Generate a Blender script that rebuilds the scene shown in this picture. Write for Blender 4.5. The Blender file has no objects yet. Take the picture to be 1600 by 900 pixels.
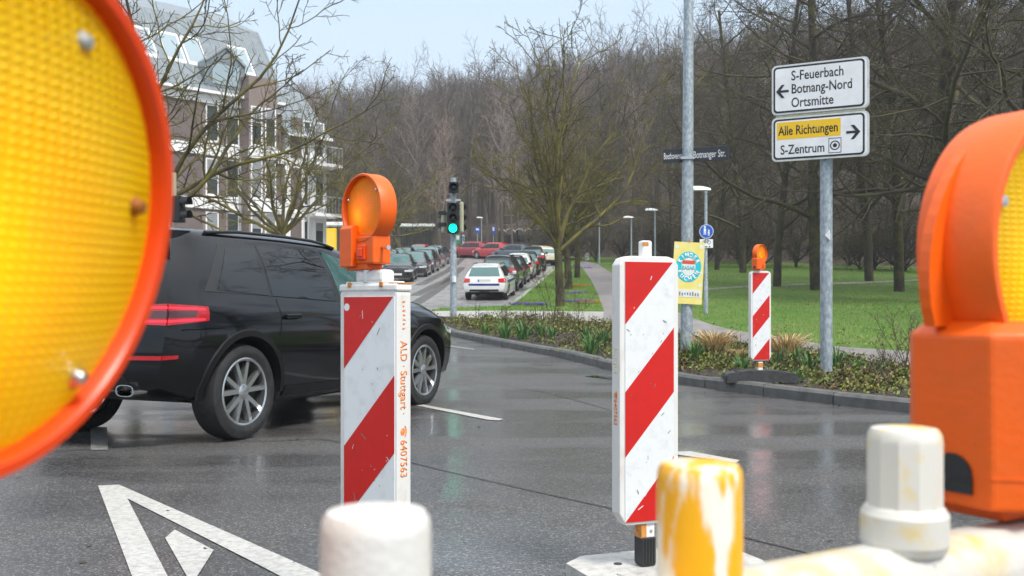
import bpy, bmesh, math, random
import numpy as np
from mathutils import Vector, Matrix

scene = bpy.context.scene
C = scene.collection
R = math.radians
# ------------------------------------------------------------------ camera, world, sun, exposure
FPX = 1532.0          # focal length in photo pixels (1600 wide)
CAM_Z = 1.03
HOR = 480.0           # horizon row in the photo
cam_d = bpy.data.cameras.new('camera')
cam = bpy.data.objects.new('camera', cam_d)
C.objects.link(cam)
cam.location = (0, 0, CAM_Z)
cam.rotation_euler = (R(90), 0, 0)
cam_d.sensor_width = 36.0
cam_d.lens = 36.0 * FPX / 1600.0
cam_d.shift_y = 30.0 / 1600.0
cam_d.clip_start = 0.05
cam_d.clip_end = 3000
cam_d.dof.use_dof = True
cam_d.dof.focus_distance = 4.6
cam_d.dof.aperture_fstop = 9.5
scene.camera = cam

SUN_EL, SUN_AZ = R(54), R(138)      # azimuth clockwise from +Y: light from behind the camera, a little right
world = bpy.data.worlds.new('World')
scene.world = world
world.use_nodes = True
wn, wl = world.node_tree.nodes, world.node_tree.links
wn.clear()
sky = wn.new('ShaderNodeTexSky')
sky.sky_type = 'NISHITA'
sky.sun_disc = False
sky.sun_elevation = SUN_EL
sky.sun_rotation = SUN_AZ
sky.altitude = 300
sky.air_density = 1.0
sky.dust_density = 3.0
sky.ozone_density = 1.0
# thin bright overcast in front of the blue: pale veil, denser towards the horizon
tc = wn.new('ShaderNodeTexCoord')
sep = wn.new('ShaderNodeSeparateXYZ'); wl.new(tc.outputs['Generated'], sep.inputs[0])
mr = wn.new('ShaderNodeMapRange'); wl.new(sep.outputs['Z'], mr.inputs[0])
mr.inputs[1].default_value = 0.0; mr.inputs[2].default_value = 0.75
mr.inputs[3].default_value = 0.0; mr.inputs[4].default_value = 1.0
veil = wn.new('ShaderNodeValToRGB'); wl.new(mr.outputs[0], veil.inputs[0])
veil.color_ramp.elements[0].position = 0.0; veil.color_ramp.elements[0].color = (4.5, 5.1, 5.6, 1)
veil.color_ramp.elements[1].position = 1.0; veil.color_ramp.elements[1].color = (7.2, 7.5, 7.8, 1)
e = veil.color_ramp.elements.new(0.45); e.color = (3.6, 4.6, 5.7, 1)
mx = wn.new('ShaderNodeMixRGB'); mx.inputs[0].default_value = 0.86
wl.new(sky.outputs[0], mx.inputs[1]); wl.new(veil.outputs[0], mx.inputs[2])
bg = wn.new('ShaderNodeBackground'); bg.inputs['Strength'].default_value = 0.10
wo = wn.new('ShaderNodeOutputWorld')
wl.new(mx.outputs[0], bg.inputs['Color']); wl.new(bg.outputs[0], wo.inputs['Surface'])

sun_d = bpy.data.lights.new('sun', 'SUN')
sun_d.energy = 2.0; sun_d.angle = R(14); sun_d.color = (1.0, 0.95, 0.88)
sun = bpy.data.objects.new('sun', sun_d); C.objects.link(sun)
sdir = Vector((math.sin(SUN_AZ) * math.cos(SUN_EL), math.cos(SUN_AZ) * math.cos(SUN_EL), math.sin(SUN_EL)))
sun.rotation_euler = sdir.to_track_quat('Z', 'Y').to_euler()
sun.location = sdir * 60

scene.view_settings.view_transform = 'Standard'
scene.view_settings.look = 'None'
scene.view_settings.exposure = 1.05
scene.view_settings.gamma = 1.0
scene.view_settings.use_curve_mapping = False
scene.cycles.max_bounces = 6
scene.cycles.diffuse_bounces = 3
scene.cycles.glossy_bounces = 3
scene.cycles.transmission_bounces = 5
scene.cycles.transparent_max_bounces = 8
scene.cycles.volume_bounces = 0
scene.cycles.caustics_reflective = False
scene.cycles.caustics_refractive = False
scene.cycles.use_denoising = True
scene.render.film_transparent = False

# ------------------------------------------------------------------ terrain height and pixel helpers
_kY = [-200, 12, 25, 38, 64, 90, 118, 700]
_kH = [0, 0, 0.58, 1.2, 3.25, 5.55, 7.9, 9.0]
_ty = np.arange(-100, 600, 0.25)
_th = np.interp(_ty, _kY, _kH)
_k = np.ones(25) / 25
_th = np.convolve(np.convolve(np.pad(_th, 24, mode='edge'), _k, 'valid'), _k, 'valid')

def hY(y):
    return float(np.interp(y, _ty, _th))

def ground_hit(px, py, off=0.0):
    """where the camera ray through a photo pixel meets the sloping ground"""
    a, b = (px - 800) / FPX, (HOR - py) / FPX
    prev = 0.6
    y = 0.6
    while y < 400:
        if CAM_Z + b * y <= hY(y) + off:
            lo, hi = prev, y
            for _ in range(30):
                m = (lo + hi) / 2
                if CAM_Z + b * m <= hY(m) + off: hi = m
                else: lo = m
            return Vector((a * hi, hi, hY(hi) + off))
        prev = y
        y += 0.2
    return Vector((a * 400, 400, hY(400)))

def at(px, py, y):
    return Vector(((px - 800) / FPX * y, y, CAM_Z + (HOR - py) / FPX * y))

def X_at(px, y):
    return (px - 800) / FPX * y

# ------------------------------------------------------------------ object helpers
def tag(o, label=None, cat=None, group=None, kind=None):
    if label: o['label'] = label
    if cat: o['category'] = cat
    if group: o['group'] = group
    if kind: o['kind'] = kind
    return o

def empty(name, loc=(0, 0, 0), rz=0.0, label=None, cat=None, group=None):
    o = bpy.data.objects.new(name, None)
    o.empty_display_size = 0.2
    C.objects.link(o)
    o.location = loc
    o.rotation_euler = (0, 0, rz)
    return tag(o, label, cat, group)

def link(name, me, mats=None, parent=None):
    if mats is not None:
        for m in (mats if isinstance(mats, (list, tuple)) else [mats]):
            me.materials.append(m)
    o = bpy.data.objects.new(name, me)
    C.objects.link(o)
    if parent is not None: o.parent = parent
    return o

def copy_tree(o, parent=None):
    c = o.copy()
    C.objects.link(c)
    if parent is not None: c.parent = parent
    for ch in list(o.children): copy_tree(ch, c)
    return c

class MB:
    """collects shapes and links them as one mesh object"""
    def __init__(s):
        s.v, s.f, s.m = [], [], []
    def add(s, vs, fs, m=0):
        b = len(s.v)
        s.v += [tuple(p) for p in vs]
        s.f += [tuple(i + b for i in f) for f in fs]
        s.m += [m] * len(fs)
        return s
    def box(s, x0, x1, y0, y1, z0, z1, m=0, bev=0.0):
        if bev <= 0:
            vs = [(x0,y0,z0),(x1,y0,z0),(x1,y1,z0),(x0,y1,z0),(x0,y0,z1),(x1,y0,z1),(x1,y1,z1),(x0,y1,z1)]
            return s.add(vs, [(0,3,2,1),(4,5,6,7),(0,1,5,4),(1,2,6,5),(2,3,7,6),(3,0,4,7)], m)
        bm = bmesh.new()
        bmesh.ops.create_cube(bm, size=1)
        for v in bm.verts:
            v.co = Vector(((x0+x1)/2 + v.co.x*(x1-x0), (y0+y1)/2 + v.co.y*(y1-y0), (z0+z1)/2 + v.co.z*(z1-z0)))
        bmesh.ops.bevel(bm, geom=list(bm.edges), offset=bev, segments=2, affect='EDGES', profile=0.5)
        bm.verts.index_update()
        s.add([v.co for v in bm.verts], [[v.index for v in f.verts] for f in bm.faces], m)
        bm.free()
        return s
    def prism(s, poly, y0, y1, m=0):
        """polygon in (x,z), extruded along y; poly counter-clockwise seen from -y"""
        n = len(poly)
        vs = [(x, y0, z) for x, z in poly] + [(x, y1, z) for x, z in poly]
        fs = [tuple(range(n)), tuple(range(2*n-1, n-1, -1))]
        fs += [(i, i+n, (i+1) % n + n, (i+1) % n) for i in range(n)]
        return s.add(vs, fs, m)
    def slab(s, poly, z0, z1, m=0):
        """polygon in (x,y), extruded along z; counter-clockwise from above"""
        n = len(poly)
        vs = [(x, y, z0) for x, y in poly] + [(x, y, z1) for x, y in poly]
        fs = [tuple(range(n-1, -1, -1)), tuple(range(n, 2*n))]
        fs += [(i, (i+1) % n, (i+1) % n + n, i+n) for i in range(n)]
        return s.add(vs, fs, m)
    def tube(s, pts, rad, n=8, m=0, cap=True, frame=None):
        pts = [Vector(p) for p in pts]
        if not isinstance(rad, (list, tuple)): rad = [rad] * len(pts)
        rings = []
        ref = None
        for i, p in enumerate(pts):
            d = (pts[min(i+1, len(pts)-1)] - pts[max(i-1, 0)])
            d = d.normalized() if d.length > 1e-9 else Vector((0, 0, 1))
            if ref is None:
                ref = d.orthogonal().normalized()
            ref = (ref - d * ref.dot(d)).normalized()
            b = d.cross(ref)
            rings.append([p + (ref * math.cos(2*math.pi*k/n) + b * math.sin(2*math.pi*k/n)) * rad[i] for k in range(n)])
        vs = [q for r in rings for q in r]
        fs = []
        for i in range(len(pts)-1):
            for k in range(n):
                a, b2 = i*n+k, i*n+(k+1) % n
                fs.append((a, b2, b2+n, a+n))
        if cap:
            fs.append(tuple(range(n-1, -1, -1)))
            fs.append(tuple((len(pts)-1)*n + k for k in range(n)))
        return s.add(vs, fs, m)
    def cyl(s, p0, p1, r, n=16, m=0, r1=None):
        return s.tube([p0, p1], [r, r if r1 is None else r1], n, m)
    def lathe(s, prof, n=24, m=0, axis='z', org=(0, 0, 0), close=False):
        """profile [(radius, height)] spun about an axis"""
        vs, fs = [], []
        for r, h in prof:
            for k in range(n):
                a = 2*math.pi*k/n
                c_, s_ = r*math.cos(a), r*math.sin(a)
                p = (c_, s_, h) if axis == 'z' else ((c_, h, s_) if axis == 'y' else (h, c_, s_))
                vs.append((p[0]+org[0], p[1]+org[1], p[2]+org[2]))
        L = len(prof)
        for i in range(L if close else L-1):
            j = (i+1) % L
            for k in range(n):
                a, b = i*n+k, i*n+(k+1) % n
                c2, d2 = j*n+(k+1) % n, j*n+k
                fs.append((a, b, c2, d2) if axis != 'y' else (d2, c2, b, a))
        return s.add(vs, fs, m)
    def grid(s, pts, m=0, flip=False):
        """pts[i][j] rows of points"""
        ni, nj = len(pts), len(pts[0])
        vs = [p for r in pts for p in r]
        fs = []
        for i in range(ni-1):
            for j in range(nj-1):
                q = (i*nj+j, i*nj+j+1, (i+1)*nj+j+1, (i+1)*nj+j)
                fs.append(q[::-1] if flip else q)
        return s.add(vs, fs, m)
    def mesh(s, name, smooth=False, merge=0.0, recalc=True):
        me = bpy.data.meshes.new(name)
        me.from_pydata(s.v, [], s.f)
        me.polygons.foreach_set('material_index', s.m)
        if merge or recalc:
            bm = bmesh.new(); bm.from_mesh(me)
            if merge: bmesh.ops.remove_doubles(bm, verts=bm.verts, dist=merge)
            if recalc: bmesh.ops.recalc_face_normals(bm, faces=bm.faces)
            bm.to_mesh(me); bm.free()
        if smooth:
            me.polygons.foreach_set('use_smooth', [True] * len(me.polygons))
            me.set_sharp_from_angle(angle=R(smooth if smooth > 1 else 35))
        me.update()
        return me
    def build(s, name, mats, parent=None, smooth=False, merge=0.0, recalc=True):
        return link(name, s.mesh(name, smooth, merge, recalc), mats, parent)

def fast_mesh(name, verts, quads, midx=None):
    verts = np.asarray(verts, dtype=np.float32); quads = np.asarray(quads, dtype=np.int32)
    k = quads.shape[1]
    me = bpy.data.meshes.new(name)
    me.vertices.add(len(verts)); me.vertices.foreach_set('co', verts.ravel())
    me.loops.add(quads.size); me.loops.foreach_set('vertex_index', quads.ravel())
    me.polygons.add(len(quads))
    me.polygons.foreach_set('loop_start', np.arange(0, quads.size, k, dtype=np.int32))
    if midx is not None: me.polygons.foreach_set('material_index', np.asarray(midx, dtype=np.int32))
    me.update(calc_edges=True)
    return me

def clip_poly(poly, a, b, c):
    """keep a*x+b*z+c >= 0"""
    out = []
    for i in range(len(poly)):
        p, q = poly[i], poly[(i+1) % len(poly)]
        dp, dq = a*p[0]+b*p[1]+c, a*q[0]+b*q[1]+c
        if dp >= 0: out.append(p)
        if (dp > 0 > dq) or (dp < 0 < dq):
            t = dp/(dp-dq)
            out.append((p[0]+(q[0]-p[0])*t, p[1]+(q[1]-p[1])*t))
    return out

def text_mesh(name, s, height, sx=0.9, bold=0.0, depth=0.0012, align='LEFT'):
    """lettering in the x-z plane facing -y; height = capital height in metres"""
    cu = bpy.data.curves.new('txt', 'FONT')
    cu.body = s; cu.size = 1.0; cu.align_x = align
    cu.offset = bold; cu.resolution_u = 3
    ob = bpy.data.objects.new('txt', cu)
    C.objects.link(ob)
    dg = bpy.context.evaluated_depsgraph_get()
    me = bpy.data.meshes.new_from_object(ob.evaluated_get(dg))
    bpy.data.objects.remove(ob)
    k = height / 0.70
    me.transform(Matrix(((k*sx, 0, 0, 0), (0, 0, -1, 0), (0, k, 0, 0), (0, 0, 0, 1))))
    bm = bmesh.new(); bm.from_mesh(me)
    r = bmesh.ops.extrude_face_region(bm, geom=list(bm.faces))
    for v in [g for g in r['geom'] if isinstance(g, bmesh.types.BMVert)]: v.co.y += depth
    bmesh.ops.recalc_face_normals(bm, faces=bm.faces)
    bm.to_mesh(me); bm.free()
    me.name = name
    me.materials.clear()
    return me

def text_obj(name, s, height, mat_, parent, loc, sx=0.9, bold=0.0, rot=(0, 0, 0), align='LEFT'):
    o = link(name, text_mesh(name, s, height, sx, bold, align=align), mat_, parent)
    o.location = loc; o.rotation_euler = rot
    return o

def sheet(name, poly, off, mat_, step=1.0, kind='structure', flat=False):
    """ground polygon in (x,y), cut across every step metres so that it follows the slope"""
    bm = bmesh.new()
    vs = [bm.verts.new((x, y, 0)) for x, y in poly]
    f = bm.faces.new(vs)
    f.normal_update()
    if f.normal.z < 0: f.normal_flip()
    bmesh.ops.triangulate(bm, faces=[f])
    y0, y1 = min(p[1] for p in poly), max(p[1] for p in poly)
    y = math.floor(y0/step)*step + step
    while y < y1:
        bmesh.ops.bisect_plane(bm, geom=list(bm.verts)+list(bm.edges)+list(bm.faces), plane_co=(0, y, 0), plane_no=(0, 1, 0))
        y += step
    for v in bm.verts: v.co.z = hY(v.co.y) + off
    me = bpy.data.meshes.new(name)
    bm.to_mesh(me); bm.free()
    o = link(name, me, mat_)
    if kind: o['kind'] = kind
    return o

# ------------------------------------------------------------------ materials
def mat(name, col, rough=0.6, metal=0.0, var=None, vscale=8.0, bump=0.0, bscale=60.0, spec=0.5, coat=0.0,
        thr=(0.35, 0.7), detail=6.0, stretch=None, trans=0.0, emit=None, estr=0.0, rvar=0.0, subsurf=0.0):
    m = bpy.data.materials.new(name)
    m.use_nodes = True
    nt = m.node_tree; n, l = nt.nodes, nt.links
    b = n['Principled BSDF']
    b.inputs['Base Color'].default_value = (*col, 1)
    b.inputs['Roughness'].default_value = rough
    b.inputs['Metallic'].default_value = metal
    b.inputs['Specular IOR Level'].default_value = spec
    b.inputs['Coat Weight'].default_value = coat
    b.inputs['Coat Roughness'].default_value = 0.06
    b.inputs['Transmission Weight'].default_value = trans
    if subsurf:
        b.inputs['Subsurface Weight'].default_value = subsurf
        b.inputs['Subsurface Radius'].default_value = (0.01, 0.006, 0.003)
    if emit:
        b.inputs['Emission Color'].default_value = (*emit, 1); b.inputs['Emission Strength'].default_value = estr
    co = n.new('ShaderNodeTexCoord')
    vec = co.outputs['Object']
    if stretch:
        mp = n.new('ShaderNodeMapping'); mp.inputs['Scale'].default_value = stretch
        l.new(vec, mp.inputs[0]); vec = mp.outputs[0]
    if var:
        tx = n.new('ShaderNodeTexNoise'); tx.inputs['Scale'].default_value = vscale; tx.inputs['Detail'].default_value = detail
        tx.inputs['Roughness'].default_value = 0.62
        l.new(vec, tx.inputs['Vector'])
        cr = n.new('ShaderNodeValToRGB')
        cr.color_ramp.elements[0].position = thr[0]; cr.color_ramp.elements[0].color = (*col, 1)
        cr.color_ramp.elements[1].position = thr[1]; cr.color_ramp.elements[1].color = (*var, 1)
        l.new(tx.outputs['Fac'], cr.inputs[0]); l.new(cr.outputs[0], b.inputs['Base Color'])
        if rvar:
            mr_ = n.new('ShaderNodeMapRange')
            mr_.inputs[3].default_value = rough; mr_.inputs[4].default_value = rough + rvar
            l.new(tx.outputs['Fac'], mr_.inputs[0]); l.new(mr_.outputs[0], b.inputs['Roughness'])
    if bump:
        t2 = n.new('ShaderNodeTexNoise'); t2.inputs['Scale'].default_value = bscale; t2.inputs['Detail'].default_value = 4
        l.new(co.outputs['Object'], t2.inputs['Vector'])
        bp = n.new('ShaderNodeBump'); bp.inputs['Strength'].default_value = bump; bp.inputs['Distance'].default_value = 0.02
        l.new(t2.outputs['Fac'], bp.inputs['Height']); l.new(bp.outputs[0], b.inputs['Normal'])
    return m

def asphalt_mat():
    m = bpy.data.materials.new('wet_asphalt'); m.use_nodes = True
    n, l = m.node_tree.nodes, m.node_tree.links
    b = n['Principled BSDF']
    co = n.new('ShaderNodeTexCoord'); V = co.outputs['Object']
    big = n.new('ShaderNodeTexNoise'); big.inputs['Scale'].default_value = 0.42; big.inputs['Detail'].default_value = 5
    big.inputs['Roughness'].default_value = 0.6; l.new(V, big.inputs['Vector'])
    # driven lanes: wet film drawn out along the direction of travel
    mp = n.new('ShaderNodeMapping'); mp.inputs['Rotation'].default_value = (0, 0, R(-68)); mp.inputs['Scale'].default_value = (0.16, 1.0, 1)
    l.new(V, mp.inputs[0])
    lane = n.new('ShaderNodeTexNoise'); lane.inputs['Scale'].default_value = 1.1; lane.inputs['Detail'].default_value = 4
    l.new(mp.outputs[0], lane.inputs['Vector'])
    add = n.new('ShaderNodeMath'); add.operation = 'ADD'; l.new(big.outputs['Fac'], add.inputs[0]); l.new(lane.outputs['Fac'], add.inputs[1])
    wet = n.new('ShaderNodeMapRange'); wet.inputs[1].default_value = 0.86; wet.inputs[2].default_value = 1.08
    l.new(add.outputs[0], wet.inputs[0])                       # 1 = film of water
    # stones of the surface
    vo = n.new('ShaderNodeTexVoronoi'); vo.inputs['Scale'].default_value = 125; l.new(V, vo.inputs['Vector'])
    fine = n.new('ShaderNodeTexNoise'); fine.inputs['Scale'].default_value = 210; fine.inputs['Detail'].default_value = 2; l.new(V, fine.inputs['Vector'])
    hsv = n.new('ShaderNodeSeparateColor'); l.new(vo.outputs['Color'], hsv.inputs[0])
    cr = n.new('ShaderNodeValToRGB')
    els = cr.color_ramp.elements
    els[0].position = 0.0; els[0].color = (0.026, 0.0255, 0.026, 1)
    els[1].position = 1.0; els[1].color = (0.24, 0.235, 0.22, 1)
    for p, c_ in ((0.55, (0.048, 0.047, 0.047, 1)), (0.82, (0.088, 0.086, 0.083, 1))):
        q = els.new(p); q.color = c_
    l.new(hsv.outputs[0], cr.inputs[0])
    tint = n.new('ShaderNodeMixRGB'); tint.blend_type = 'MULTIPLY'; tint.inputs[0].default_value = 1.0
    l.new(cr.outputs[0], tint.inputs[1])
    tr = n.new('ShaderNodeValToRGB'); tr.color_ramp.elements[0].color = (0.72, 0.66, 0.60, 1); tr.color_ramp.elements[1].color = (1.25, 1.25, 1.28, 1)
    tr.color_ramp.elements[0].position = 0.3; tr.color_ramp.elements[1].position = 0.7
    l.new(big.outputs['Fac'], tr.inputs[0]); l.new(tr.outputs[0], tint.inputs[2])
    l.new(tint.outputs[0], b.inputs['Base Color'])
    rg = n.new('ShaderNodeMapRange'); rg.inputs[3].default_value = 0.62; rg.inputs[4].default_value = 0.45
    l.new(wet.outputs[0], rg.inputs[0]); l.new(rg.outputs[0], b.inputs['Roughness'])
    b.inputs['Specular IOR Level'].default_value = 1.0
    hgt = n.new('ShaderNodeMath'); hgt.operation = 'MULTIPLY_ADD'; hgt.inputs[1].default_value = -1.0
    l.new(vo.outputs['Distance'], hgt.inputs[0]); l.new(fine.outputs['Fac'], hgt.inputs[2])
    bs = n.new('ShaderNodeMapRange'); bs.inputs[3].default_value = 1.0; bs.inputs[4].default_value = 0.30
    l.new(wet.outputs[0], bs.inputs[0])
    bp = n.new('ShaderNodeBump'); bp.inputs['Distance'].default_value = 0.0045
    l.new(bs.outputs[0], bp.inputs['Strength']); l.new(hgt.outputs[0], bp.inputs['Height'])
    bp2 = n.new('ShaderNodeBump'); bp2.inputs['Distance'].default_value = 0.03; bp2.inputs['Strength'].default_value = 0.10
    mid = n.new('ShaderNodeTexNoise'); mid.inputs['Scale'].default_value = 5; mid.inputs['Detail'].default_value = 5; l.new(V, mid.inputs['Vector'])
    l.new(mid.outputs['Fac'], bp2.inputs['Height']); l.new(bp.outputs[0], bp2.inputs['Normal'])
    l.new(bp2.outputs[0], b.inputs['Normal'])
    # the film of rain water on top: its own smoother surface
    cw = n.new('ShaderNodeMapRange'); cw.inputs[3].default_value = 0.10; cw.inputs[4].default_value = 1.0
    l.new(wet.outputs[0], cw.inputs[0]); l.new(cw.outputs[0], b.inputs['Coat Weight'])
    b.inputs['Coat IOR'].default_value = 1.36
    cr_ = n.new('ShaderNodeMapRange'); cr_.inputs[3].default_value = 0.26; cr_.inputs[4].default_value = 0.11
    l.new(wet.outputs[0], cr_.inputs[0]); l.new(cr_.outputs[0], b.inputs['Coat Roughness'])
    rip = n.new('ShaderNodeTexNoise'); rip.inputs['Scale'].default_value = 38; rip.inputs['Detail'].default_value = 3; l.new(V, rip.inputs['Vector'])
    bp3 = n.new('ShaderNodeBump'); bp3.inputs['Distance'].default_value = 0.006; bp3.inputs['Strength'].default_value = 0.28
    l.new(rip.outputs['Fac'], bp3.inputs['Height']); l.new(bp3.outputs[0], b.inputs['Coat Normal'])
    return m

def lens_mat(name, col, dark, scale, transl=0.5):
    """prismatic lamp lens: a square grid of small raised prisms, light passing through"""
    m = bpy.data.materials.new(name); m.use_nodes = True
    n, l = m.node_tree.nodes, m.node_tree.links
    b = n['Principled BSDF']; out = n['Material Output']
    co = n.new('ShaderNodeTexCoord')
    sp = n.new('ShaderNodeSeparateXYZ'); l.new(co.outputs['Object'], sp.inputs[0])
    hs = []
    for ax in ('X', 'Z'):
        ml = n.new('ShaderNodeMath'); ml.operation = 'MULTIPLY'; ml.inputs[1].default_value = scale*(0.62 if ax == 'X' else 1.0); l.new(sp.outputs[ax], ml.inputs[0])
        sn = n.new('ShaderNodeMath'); sn.operation = 'SINE'; l.new(ml.outputs[0], sn.inputs[0]); hs.append(sn)
    mn = n.new('ShaderNodeMath'); mn.operation = 'MINIMUM'; l.new(hs[0].outputs[0], mn.inputs[0]); l.new(hs[1].outputs[0], mn.inputs[1])
    cr = n.new('ShaderNodeValToRGB'); cr.color_ramp.elements[0].position = 0.0; cr.color_ramp.elements[1].position = 0.75
    cr.color_ramp.elements[0].color = (*dark, 1); cr.color_ramp.elements[1].color = (*col, 1)
    ma = n.new('ShaderNodeMapRange'); ma.inputs[1].default_value = -1; ma.inputs[2].default_value = 1; l.new(mn.outputs[0], ma.inputs[0])
    l.new(ma.outputs[0], cr.inputs[0])
    # soot and uneven moulding
    nz = n.new('ShaderNodeTexNoise'); nz.inputs['Scale'].default_value = 14; nz.inputs['Detail'].default_value = 3; l.new(co.outputs['Object'], nz.inputs['Vector'])
    nr = n.new('ShaderNodeValToRGB'); nr.color_ramp.elements[0].position = 0.30; nr.color_ramp.elements[1].position = 0.55
    nr.color_ramp.elements[0].color = (0.97, 0.88, 0.75, 1); nr.color_ramp.elements[1].color = (1, 1, 1, 1)
    l.new(nz.outputs['Fac'], nr.inputs[0])
    mu = n.new('ShaderNodeMixRGB'); mu.blend_type = 'MULTIPLY'; mu.inputs[0].default_value = 1
    l.new(cr.outputs[0], mu.inputs[1]); l.new(nr.outputs[0], mu.inputs[2])
    l.new(mu.outputs[0], b.inputs['Base Color'])
    b.inputs['Roughness'].default_value = 0.18
    bp = n.new('ShaderNodeBump'); bp.inputs['Strength'].default_value = 0.5; bp.inputs['Distance'].default_value = 0.004
    l.new(ma.outputs[0], bp.inputs['Height']); l.new(bp.outputs[0], b.inputs['Normal'])
    tl = n.new('ShaderNodeBsdfTranslucent'); l.new(mu.outputs[0], tl.inputs['Color'])
    mix = n.new('ShaderNodeMixShader'); mix.inputs[0].default_value = transl
    l.new(b.outputs[0], mix.inputs[1]); l.new(tl.outputs[0], mix.inputs[2]); l.new(mix.outputs[0], out.inputs['Surface'])
    return m

def glass_mat(name, col, rough=0.02, see=0.0, tint=(0.3, 0.5, 0.5)):
    m = bpy.data.materials.new(name); m.use_nodes = True
    n, l = m.node_tree.nodes, m.node_tree.links
    b = n['Principled BSDF']
    b.inputs['Base Color'].default_value = (*col, 1); b.inputs['Roughness'].default_value = rough
    b.inputs['Specular IOR Level'].default_value = 0.6
    if see > 0:
        t = n.new('ShaderNodeBsdfTransparent'); t.inputs[0].default_value = (*tint, 1)
        mx_ = n.new('ShaderNodeMixShader'); mx_.inputs[0].default_value = see
        l.new(b.outputs[0], mx_.inputs[1]); l.new(t.outputs[0], mx_.inputs[2])
        l.new(mx_.outputs[0], n['Material Output'].inputs['Surface'])
    return m

M = {}
M['asphalt'] = asphalt_mat()
M['asphalt_glare'] = mat('wet_street_glare', (0.26, 0.255, 0.255), 0.24, var=(0.42, 0.41, 0.405), vscale=1.6, bump=0.25, bscale=90)  # sky glare on the wet street is put into this pale base
M['path'] = mat('park_path_asphalt', (0.24, 0.22, 0.215), 0.3, var=(0.36, 0.335, 0.33), vscale=1.2, bump=0.2, bscale=120)
M['pavement'] = mat('concrete_pavement', (0.36, 0.35, 0.33), 0.38, var=(0.48, 0.46, 0.44), vscale=1.5, bump=0.2, bscale=80)
M['kerb'] = mat('kerb_concrete', (0.085, 0.082, 0.078), 0.45, var=(0.16, 0.155, 0.145), vscale=7, bump=0.4, bscale=90)
M['marking'] = mat('road_paint', (0.55, 0.54, 0.51), 0.36, var=(0.36, 0.35, 0.33), vscale=30, thr=(0.42, 0.68), bump=0.3, bscale=160)
M['worn'] = mat('worn_road_paint', (0.30, 0.29, 0.28), 0.4, var=(0.15, 0.145, 0.14), vscale=22, thr=(0.4, 0.65), bump=0.3, bscale=160)
M['soil'] = mat('bed_soil', (0.022, 0.017, 0.013), 0.9, var=(0.055, 0.042, 0.03), vscale=14, bump=0.9, bscale=45)
M['grass_base'] = mat('lawn_ground', (0.060, 0.140, 0.010), 0.9, var=(0.11, 0.150, 0.03), vscale=0.8, bump=0.8, bscale=35)
M['blade'] = mat('grass_blades', (0.080, 0.24, 0.010), 0.5, var=(0.22, 0.32, 0.035), vscale=0.8)
M['litter'] = mat('leaf_litter', (0.045, 0.034, 0.024), 0.95, var=(0.085, 0.064, 0.046), vscale=0.7, bump=0.6, bscale=4)
M['orange'] = mat('orange_plastic', (0.88, 0.125, 0.003), 0.38, var=(0.76, 0.12, 0.010), vscale=20, thr=(0.45, 0.75), rvar=0.15, bump=0.05, bscale=160, subsurf=0.0)
M['orange_red'] = mat('orange_red_plastic', (0.85, 0.070, 0.003), 0.36, var=(0.78, 0.055, 0.003), vscale=8)
M['white_pl'] = mat('white_plastic', (0.74, 0.73, 0.70), 0.36, var=(0.58, 0.52, 0.42), vscale=18, thr=(0.56, 0.82), bump=0.06, bscale=120, stretch=(1, 1, 0.35))
M['post_white'] = mat('scuffed_white_post', (0.66, 0.65, 0.62), 0.42, var=(0.55, 0.47, 0.34), vscale=40, thr=(0.55, 0.75), stretch=(1, 1, 0.25), bump=0.1, bscale=200)
M['white_dirty'] = mat('dirty_white_plastic', (0.80, 0.79, 0.76), 0.4, var=(0.42, 0.36, 0.28), vscale=16, thr=(0.55, 0.86), bump=0.08, bscale=120)
M['rail_white'] = mat('scuffed_rail', (0.56, 0.54, 0.49), 0.45, var=(0.68, 0.47, 0.10), vscale=14, thr=(0.5, 0.68), bump=0.1, bscale=120)
M['foot_white'] = mat('grimy_white_plate', (0.52, 0.51, 0.48), 0.5, var=(0.30, 0.27, 0.24), vscale=18, thr=(0.45, 0.8), bump=0.2, bscale=90)
M['yellow_paint'] = mat('worn_yellow_coating', (0.86, 0.43, 0.006), 0.4, var=(0.86, 0.82, 0.70), vscale=48, thr=(0.50, 0.58), stretch=(1, 1, 0.20), detail=4)
M['cream_yellow'] = mat('cream_plastic_with_yellow', (0.66, 0.64, 0.58), 0.42, var=(0.72, 0.52, 0.10), vscale=22, thr=(0.54, 0.72), detail=3)
M['refl_white'] = mat('reflective_white', (0.76, 0.78, 0.79), 0.3, var=(0.60, 0.62, 0.62), vscale=22, thr=(0.5, 0.85))
M['refl_red'] = mat('reflective_red', (0.60, 0.010, 0.006), 0.35, var=(0.50, 0.010, 0.006), vscale=14, thr=(0.4, 0.8))
M['rust'] = mat('rusty_orange', (0.45, 0.14, 0.03), 0.7, var=(0.7, 0.35, 0.08), vscale=30)
M['letter_orange'] = mat('orange_print', (0.82, 0.22, 0.02), 0.5, var=(0.88, 0.55, 0.30), vscale=60, thr=(0.5, 0.75))
M['letter_faded'] = mat('faded_print', (0.84, 0.66, 0.30), 0.5, var=(0.82, 0.79, 0.70), vscale=40, thr=(0.4, 0.62))
M['black_pl'] = mat('black_plastic', (0.018, 0.018, 0.019), 0.45, bump=0.1, bscale=200)
M['rubber'] = mat('recycled_rubber', (0.028, 0.029, 0.031), 0.6, var=(0.06, 0.06, 0.062), vscale=14, bump=0.4, bscale=70)
M['galv'] = mat('galvanised_steel', (0.27, 0.32, 0.355), 0.5, metal=0.35, var=(0.44, 0.49, 0.52), vscale=26, thr=(0.42, 0.62), detail=2, stretch=(1, 1, 0.5))
M['grey_steel'] = mat('grey_painted_steel', (0.30, 0.32, 0.33), 0.45, metal=0.2, var=(0.40, 0.42, 0.42), vscale=8)
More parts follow.
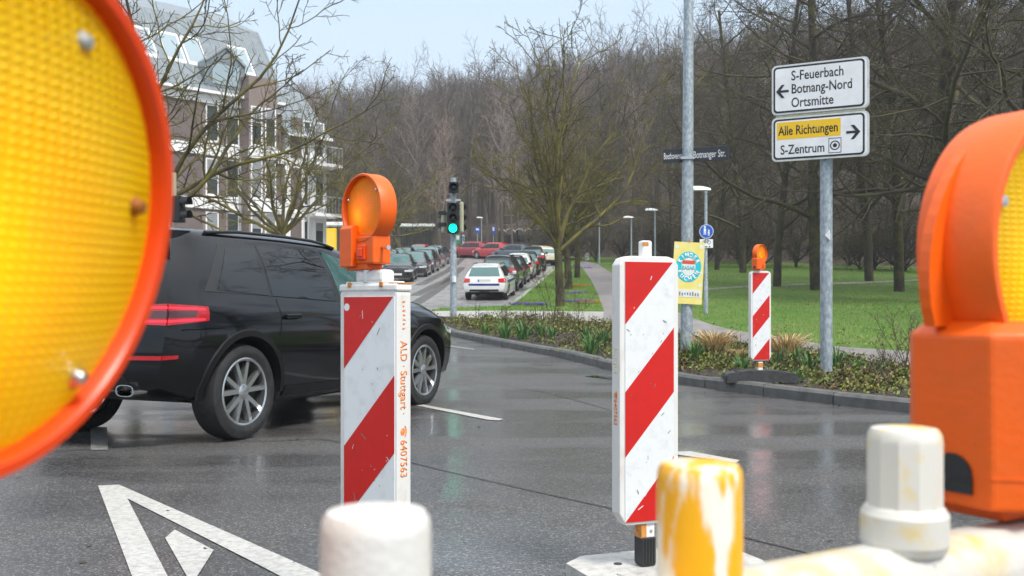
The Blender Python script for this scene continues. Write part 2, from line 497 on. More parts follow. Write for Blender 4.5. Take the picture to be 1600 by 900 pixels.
M['alu'] = mat('bare_aluminium', (0.55, 0.56, 0.57), 0.32, metal=0.9)
M['sign_white'] = mat('sign_face_white', (0.86, 0.87, 0.88), 0.35, var=(0.72, 0.73, 0.74), vscale=4)
M['sign_edge'] = mat('sign_frame', (0.66, 0.67, 0.66), 0.4, metal=0.2, var=(0.42, 0.42, 0.34), vscale=9, thr=(0.5, 0.8))
M['sign_black'] = mat('sign_print_black', (0.012, 0.012, 0.014), 0.45)
M['sign_yellow'] = mat('sign_print_yellow', (0.86, 0.53, 0.006), 0.4)
M['sign_dark'] = mat('street_plate_dark', (0.022, 0.024, 0.032), 0.4)
M['sign_blue'] = mat('sign_blue', (0.012, 0.10, 0.50), 0.35)
M['moss_edge'] = mat('mossy_frame', (0.42, 0.40, 0.20), 0.7, var=(0.60, 0.60, 0.52), vscale=20)
M['poster_yellow'] = mat('poster_yellow', (0.86, 0.72, 0.16), 0.4, var=(0.88, 0.80, 0.36), vscale=5)
M['poster_cyan'] = mat('poster_cyan', (0.02, 0.55, 0.66), 0.4)
M['poster_white'] = mat('poster_white', (0.80, 0.80, 0.76), 0.4)
M['poster_red'] = mat('poster_red', (0.70, 0.09, 0.04), 0.4)
M['lens_yellow'] = lens_mat('yellow_lens', (0.98, 0.76, 0.004), (0.95, 0.66, 0.003), 1400, 0.5)
M['lens_amber'] = lens_mat('amber_lens', (1.0, 0.40, 0.004), (0.96, 0.26, 0.003), 1300, 0.45)
M['lens_clear'] = glass_mat('yellow_back_lens', (0.9, 0.5, 0.01), 0.1, see=0.93, tint=(1.0, 0.95, 0.75))
M['fill_bulb'] = mat('fill_bulb_glow', (0.9, 0.6, 0.2), 0.3, emit=(1.0, 0.62, 0.16), estr=9.0)  # added glow that brightens the lamp lenses from inside
M['reflector'] = mat('lamp_reflector', (0.9, 0.75, 0.35), 0.25, metal=0.2)
M['screw'] = mat('steel_screw', (0.62, 0.62, 0.62), 0.25, metal=1.0)
M['brown_plug'] = mat('brown_plug', (0.30, 0.10, 0.01), 0.5)
# ------------------------------------------------------------------ ground
def gp(px, py, off=0.0):
    p = ground_hit(px, py, off); return (p.x, p.y)

EDGE_A, EDGE_B = Vector((-60.0, 135.0)), Vector((60.0, 38.0))     # foot of the wooded slope
_ed = (EDGE_B - EDGE_A).normalized(); _en = Vector((-_ed.y, _ed.x))
if _en.y < 0: _en = -_en
def wood_depth(x, y):
    return (Vector((x, y)) - EDGE_A).dot(_en)
def hill(x, y):
    w = wood_depth(x, y) - 4.0
    if w <= 0: return 0.0
    w2 = min(w, 112.0)
    k = min(0.40, max(0.25, 0.322-0.0016*(x+20))) * (w2 - 12 * (1 - math.exp(-w2/12)))
    if w > 112: k += 0.02*(w-112)
    a = abs(x)/max(y, 1.0)
    k *= 1 - min(1.0, max(0.0, (a-0.75)/0.5))
    return k + 1.2*math.sin(x*0.05)*min(1, w/30) + 0.9*math.sin(y*0.07+x*0.03)*min(1, w/30)
def terrain_z(x, y):
    return hY(y) + hill(x, y)

def build_terrain():
    xs = np.concatenate([np.arange(-420, -60, 20), np.arange(-60, 64, 4), np.arange(64, 421, 20)])
    ys = np.concatenate([np.arange(-60, 16, 6), np.arange(16, 140, 3), np.arange(140, 300, 8), np.arange(300, 620, 40)])
    vs = [(x, y, terrain_z(x, y) - (0.16 if wood_depth(x, y) < 2 else 0.0)) for y in ys for x in xs]
    nx = len(xs)
    q = [(j*nx+i, j*nx+i+1, (j+1)*nx+i+1, (j+1)*nx+i) for j in range(len(ys)-1) for i in range(nx-1)]
    me = fast_mesh('hillside', vs, q)
    me.polygons.foreach_set('use_smooth', [True]*len(me.polygons))
    tag(link('hillside', me, M['litter']), kind='structure')
build_terrain()

# far-side kerb of the junction, traced from right to left (front foot of the kerb)
KP = [(1760, 688), (1600, 665), (1400, 643), (1300, 632), (1195, 619), (1060, 600), (960, 580), (880, 560), (800, 545), (750, 535), (712, 527), (690, 520), (676, 511), (668, 501), (664, 493)]
kerb_pts = [Vector((*gp(x, y), 0)) for x, y in KP]
def smooth_line(pts, step):
    """resample a polyline at even steps with Catmull-Rom smoothing"""
    P = [Vector(p) for p in pts]
    dense = []
    for i in range(len(P)-1):
        p0, p1, p2, p3 = P[max(i-1, 0)], P[i], P[i+1], P[min(i+2, len(P)-1)]
        for k in range(12):
            t = k/12
            dense.append(0.5*((2*p1) + (p2-p0)*t + (2*p0-5*p1+4*p2-p3)*t*t + (3*p1-p0-3*p2+p3)*t**3))
    dense.append(P[-1])
    out, acc = [dense[0]], 0.0
    for a, b in zip(dense, dense[1:]):
        d = (b-a).length
        while acc + d >= step:
            t = (step-acc)/d
            a = a + (b-a)*t
            out.append(a.copy()); d = (b-a).length; acc = 0.0
        acc += d
    if (out[-1]-dense[-1]).length > 0.3*step: out.append(dense[-1])
    return out
kline = smooth_line(kerb_pts, 0.5)

# road: one sheet under everything on the near and left side
road_poly = [(-45, -6), (30, -6), (30, 12), (22, 26), (14, 44), (10, 60), (10, 75), (4, 110), (-45, 112)]
road = sheet('road', road_poly, 0.0, M['asphalt'], 1.0)

def offset_line(line, d):
    out = []
    for i, p in enumerate(line):
        t = (line[min(i+1, len(line)-1)] - line[max(i-1, 0)]).normalized()
        n = Vector((-t.y, t.x, 0))
        out.append(p + n*d)
    return out
# side of the planting: the line runs right to left, so the bed (away from the camera) is on its right
sgn = -1.0
def kerb_run(name, line, label_kind, w=0.16, h=0.13, step=2, parent_mat=None, drop=None):
    """a row of kerb stones laid end to end, each one an object"""
    root = empty(name, (line[0].x, line[0].y, hY(line[0].y)))
    root['kind'] = 'structure'
    org = root.location.copy()
    o_ = offset_line(line, sgn*w)
    rnd = random.Random(5)
    for i in range(0, len(line)-1, step):
        j = min(i+step, len(line)-1)
        t0 = 0.008/max((line[i+1]-line[i]).length, .01)
        mb = MB()
        rows = []
        for k in range(i, j+1):
            a, b = line[k].copy(), o_[k].copy()
            if k == i: a = a.lerp(line[k+1], t0); b = b.lerp(o_[k+1], t0)
            if k == j: a = a.lerp(line[k-1], t0); b = b.lerp(o_[k-1], t0)
            z = hY(a.y); zb = hY(b.y)
            hh = h + rnd.uniform(-0.004, 0.004)*0
            rows.append([(a.x, a.y, z-0.12), (a.x, a.y, z+hh-0.03), (a.x+(b.x-a.x)*0.16, a.y+(b.y-a.y)*0.16, z+hh), (b.x, b.y, zb+hh), (b.x, b.y, zb-0.12)])
        mb.grid(rows)
        mb.add(rows[0], [(0, 1, 2, 3, 4)]); mb.add(rows[-1], [(4, 3, 2, 1, 0)])
        dz = rnd.uniform(-0.005, 0.005)
        mb.v = [(x-org.x, y-org.y, z-org.z+dz) for x, y, z in mb.v]
        mb.build('kerb_stone', parent_mat or M['kerb'], root, merge=0.0005)
    return root
kerb_run('kerb', kline, 'junction')

# planting bed between kerb and park path
BACK = [(664, 492), (720, 497), (800, 497.5), (880, 499), (940, 503), (1000, 511), (1060, 520), (1130, 531), (1210, 543), (1300, 556), (1420, 574), (1600, 603), (1760, 630)]
OFF = 0.12
inner = offset_line(kline, sgn*0.155)
back_pts = [Vector((*gp(x, y, OFF), 0)) for x, y in BACK]
bed_poly = [(p.x, p.y) for p in inner] + [(p.x, p.y) for p in back_pts]
bed = sheet('planting_bed', bed_poly, 0.10, M['soil'], 0.5)

# park path: behind the bed, from the right edge to the traffic light and away to the left of the lawn
PF = [(1760, 596), (1600, 577), (1420, 549), (1300, 541), (1215, 526), (1150, 517), (1110, 507), (1075, 494), (1040, 480), (1005, 462), (975, 445), (955, 426), (935, 413), (912, 407)]
PL = [(899, 408), (912, 421), (925, 440), (935, 462), (941, 478), (944, 487)]
pf = [Vector((*gp(x, y, OFF), 0)) for x, y in PF]
pl = [Vector((*gp(x, y, OFF), 0)) for x, y in PL]
path_poly = [(p.x, p.y) for p in back_pts[4:]] + [(p.x, p.y) for p in pf] + [(p.x, p.y) for p in pl]
path = sheet('park_path', path_poly, OFF+0.004, M['path'], 1.0)
# pale pavement strip to the crossing at the traffic light
PV = [(944, 487), (790, 485.5), (690, 486), (668, 487), (664, 491)]
pv_poly = [(p.x, p.y) for p in back_pts[:5]] + [gp(x, y, OFF) for x, y in PV]
pavement = sheet('pavement', pv_poly, OFF+0.002, M['pavement'], 0.5)

# verge with the street trees: between the parked row and the path
VG = [(668, 487), (690, 481), (740, 479.5), (788, 478), (803, 468), (820, 455), (836, 443), (850, 431), (862, 421), (868, 414), (880, 409), (899, 407)]
vg = [Vector((*gp(x, y, OFF), 0)) for x, y in VG]
verge_poly = [(p.x, p.y) for p in vg] + [(p.x, p.y) for p in pl] + [gp(944, 487, OFF), gp(790, 485.5, OFF), gp(690, 486, OFF)]
verge = sheet('verge', verge_poly, OFF, M['grass_base'], 1.0)
# its kerb along the parked cars
sgn = 1.0
vk = smooth_line(list(reversed(vg[3:10])), 1.0)
sgn = 1.0
kerb_run('kerb', vk, 'verge', w=0.22, h=0.135, step=2, parent_mat=M['pavement'])

# lawn of the park
lawn_right = [(1760, 596)]
lw = [(p.x, p.y) for p in pf]
lawn_poly = lw + [gp(905, 402.5, OFF), (3.0, 98.0), (24, 84), (60, 50), (60, 14.5)]
lawn = sheet('lawn', lawn_poly, OFF-0.004, M['grass_base'], 1.0)
# narrow path across the lawn under the trees
np_pts = [(1100, 452), (1180, 447), (1260, 444), (1340, 442), (1430, 438), (1600, 436), (1700, 437)]
a = [gp(x, y+1.6, OFF) for x, y in np_pts]; b = [gp(x, y-1.2, OFF) for x, y in np_pts]
sheet('woodland_path', a + b[::-1], OFF+0.012, M['path'], 0.5)
# strip of grass beyond the street, with the stops on it
far_poly = [gp(540, 399, OFF), gp(640, 397.5, OFF), gp(700, 399, OFF), gp(716, 400.5, OFF), gp(760, 401, OFF), gp(800, 402, OFF), gp(850, 404, OFF), gp(880, 405, OFF), gp(905, 402.5, OFF), (3.0, 98.0), (0, 118), (-45, 125), (-45, 104)]
sheet('grass_strip', far_poly, OFF, M['grass_base'], 1.0)
# pavement on the left of the street, in front of the houses
left_poly = [(-45, 18), (-13.5, 18), (-11.2, 30), gp(585, 432, 0), gp(612, 424, 0), gp(640, 412, 0), gp(650, 404, 0), gp(640, 400, 0), gp(560, 401, 0), (-45, 98)]
sheet('pavement', left_poly, OFF-0.002, M['pavement'], 1.0)
# street surface: wet asphalt uphill, its sky glare painted in as a pale base
st_l = [(-13.3, 20), (-11.0, 30), gp(588, 433), gp(615, 425), gp(643, 412.5), gp(653, 404.2)]
st_r = [gp(640, 400.4), gp(700, 401.4), gp(800, 405), gp(866, 414.5), gp(860, 424), gp(834, 446), gp(786, 480), gp(690, 483), gp(666, 489), gp(664, 498)]
street = sheet('street', st_l + st_r, 0.006, M['asphalt_glare'], 1.0)
# tramlike dark repair lines down the street
def strip(name, pts, w, off, m, smooth_step=0.6):
    """a painted or filled line w metres wide along ground points"""
    ln = smooth_line([Vector((p[0], p[1], 0)) for p in pts], smooth_step)
    l_, r_ = offset_line(ln, w/2), offset_line(ln, -w/2)
    mb = MB()
    mb.grid([[(p.x, p.y, hY(p.y)+off), (q.x, q.y, hY(q.y)+off)] for p, q in zip(l_, r_)], flip=True)
    return tag(mb.build(name, m, recalc=False), kind='structure')
M['tar'] = mat('tar_seam', (0.012, 0.012, 0.012), 0.35, var=(0.03, 0.03, 0.03), vscale=30)
M['track'] = mat('dark_wheel_track', (0.075, 0.07, 0.068), 0.3, var=(0.16, 0.15, 0.145), vscale=3)
for a_, b_ in (((640, 478), (690, 448)), ((648, 462), (700, 436)), ((655, 446), (702, 421))):
    p0, p2 = gp(*a_), gp(*b_)
    strip('wheel_track', [p0, ((p0[0]+p2[0])/2, (p0[1]+p2[1])/2), p2, gp(b_[0]+22, b_[1]-18)], 0.5, 0.012, M['track'], 1.5)
strip('road_seam', [gp(-40, 715), gp(300, 692), gp(420, 690), gp(500, 686), gp(540, 694), gp(650, 725), gp(720, 742), gp(900, 783), gp(1160, 840), gp(1250, 862), gp(1420, 905)], 0.012, 0.004, M['tar'], 0.3)
strip('road_seam', [gp(690, 608), gp(760, 598), gp(860, 616), gp(950, 640)], 0.010, 0.004, M['tar'], 0.3)

# painted markings
def painted(name, pts, m, off=0.005):
    poly = [gp(x, y) for x, y in pts]
    return sheet(name, poly, off, m, 2.0)
painted('road_marking', [(153, 760), (186, 758.5), (500, 897), (560, 925), (530, 960), (482, 925), (400, 882), (199, 780), (292, 960), (228, 960)], M['marking'])
painted('road_marking', [(258, 842), (273, 829), (334, 861), (290, 930), (306, 902)][:3] + [(303, 910), (292, 902)], M['marking'])
painted('lane_marking', [(141, 668), (167, 668), (169, 704), (142, 704)], M['worn'])
painted('lane_marking', [(650, 634), (662, 633), (786, 655.5), (780, 657.5), (762, 656.5)], M['marking'])
painted('lane_marking', [(1052, 707), (1078, 706), (1156, 720), (1150, 724), (1062, 712)], M['marking'])
painted('lane_marking', [(697, 539), (742, 545.5), (740, 547), (697, 541)], M['worn'])

M['water'] = mat('rain_puddle', (0.012, 0.012, 0.012), 0.05, spec=0.5)
painted('puddle', [(912, 588.5), (930, 587), (960, 589.5), (1000, 596), (1020, 600), (990, 598), (950, 592.5), (925, 590)], M['water'], 0.004)
# grit, bits of leaf and twig washed about on the road
_rg = random.Random(55); V, F = [], []
while len(F) < 900:
    y = 1.5 + 12*_rg.random()**1.3; x = _rg.uniform(-0.6, 0.55)*y
    if _rg.random() < 0.35:
        k_ = kline[_rg.randrange(len(kline))]; x, y = k_.x+_rg.uniform(-0.1, 0.1), k_.y-abs(_rg.gauss(0, 0.22))-0.05
    s_ = _rg.uniform(0.003, 0.010) if _rg.random() < 0.85 else _rg.uniform(0.012, 0.022)
    a = _rg.uniform(0, 6.28); c = Vector((x, y, hY(y)+0.006)); b = len(V)
    n2 = Vector((math.cos(a), math.sin(a), _rg.uniform(-.1, .4)))*s_; n3 = Vector((-math.sin(a), math.cos(a), _rg.uniform(-.1, .4)))*s_*_rg.uniform(0.3, 0.8)
    V.extend([tuple(c-n2), tuple(c+n3), tuple(c+n2), tuple(c-n3)]); F.append((b, b+1, b+2, b+3))
tag(link('road_grit', fast_mesh('road_grit', V, F), mat('wet_grit', (0.02, 0.016, 0.012), 0.5, var=(0.09, 0.06, 0.03), vscale=6)), 'dark specks of grit and leaf scattered on the wet road', 'grit', kind='stuff')
M['scuff'] = mat('dark_scuff', (0.10, 0.095, 0.09), 0.6, var=(0.28, 0.27, 0.25), vscale=40)
# ------------------------------------------------------------------ warning lamps, beacons and the barrier in front
def make_lamp(label, loc, phi, lens, body, group='orange warning lamps', fin=False, scale=1.0, notch=True, tilt=0.0, near=False, ly=0.0, fill_bulb=True):
    """lens faces local -y; origin at the foot of the stem"""
    t = empty('warning_lamp', loc, phi, label, 'warning lamp', group)
    t.scale = (scale,)*3
    t.rotation_euler[0] = tilt
    zc, Ro = 0.215, 0.111
    hd = MB()
    hd.lathe([(Ro-0.001, -0.034), (Ro+0.001, -0.031), (Ro+0.001, 0.02), (Ro-0.001, 0.028), (Ro-0.006, 0.031), (Ro-0.009, 0.028),
              (Ro-0.008, 0.02), (Ro-0.008, -0.031), (Ro-0.006, -0.034)], 64, axis='y', org=(0, 0, zc), close=True)
    hd.build('hood', body, t, smooth=40)
    ln = MB()
    def dome(sg): return [(Ro-0.0085, sg*0.016), (Ro-0.018, sg*0.020), (Ro*0.6, sg*0.026), (Ro*0.3, sg*0.029), (0.0005, sg*0.030)]
    ln.lathe([(r_, y_-ly) for r_, y_ in dome(-1)], 48, axis='y', org=(0, 0, zc)); ln.build('lens', lens, t, smooth=50)
    ln = MB(); ln.lathe(dome(1), 48, axis='y', org=(0, 0, zc)); ln.build('back_lens', M['lens_clear'], t, smooth=50)
    rf = MB()
    rf.lathe([(0.020, 0.012), (0.040, 0.004), (0.055, -0.010)], 24, axis='y', org=(0, 0, zc-0.005))
    rf.build('reflector_bowl', M['reflector'], t, smooth=50)
    if fill_bulb:  # added light source behind the lens, there to brighten it
        bb = MB(); bb.lathe([(0.0005, -0.012), (0.009, -0.009), (0.012, 0.0), (0.009, 0.009), (0.0005, 0.012)], 14, axis='y', org=(-0.022, -0.001, zc-0.018))
        bb.build('fill_bulb', M['fill_bulb'], t, smooth=60)
    for ang in (38, 158, 278):
        sc = MB()
        a_ = R(ang)
        px_, pz_ = (Ro-0.020)*math.cos(a_), zc + (Ro-0.020)*math.sin(a_)
        sc.lathe([(0.0005, -0.027), (0.004, -0.0265), (0.0056, -0.023), (0.006, -0.016)], 12, axis='y', org=(px_, 0, pz_))
        sc.build('screw', M['screw'], t, smooth=50)
    bx = MB()
    # battery box with chamfered edges beside the lens, and the neck plate below it
    x0, x1, y0, y1, c = -0.112, -0.026, -0.052, 0.046, 0.018
    out = [(x0+c, y0), (x1, y0), (x1, y1), (x0+c, y1), (x0, y1-c), (x0, y0+c)]
    bm = bmesh.new()
    z0, z1 = zc-0.185, zc-0.052
    lo = [bm.verts.new((x, y, z0)) for x, y in out]
    mi = [bm.verts.new((x-0.002*(x < -0.1), y, z1-0.010)) for x, y in out]
    hi = [bm.verts.new((x + (0.010 if x < -0.05 else 0), y + (0.008 if y < 0 else -0.008), z1)) for x, y in out]
    n_ = len(out)
    for A_, B_ in ((lo, mi), (mi, hi)):
        for i in range(n_): bm.faces.new((A_[i], A_[(i+1) % n_], B_[(i+1) % n_], B_[i]))
    bm.faces.new(hi); bm.faces.new(lo[::-1])
    bmesh.ops.bevel(bm, geom=list(bm.edges), offset=0.003, segments=2, affect='EDGES', profile=0.6)
    bmesh.ops.recalc_face_normals(bm, faces=bm.faces)
    me = bpy.data.meshes.new('battery_box'); bm.to_mesh(me); bm.free()
    box_ = link('battery_box', me, body, t)
    sm = MB(); cx_, cy_ = (x0+x1)/2, (y0+y1)/2
    ring_ = [(cx_+(x-cx_)*1.012, cy_+(y-cy_)*1.012) for x, y in out]
    sm.slab(ring_, z0+0.022, z0+0.0245); sm.build('mould_seam', body, box_)
    for k in range(3):
        e_ = MB(); e_.box(-0.004-0.006*k, 0.022-0.003*k, -0.0006, 0.002, 0, 0.004)
        eo = e_.build('moulded_mark', body, box_); eo.location = (x0-0.0008, -0.002, z1-0.045-0.008*k); eo.rotation_euler = (0, 0, R(-90))
    nk = MB()
    if near:
        nk.box(-0.088, -0.045, -0.034, 0.034, zc-0.178, zc-0.070, bev=0.006)
    else:
        nk.box(-0.030, 0.070, -0.034, 0.034, zc-0.178, zc-0.088, bev=0.006)
    if not near: nk.box(-0.045, 0.055, -0.028, 0.028, zc-0.132, zc-0.078, bev=0.006)
    nk.box(-0.09, 0.03, -0.030, 0.03, zc-0.196, zc-0.176, bev=0.004)
    nk.build('neck', body, t)
    if not near:
        lk = MB()
        lk.box(-0.012, 0.030, -0.042, -0.033, zc-0.165, zc-0.118, bev=0.003)
        lk.box(-0.004, 0.020, -0.047, -0.041, zc-0.155, zc-0.128, bev=0.002)
        lk.build('lock', M['orange_red'], t)
    if notch:
        nb = MB()
        pts = [(-0.016, 0)] + [(0.016*math.cos(R(180-20*k)), 0.012+0.016*math.sin(R(180-20*k))) for k in range(10)] + [(0.016, 0)]
        pts = [(p[0], p[1]) for p in pts]
        nb.prism(pts[::-1], -0.001, 0.004)
        o = nb.build('slot', M['black_pl'], t)
        o.location = (x0-0.0012, -0.004, z0+0.010); o.rotation_euler = (0, 0, R(-90))
    if fin:
        # gusset between the battery box and the hood, tapering into the hood
        f = MB(); up_, inn = [], []
        for k in range(11):
            z = zc-0.056 + 0.135*k/10
            xs_ = -math.sqrt(Ro*Ro-(z-zc)**2)
            up_.append((xs_-0.024*(1-k/10)-0.001, z)); inn.append((xs_+0.004, z))
        f.prism((up_ + inn[::-1])[::-1], 0.004, 0.013)
        f.build('rib', body, t)
    st = MB()
    st.cyl((0, 0, -0.02), (0, 0, zc-0.170), 0.020, 16)
    st.build('bolt_stem', M['screw'], t, smooth=40)
    if near:
        return t
    st = MB(); st.tube([(0.066, 0, zc-0.125), (0.098, -0.004, zc-0.128), (0.0985, -0.004, zc-0.128), (0.112, -0.005, zc-0.128)], [0.005, 0.005, 0.008, 0.008], 8)
    st.build('side_bolt', M['screw'], t, smooth=40)
    return t

def stripes(root, x0, x1, z0, z1, yface, flip=False):
    """white reflective face with red diagonal stripes rising to the right"""
    w = MB().box(x0, x1, yface, yface+0.004, z0, z1)
    w.build('reflective_face', M['refl_white'], root)
    rect = [(x0, z0), (x1, z0), (x1, z1), (x0, z1)]
    H = z1-z0; rise = 0.245*H; s = rise/(x1-x0)
    def band(lo, hi):
        p = rect
        if lo is not None: p = clip_poly(p, -s, 1, -(z0+lo*H-s*x0))
        if hi is not None: p = clip_poly(p, s, -1, (z0+hi*H-s*x0))
        return p
    for lo, hi in ((None, 0.0), (0.25, 0.5), (0.76, None)):
        p = band(lo, hi)
        if len(p) >= 3:
            MB().prism(p, yface-0.0012, yface+0.001).build('red_stripe', M['refl_red'], root)
    # knocks and tar specks on the sheeting
    rg_ = random.Random(int(abs(root.location.x)*1000)); sc_ = MB()
    for k in range(34):
        x, z = rg_.uniform(x0+0.01, x1-0.02), rg_.uniform(z0+0.03, z1-0.03)
        l_, w_ = rg_.choice((0.0015, 0.002, 0.003, 0.004, 0.008, 0.013)), rg_.uniform(0.0006, 0.0018); a = R(rg_.uniform(30, 150))
        u, v = (math.cos(a)*l_, math.sin(a)*l_), (-math.sin(a)*w_, math.cos(a)*w_)
        sc_.add([(x-u[0]-v[0], yface-0.0016, z-u[1]-v[1]), (x+u[0]-v[0], yface-0.0016, z+u[1]-v[1]), (x+u[0]+v[0], yface-0.0016, z+u[1]+v[1]), (x-u[0]+v[0], yface-0.0016, z-u[1]+v[1])], [(0, 1, 2, 3)], k % 3 == 0)
    tag(sc_.build('scuffs', [M['scuff'], M['refl_white']], root), kind='stuff')

def board_outline(W, z0, z1, ch):
    return [(-W/2+ch*0.6, z0), (W/2-ch*0.6, z0), (W/2, z0+ch), (W/2, z1-ch*0.75), (W/2-ch*0.35, z1-ch*0.2), (W/2-ch, z1), (-W/2+ch, z1), (-W/2+ch*0.35, z1-ch*0.2), (-W/2, z1-ch*0.75), (-W/2, z0+ch)]

def phone_sign(mb, cx, cz, s, y):
    """the telephone sign of the print, s high, in the x-z plane"""
    ring = [(cx+0.34*s*math.cos(R(t)), cz-0.1*s+0.30*s*math.sin(R(t))) for t in range(0, 360, 30)]
    mb.prism(ring, y, y+0.001)
    arc = [(cx+0.55*s*math.cos(R(t)), cz+0.12*s+0.32*s*math.sin(R(t))) for t in range(10, 171, 20)]
    arc += [(cx+0.40*s*math.cos(R(t)), cz+0.12*s+0.18*s*math.sin(R(t))) for t in range(170, 9, -20)]
    mb.prism(arc, y, y+0.001)

# --- left beacon
def beacon(label, loc, phi, z0, z1, W=0.25, T=0.066, plain_top=False):
    t = empty('beacon', loc, phi, label, 'beacon', 'red and white beacons along the road works')
    fr = MB()
    fr.prism(board_outline(W, z0, z1, 0.016 if plain_top else 0.045), -T/2, T/2)
    bm = bmesh.new(); me0 = fr.mesh('board')
    bm.from_mesh(me0)
    bmesh.ops.bevel(bm, geom=list(bm.edges), offset=0.006, segments=2, affect='EDGES', profile=0.6)
    bm.to_mesh(me0); bm.free()
    link('board', me0, M['white_pl'], t)
    stripes(t, -W/2+0.022, W/2-(0.022 if not plain_top else 0.008), z0+0.012, z1-0.022, -T/2-0.003)
    return t

LB = at(586, 480, 3.15); LB.z = 0
b1 = beacon('red and white beacon with a white spot in its top corner, nearest the black car', LB, R(-36), 0.085, 1.085, plain_top=True)
# cap with rust spots, lamp socket, foot
cp = MB(); cp.box(-0.128, 0.128, -0.036, 0.036, 1.080, 1.104, bev=0.006); cp.box(-0.105, 0.105, -0.028, 0.028, 1.100, 1.112, bev=0.004)
cp.build('cap', M['white_dirty'], b1)
so = MB(); so.box(-0.060, 0.060, -0.030, 0.030, 1.108, 1.150, bev=0.010)
so.build('lamp_socket', M['white_dirty'], b1)
for x_ in (-0.085, 0.055): MB().box(x_, x_+0.014, -0.040, -0.033, 1.094, 1.110, bev=0.002).build('clip', M['rust'], b1)
MB().box(0.088, 0.129, -0.030, 0.037, 1.1035, 1.1075).build('rust_edge', M['rust'], b1)
sp_ = MB(); sp_.lathe([(0.0005, -0.0375), (0.012, -0.0375), (0.012, -0.034)], 20, axis='y', org=(-0.090, 0, 1.030)); sp_.build('white_spot', M['refl_white'], b1)
ft = MB(); ft.box(-0.40, 0.40, -0.20, 0.20, 0, 0.07, bev=0.012); ft.cyl((0, 0, 0.06), (0, 0, 0.10), 0.03, 12)
ft.build('foot', M['rubber'], b1)
def side_print(root, x_, ztop, h, rotz, y_, lines):
    for s, zt, m in lines:
        o = text_obj('lettering', s, h, M[m], root, (x_, y_, zt), sx=0.80, bold=0.012)
        o.rotation_euler = (0, R(90), rotz) if False else (0, 0, 0)
        mw = Matrix.Rotation(rotz, 4, 'Z') @ Matrix.Rotation(R(90), 4, 'Y')
        o.rotation_euler = mw.to_euler()
# right narrow side of the left beacon: print reads downwards
side_print(b1, 0.1258, 0, 0.030, R(90), -0.016, [('ROSENWALD', 1.05, 'letter_faded')][:0] + [('ALD \u00b7 Stuttgart \u00b7', 0.925, 'letter_orange'), ('6407563', 0.615, 'letter_orange'), ('ALD \u00b7 St', 0.415, 'letter_faded')])
side_print(b1, 0.1258, 0, 0.026, R(90), -0.014, [('.. .....', 1.045, 'letter_faded')][:0])
ph = MB(); phone_sign(ph, 0, 0, 0.034, 0)
po = ph.build('lettering', M['letter_orange'], b1); po.location = (0.1262, -0.003, 0.640)
po.rotation_euler = (Matrix.Rotation(R(90), 4, 'Z') @ Matrix.Rotation(R(90), 4, 'Y')).to_euler()
frag = MB()
rg = random.Random(3)
for k in range(7):
    z = 1.045 - k*0.014
    frag.prism([(-0.012+rg.uniform(0, .01), z), (rg.uniform(0.0, .010), z), (rg.uniform(0.0, .008), z+0.003+rg.uniform(0, .003)), (-0.006, z+0.005)], 0, 0.001)
fo = frag.build('lettering', M['letter_orange'], b1); fo.location = (0.1262, 0, 0); fo.rotation_euler = (0, 0, R(90))

lamp_mid = make_lamp('orange warning lamp with amber lens on top of the beacon beside the black car', (LB.x-0.018, LB.y, 1.130), R(-47), M['lens_amber'], M['orange'], scale=1.0)

# --- middle beacon, on a post with a plate foot
MBC = at(1008, 480, 3.72); MBC.z = 0
b2 = beacon('tall red and white beacon on a black tube and flat white plate foot', MBC, R(21), 0.215, 1.222)
pp = MB(); pp.box(-0.028, 0.028, -0.024, 0.024, 0.155, 0.222, bev=0.004); pp.build('post_end', M['white_dirty'], b2)
MB().box(-0.0295, -0.008, -0.0255, 0.0255, 0.158, 0.214).build('orange_wrap', M['rust'], b2)
MB().cyl((0.012, -0.026, 0.185), (0.012, -0.022, 0.185), 0.006, 10).build('bolt', M['screw'], b2)
tb = MB()
for k in range(5): tb.box(-0.031+k*0.0128, -0.021+k*0.0128, -0.033, 0.03, 0.062, 0.160, bev=0.003)
tb.box(-0.029, 0.029, -0.030, 0.028, 0.055, 0.163, bev=0.003)
tb.build('tube', M['black_pl'], b2)
pf_ = MB(); pf_.slab([(-0.27, -0.10), (-0.17, -0.19), (0.42, -0.19), (0.46, -0.10), (0.46, 0.17), (0.40, 0.21), (-0.17, 0.21), (-0.27, 0.13)], 0.0, 0.052)
pf_.cyl((-0.14, -0.09, 0.050), (-0.14, -0.09, 0.058), 0.022, 14)
o = pf_.build('foot', M['foot_white'], b2)
MB().cyl((-0.09, 0.05, 0.0515), (-0.09, 0.05, 0.0545), 0.016, 14).build('hole_plug', M['black_pl'], b2)
tp = MB(); tp.box(-0.022, 0.022, -0.018, 0.018, 1.218, 1.282, bev=0.008); tp.build('spigot', M['white_dirty'], b2)
MB().box(-0.020, 0.004, -0.0195, -0.016, 1.262, 1.276).build('orange_patch', M['rust'], b2)
side_print(b2, -0.1258, 0, 0.026, R(-90), 0.0, [])
for s, zt, m, in (('Stuttgart', 0.86, 'letter_faded'), ('6407563', 0.665, 'letter_orange')):
    o = text_obj('lettering', s, 0.026, M[m], b2, (-0.1262, 0.012, zt+0.02), sx=0.75, bold=0.01)
    o.rotation_euler = (Matrix.Rotation(R(-90), 4, 'Z') @ Matrix.Rotation(R(90), 4, 'Y')).to_euler()
ph = MB(); phone_sign(ph, 0, 0, 0.030, 0)
po = ph.build('lettering', M['letter_orange'], b2); po.location = (-0.1268, 0.0, 0.70)
po.rotation_euler = (Matrix.Rotation(R(-90), 4, 'Z') @ Matrix.Rotation(R(90), 4, 'Y')).to_euler()

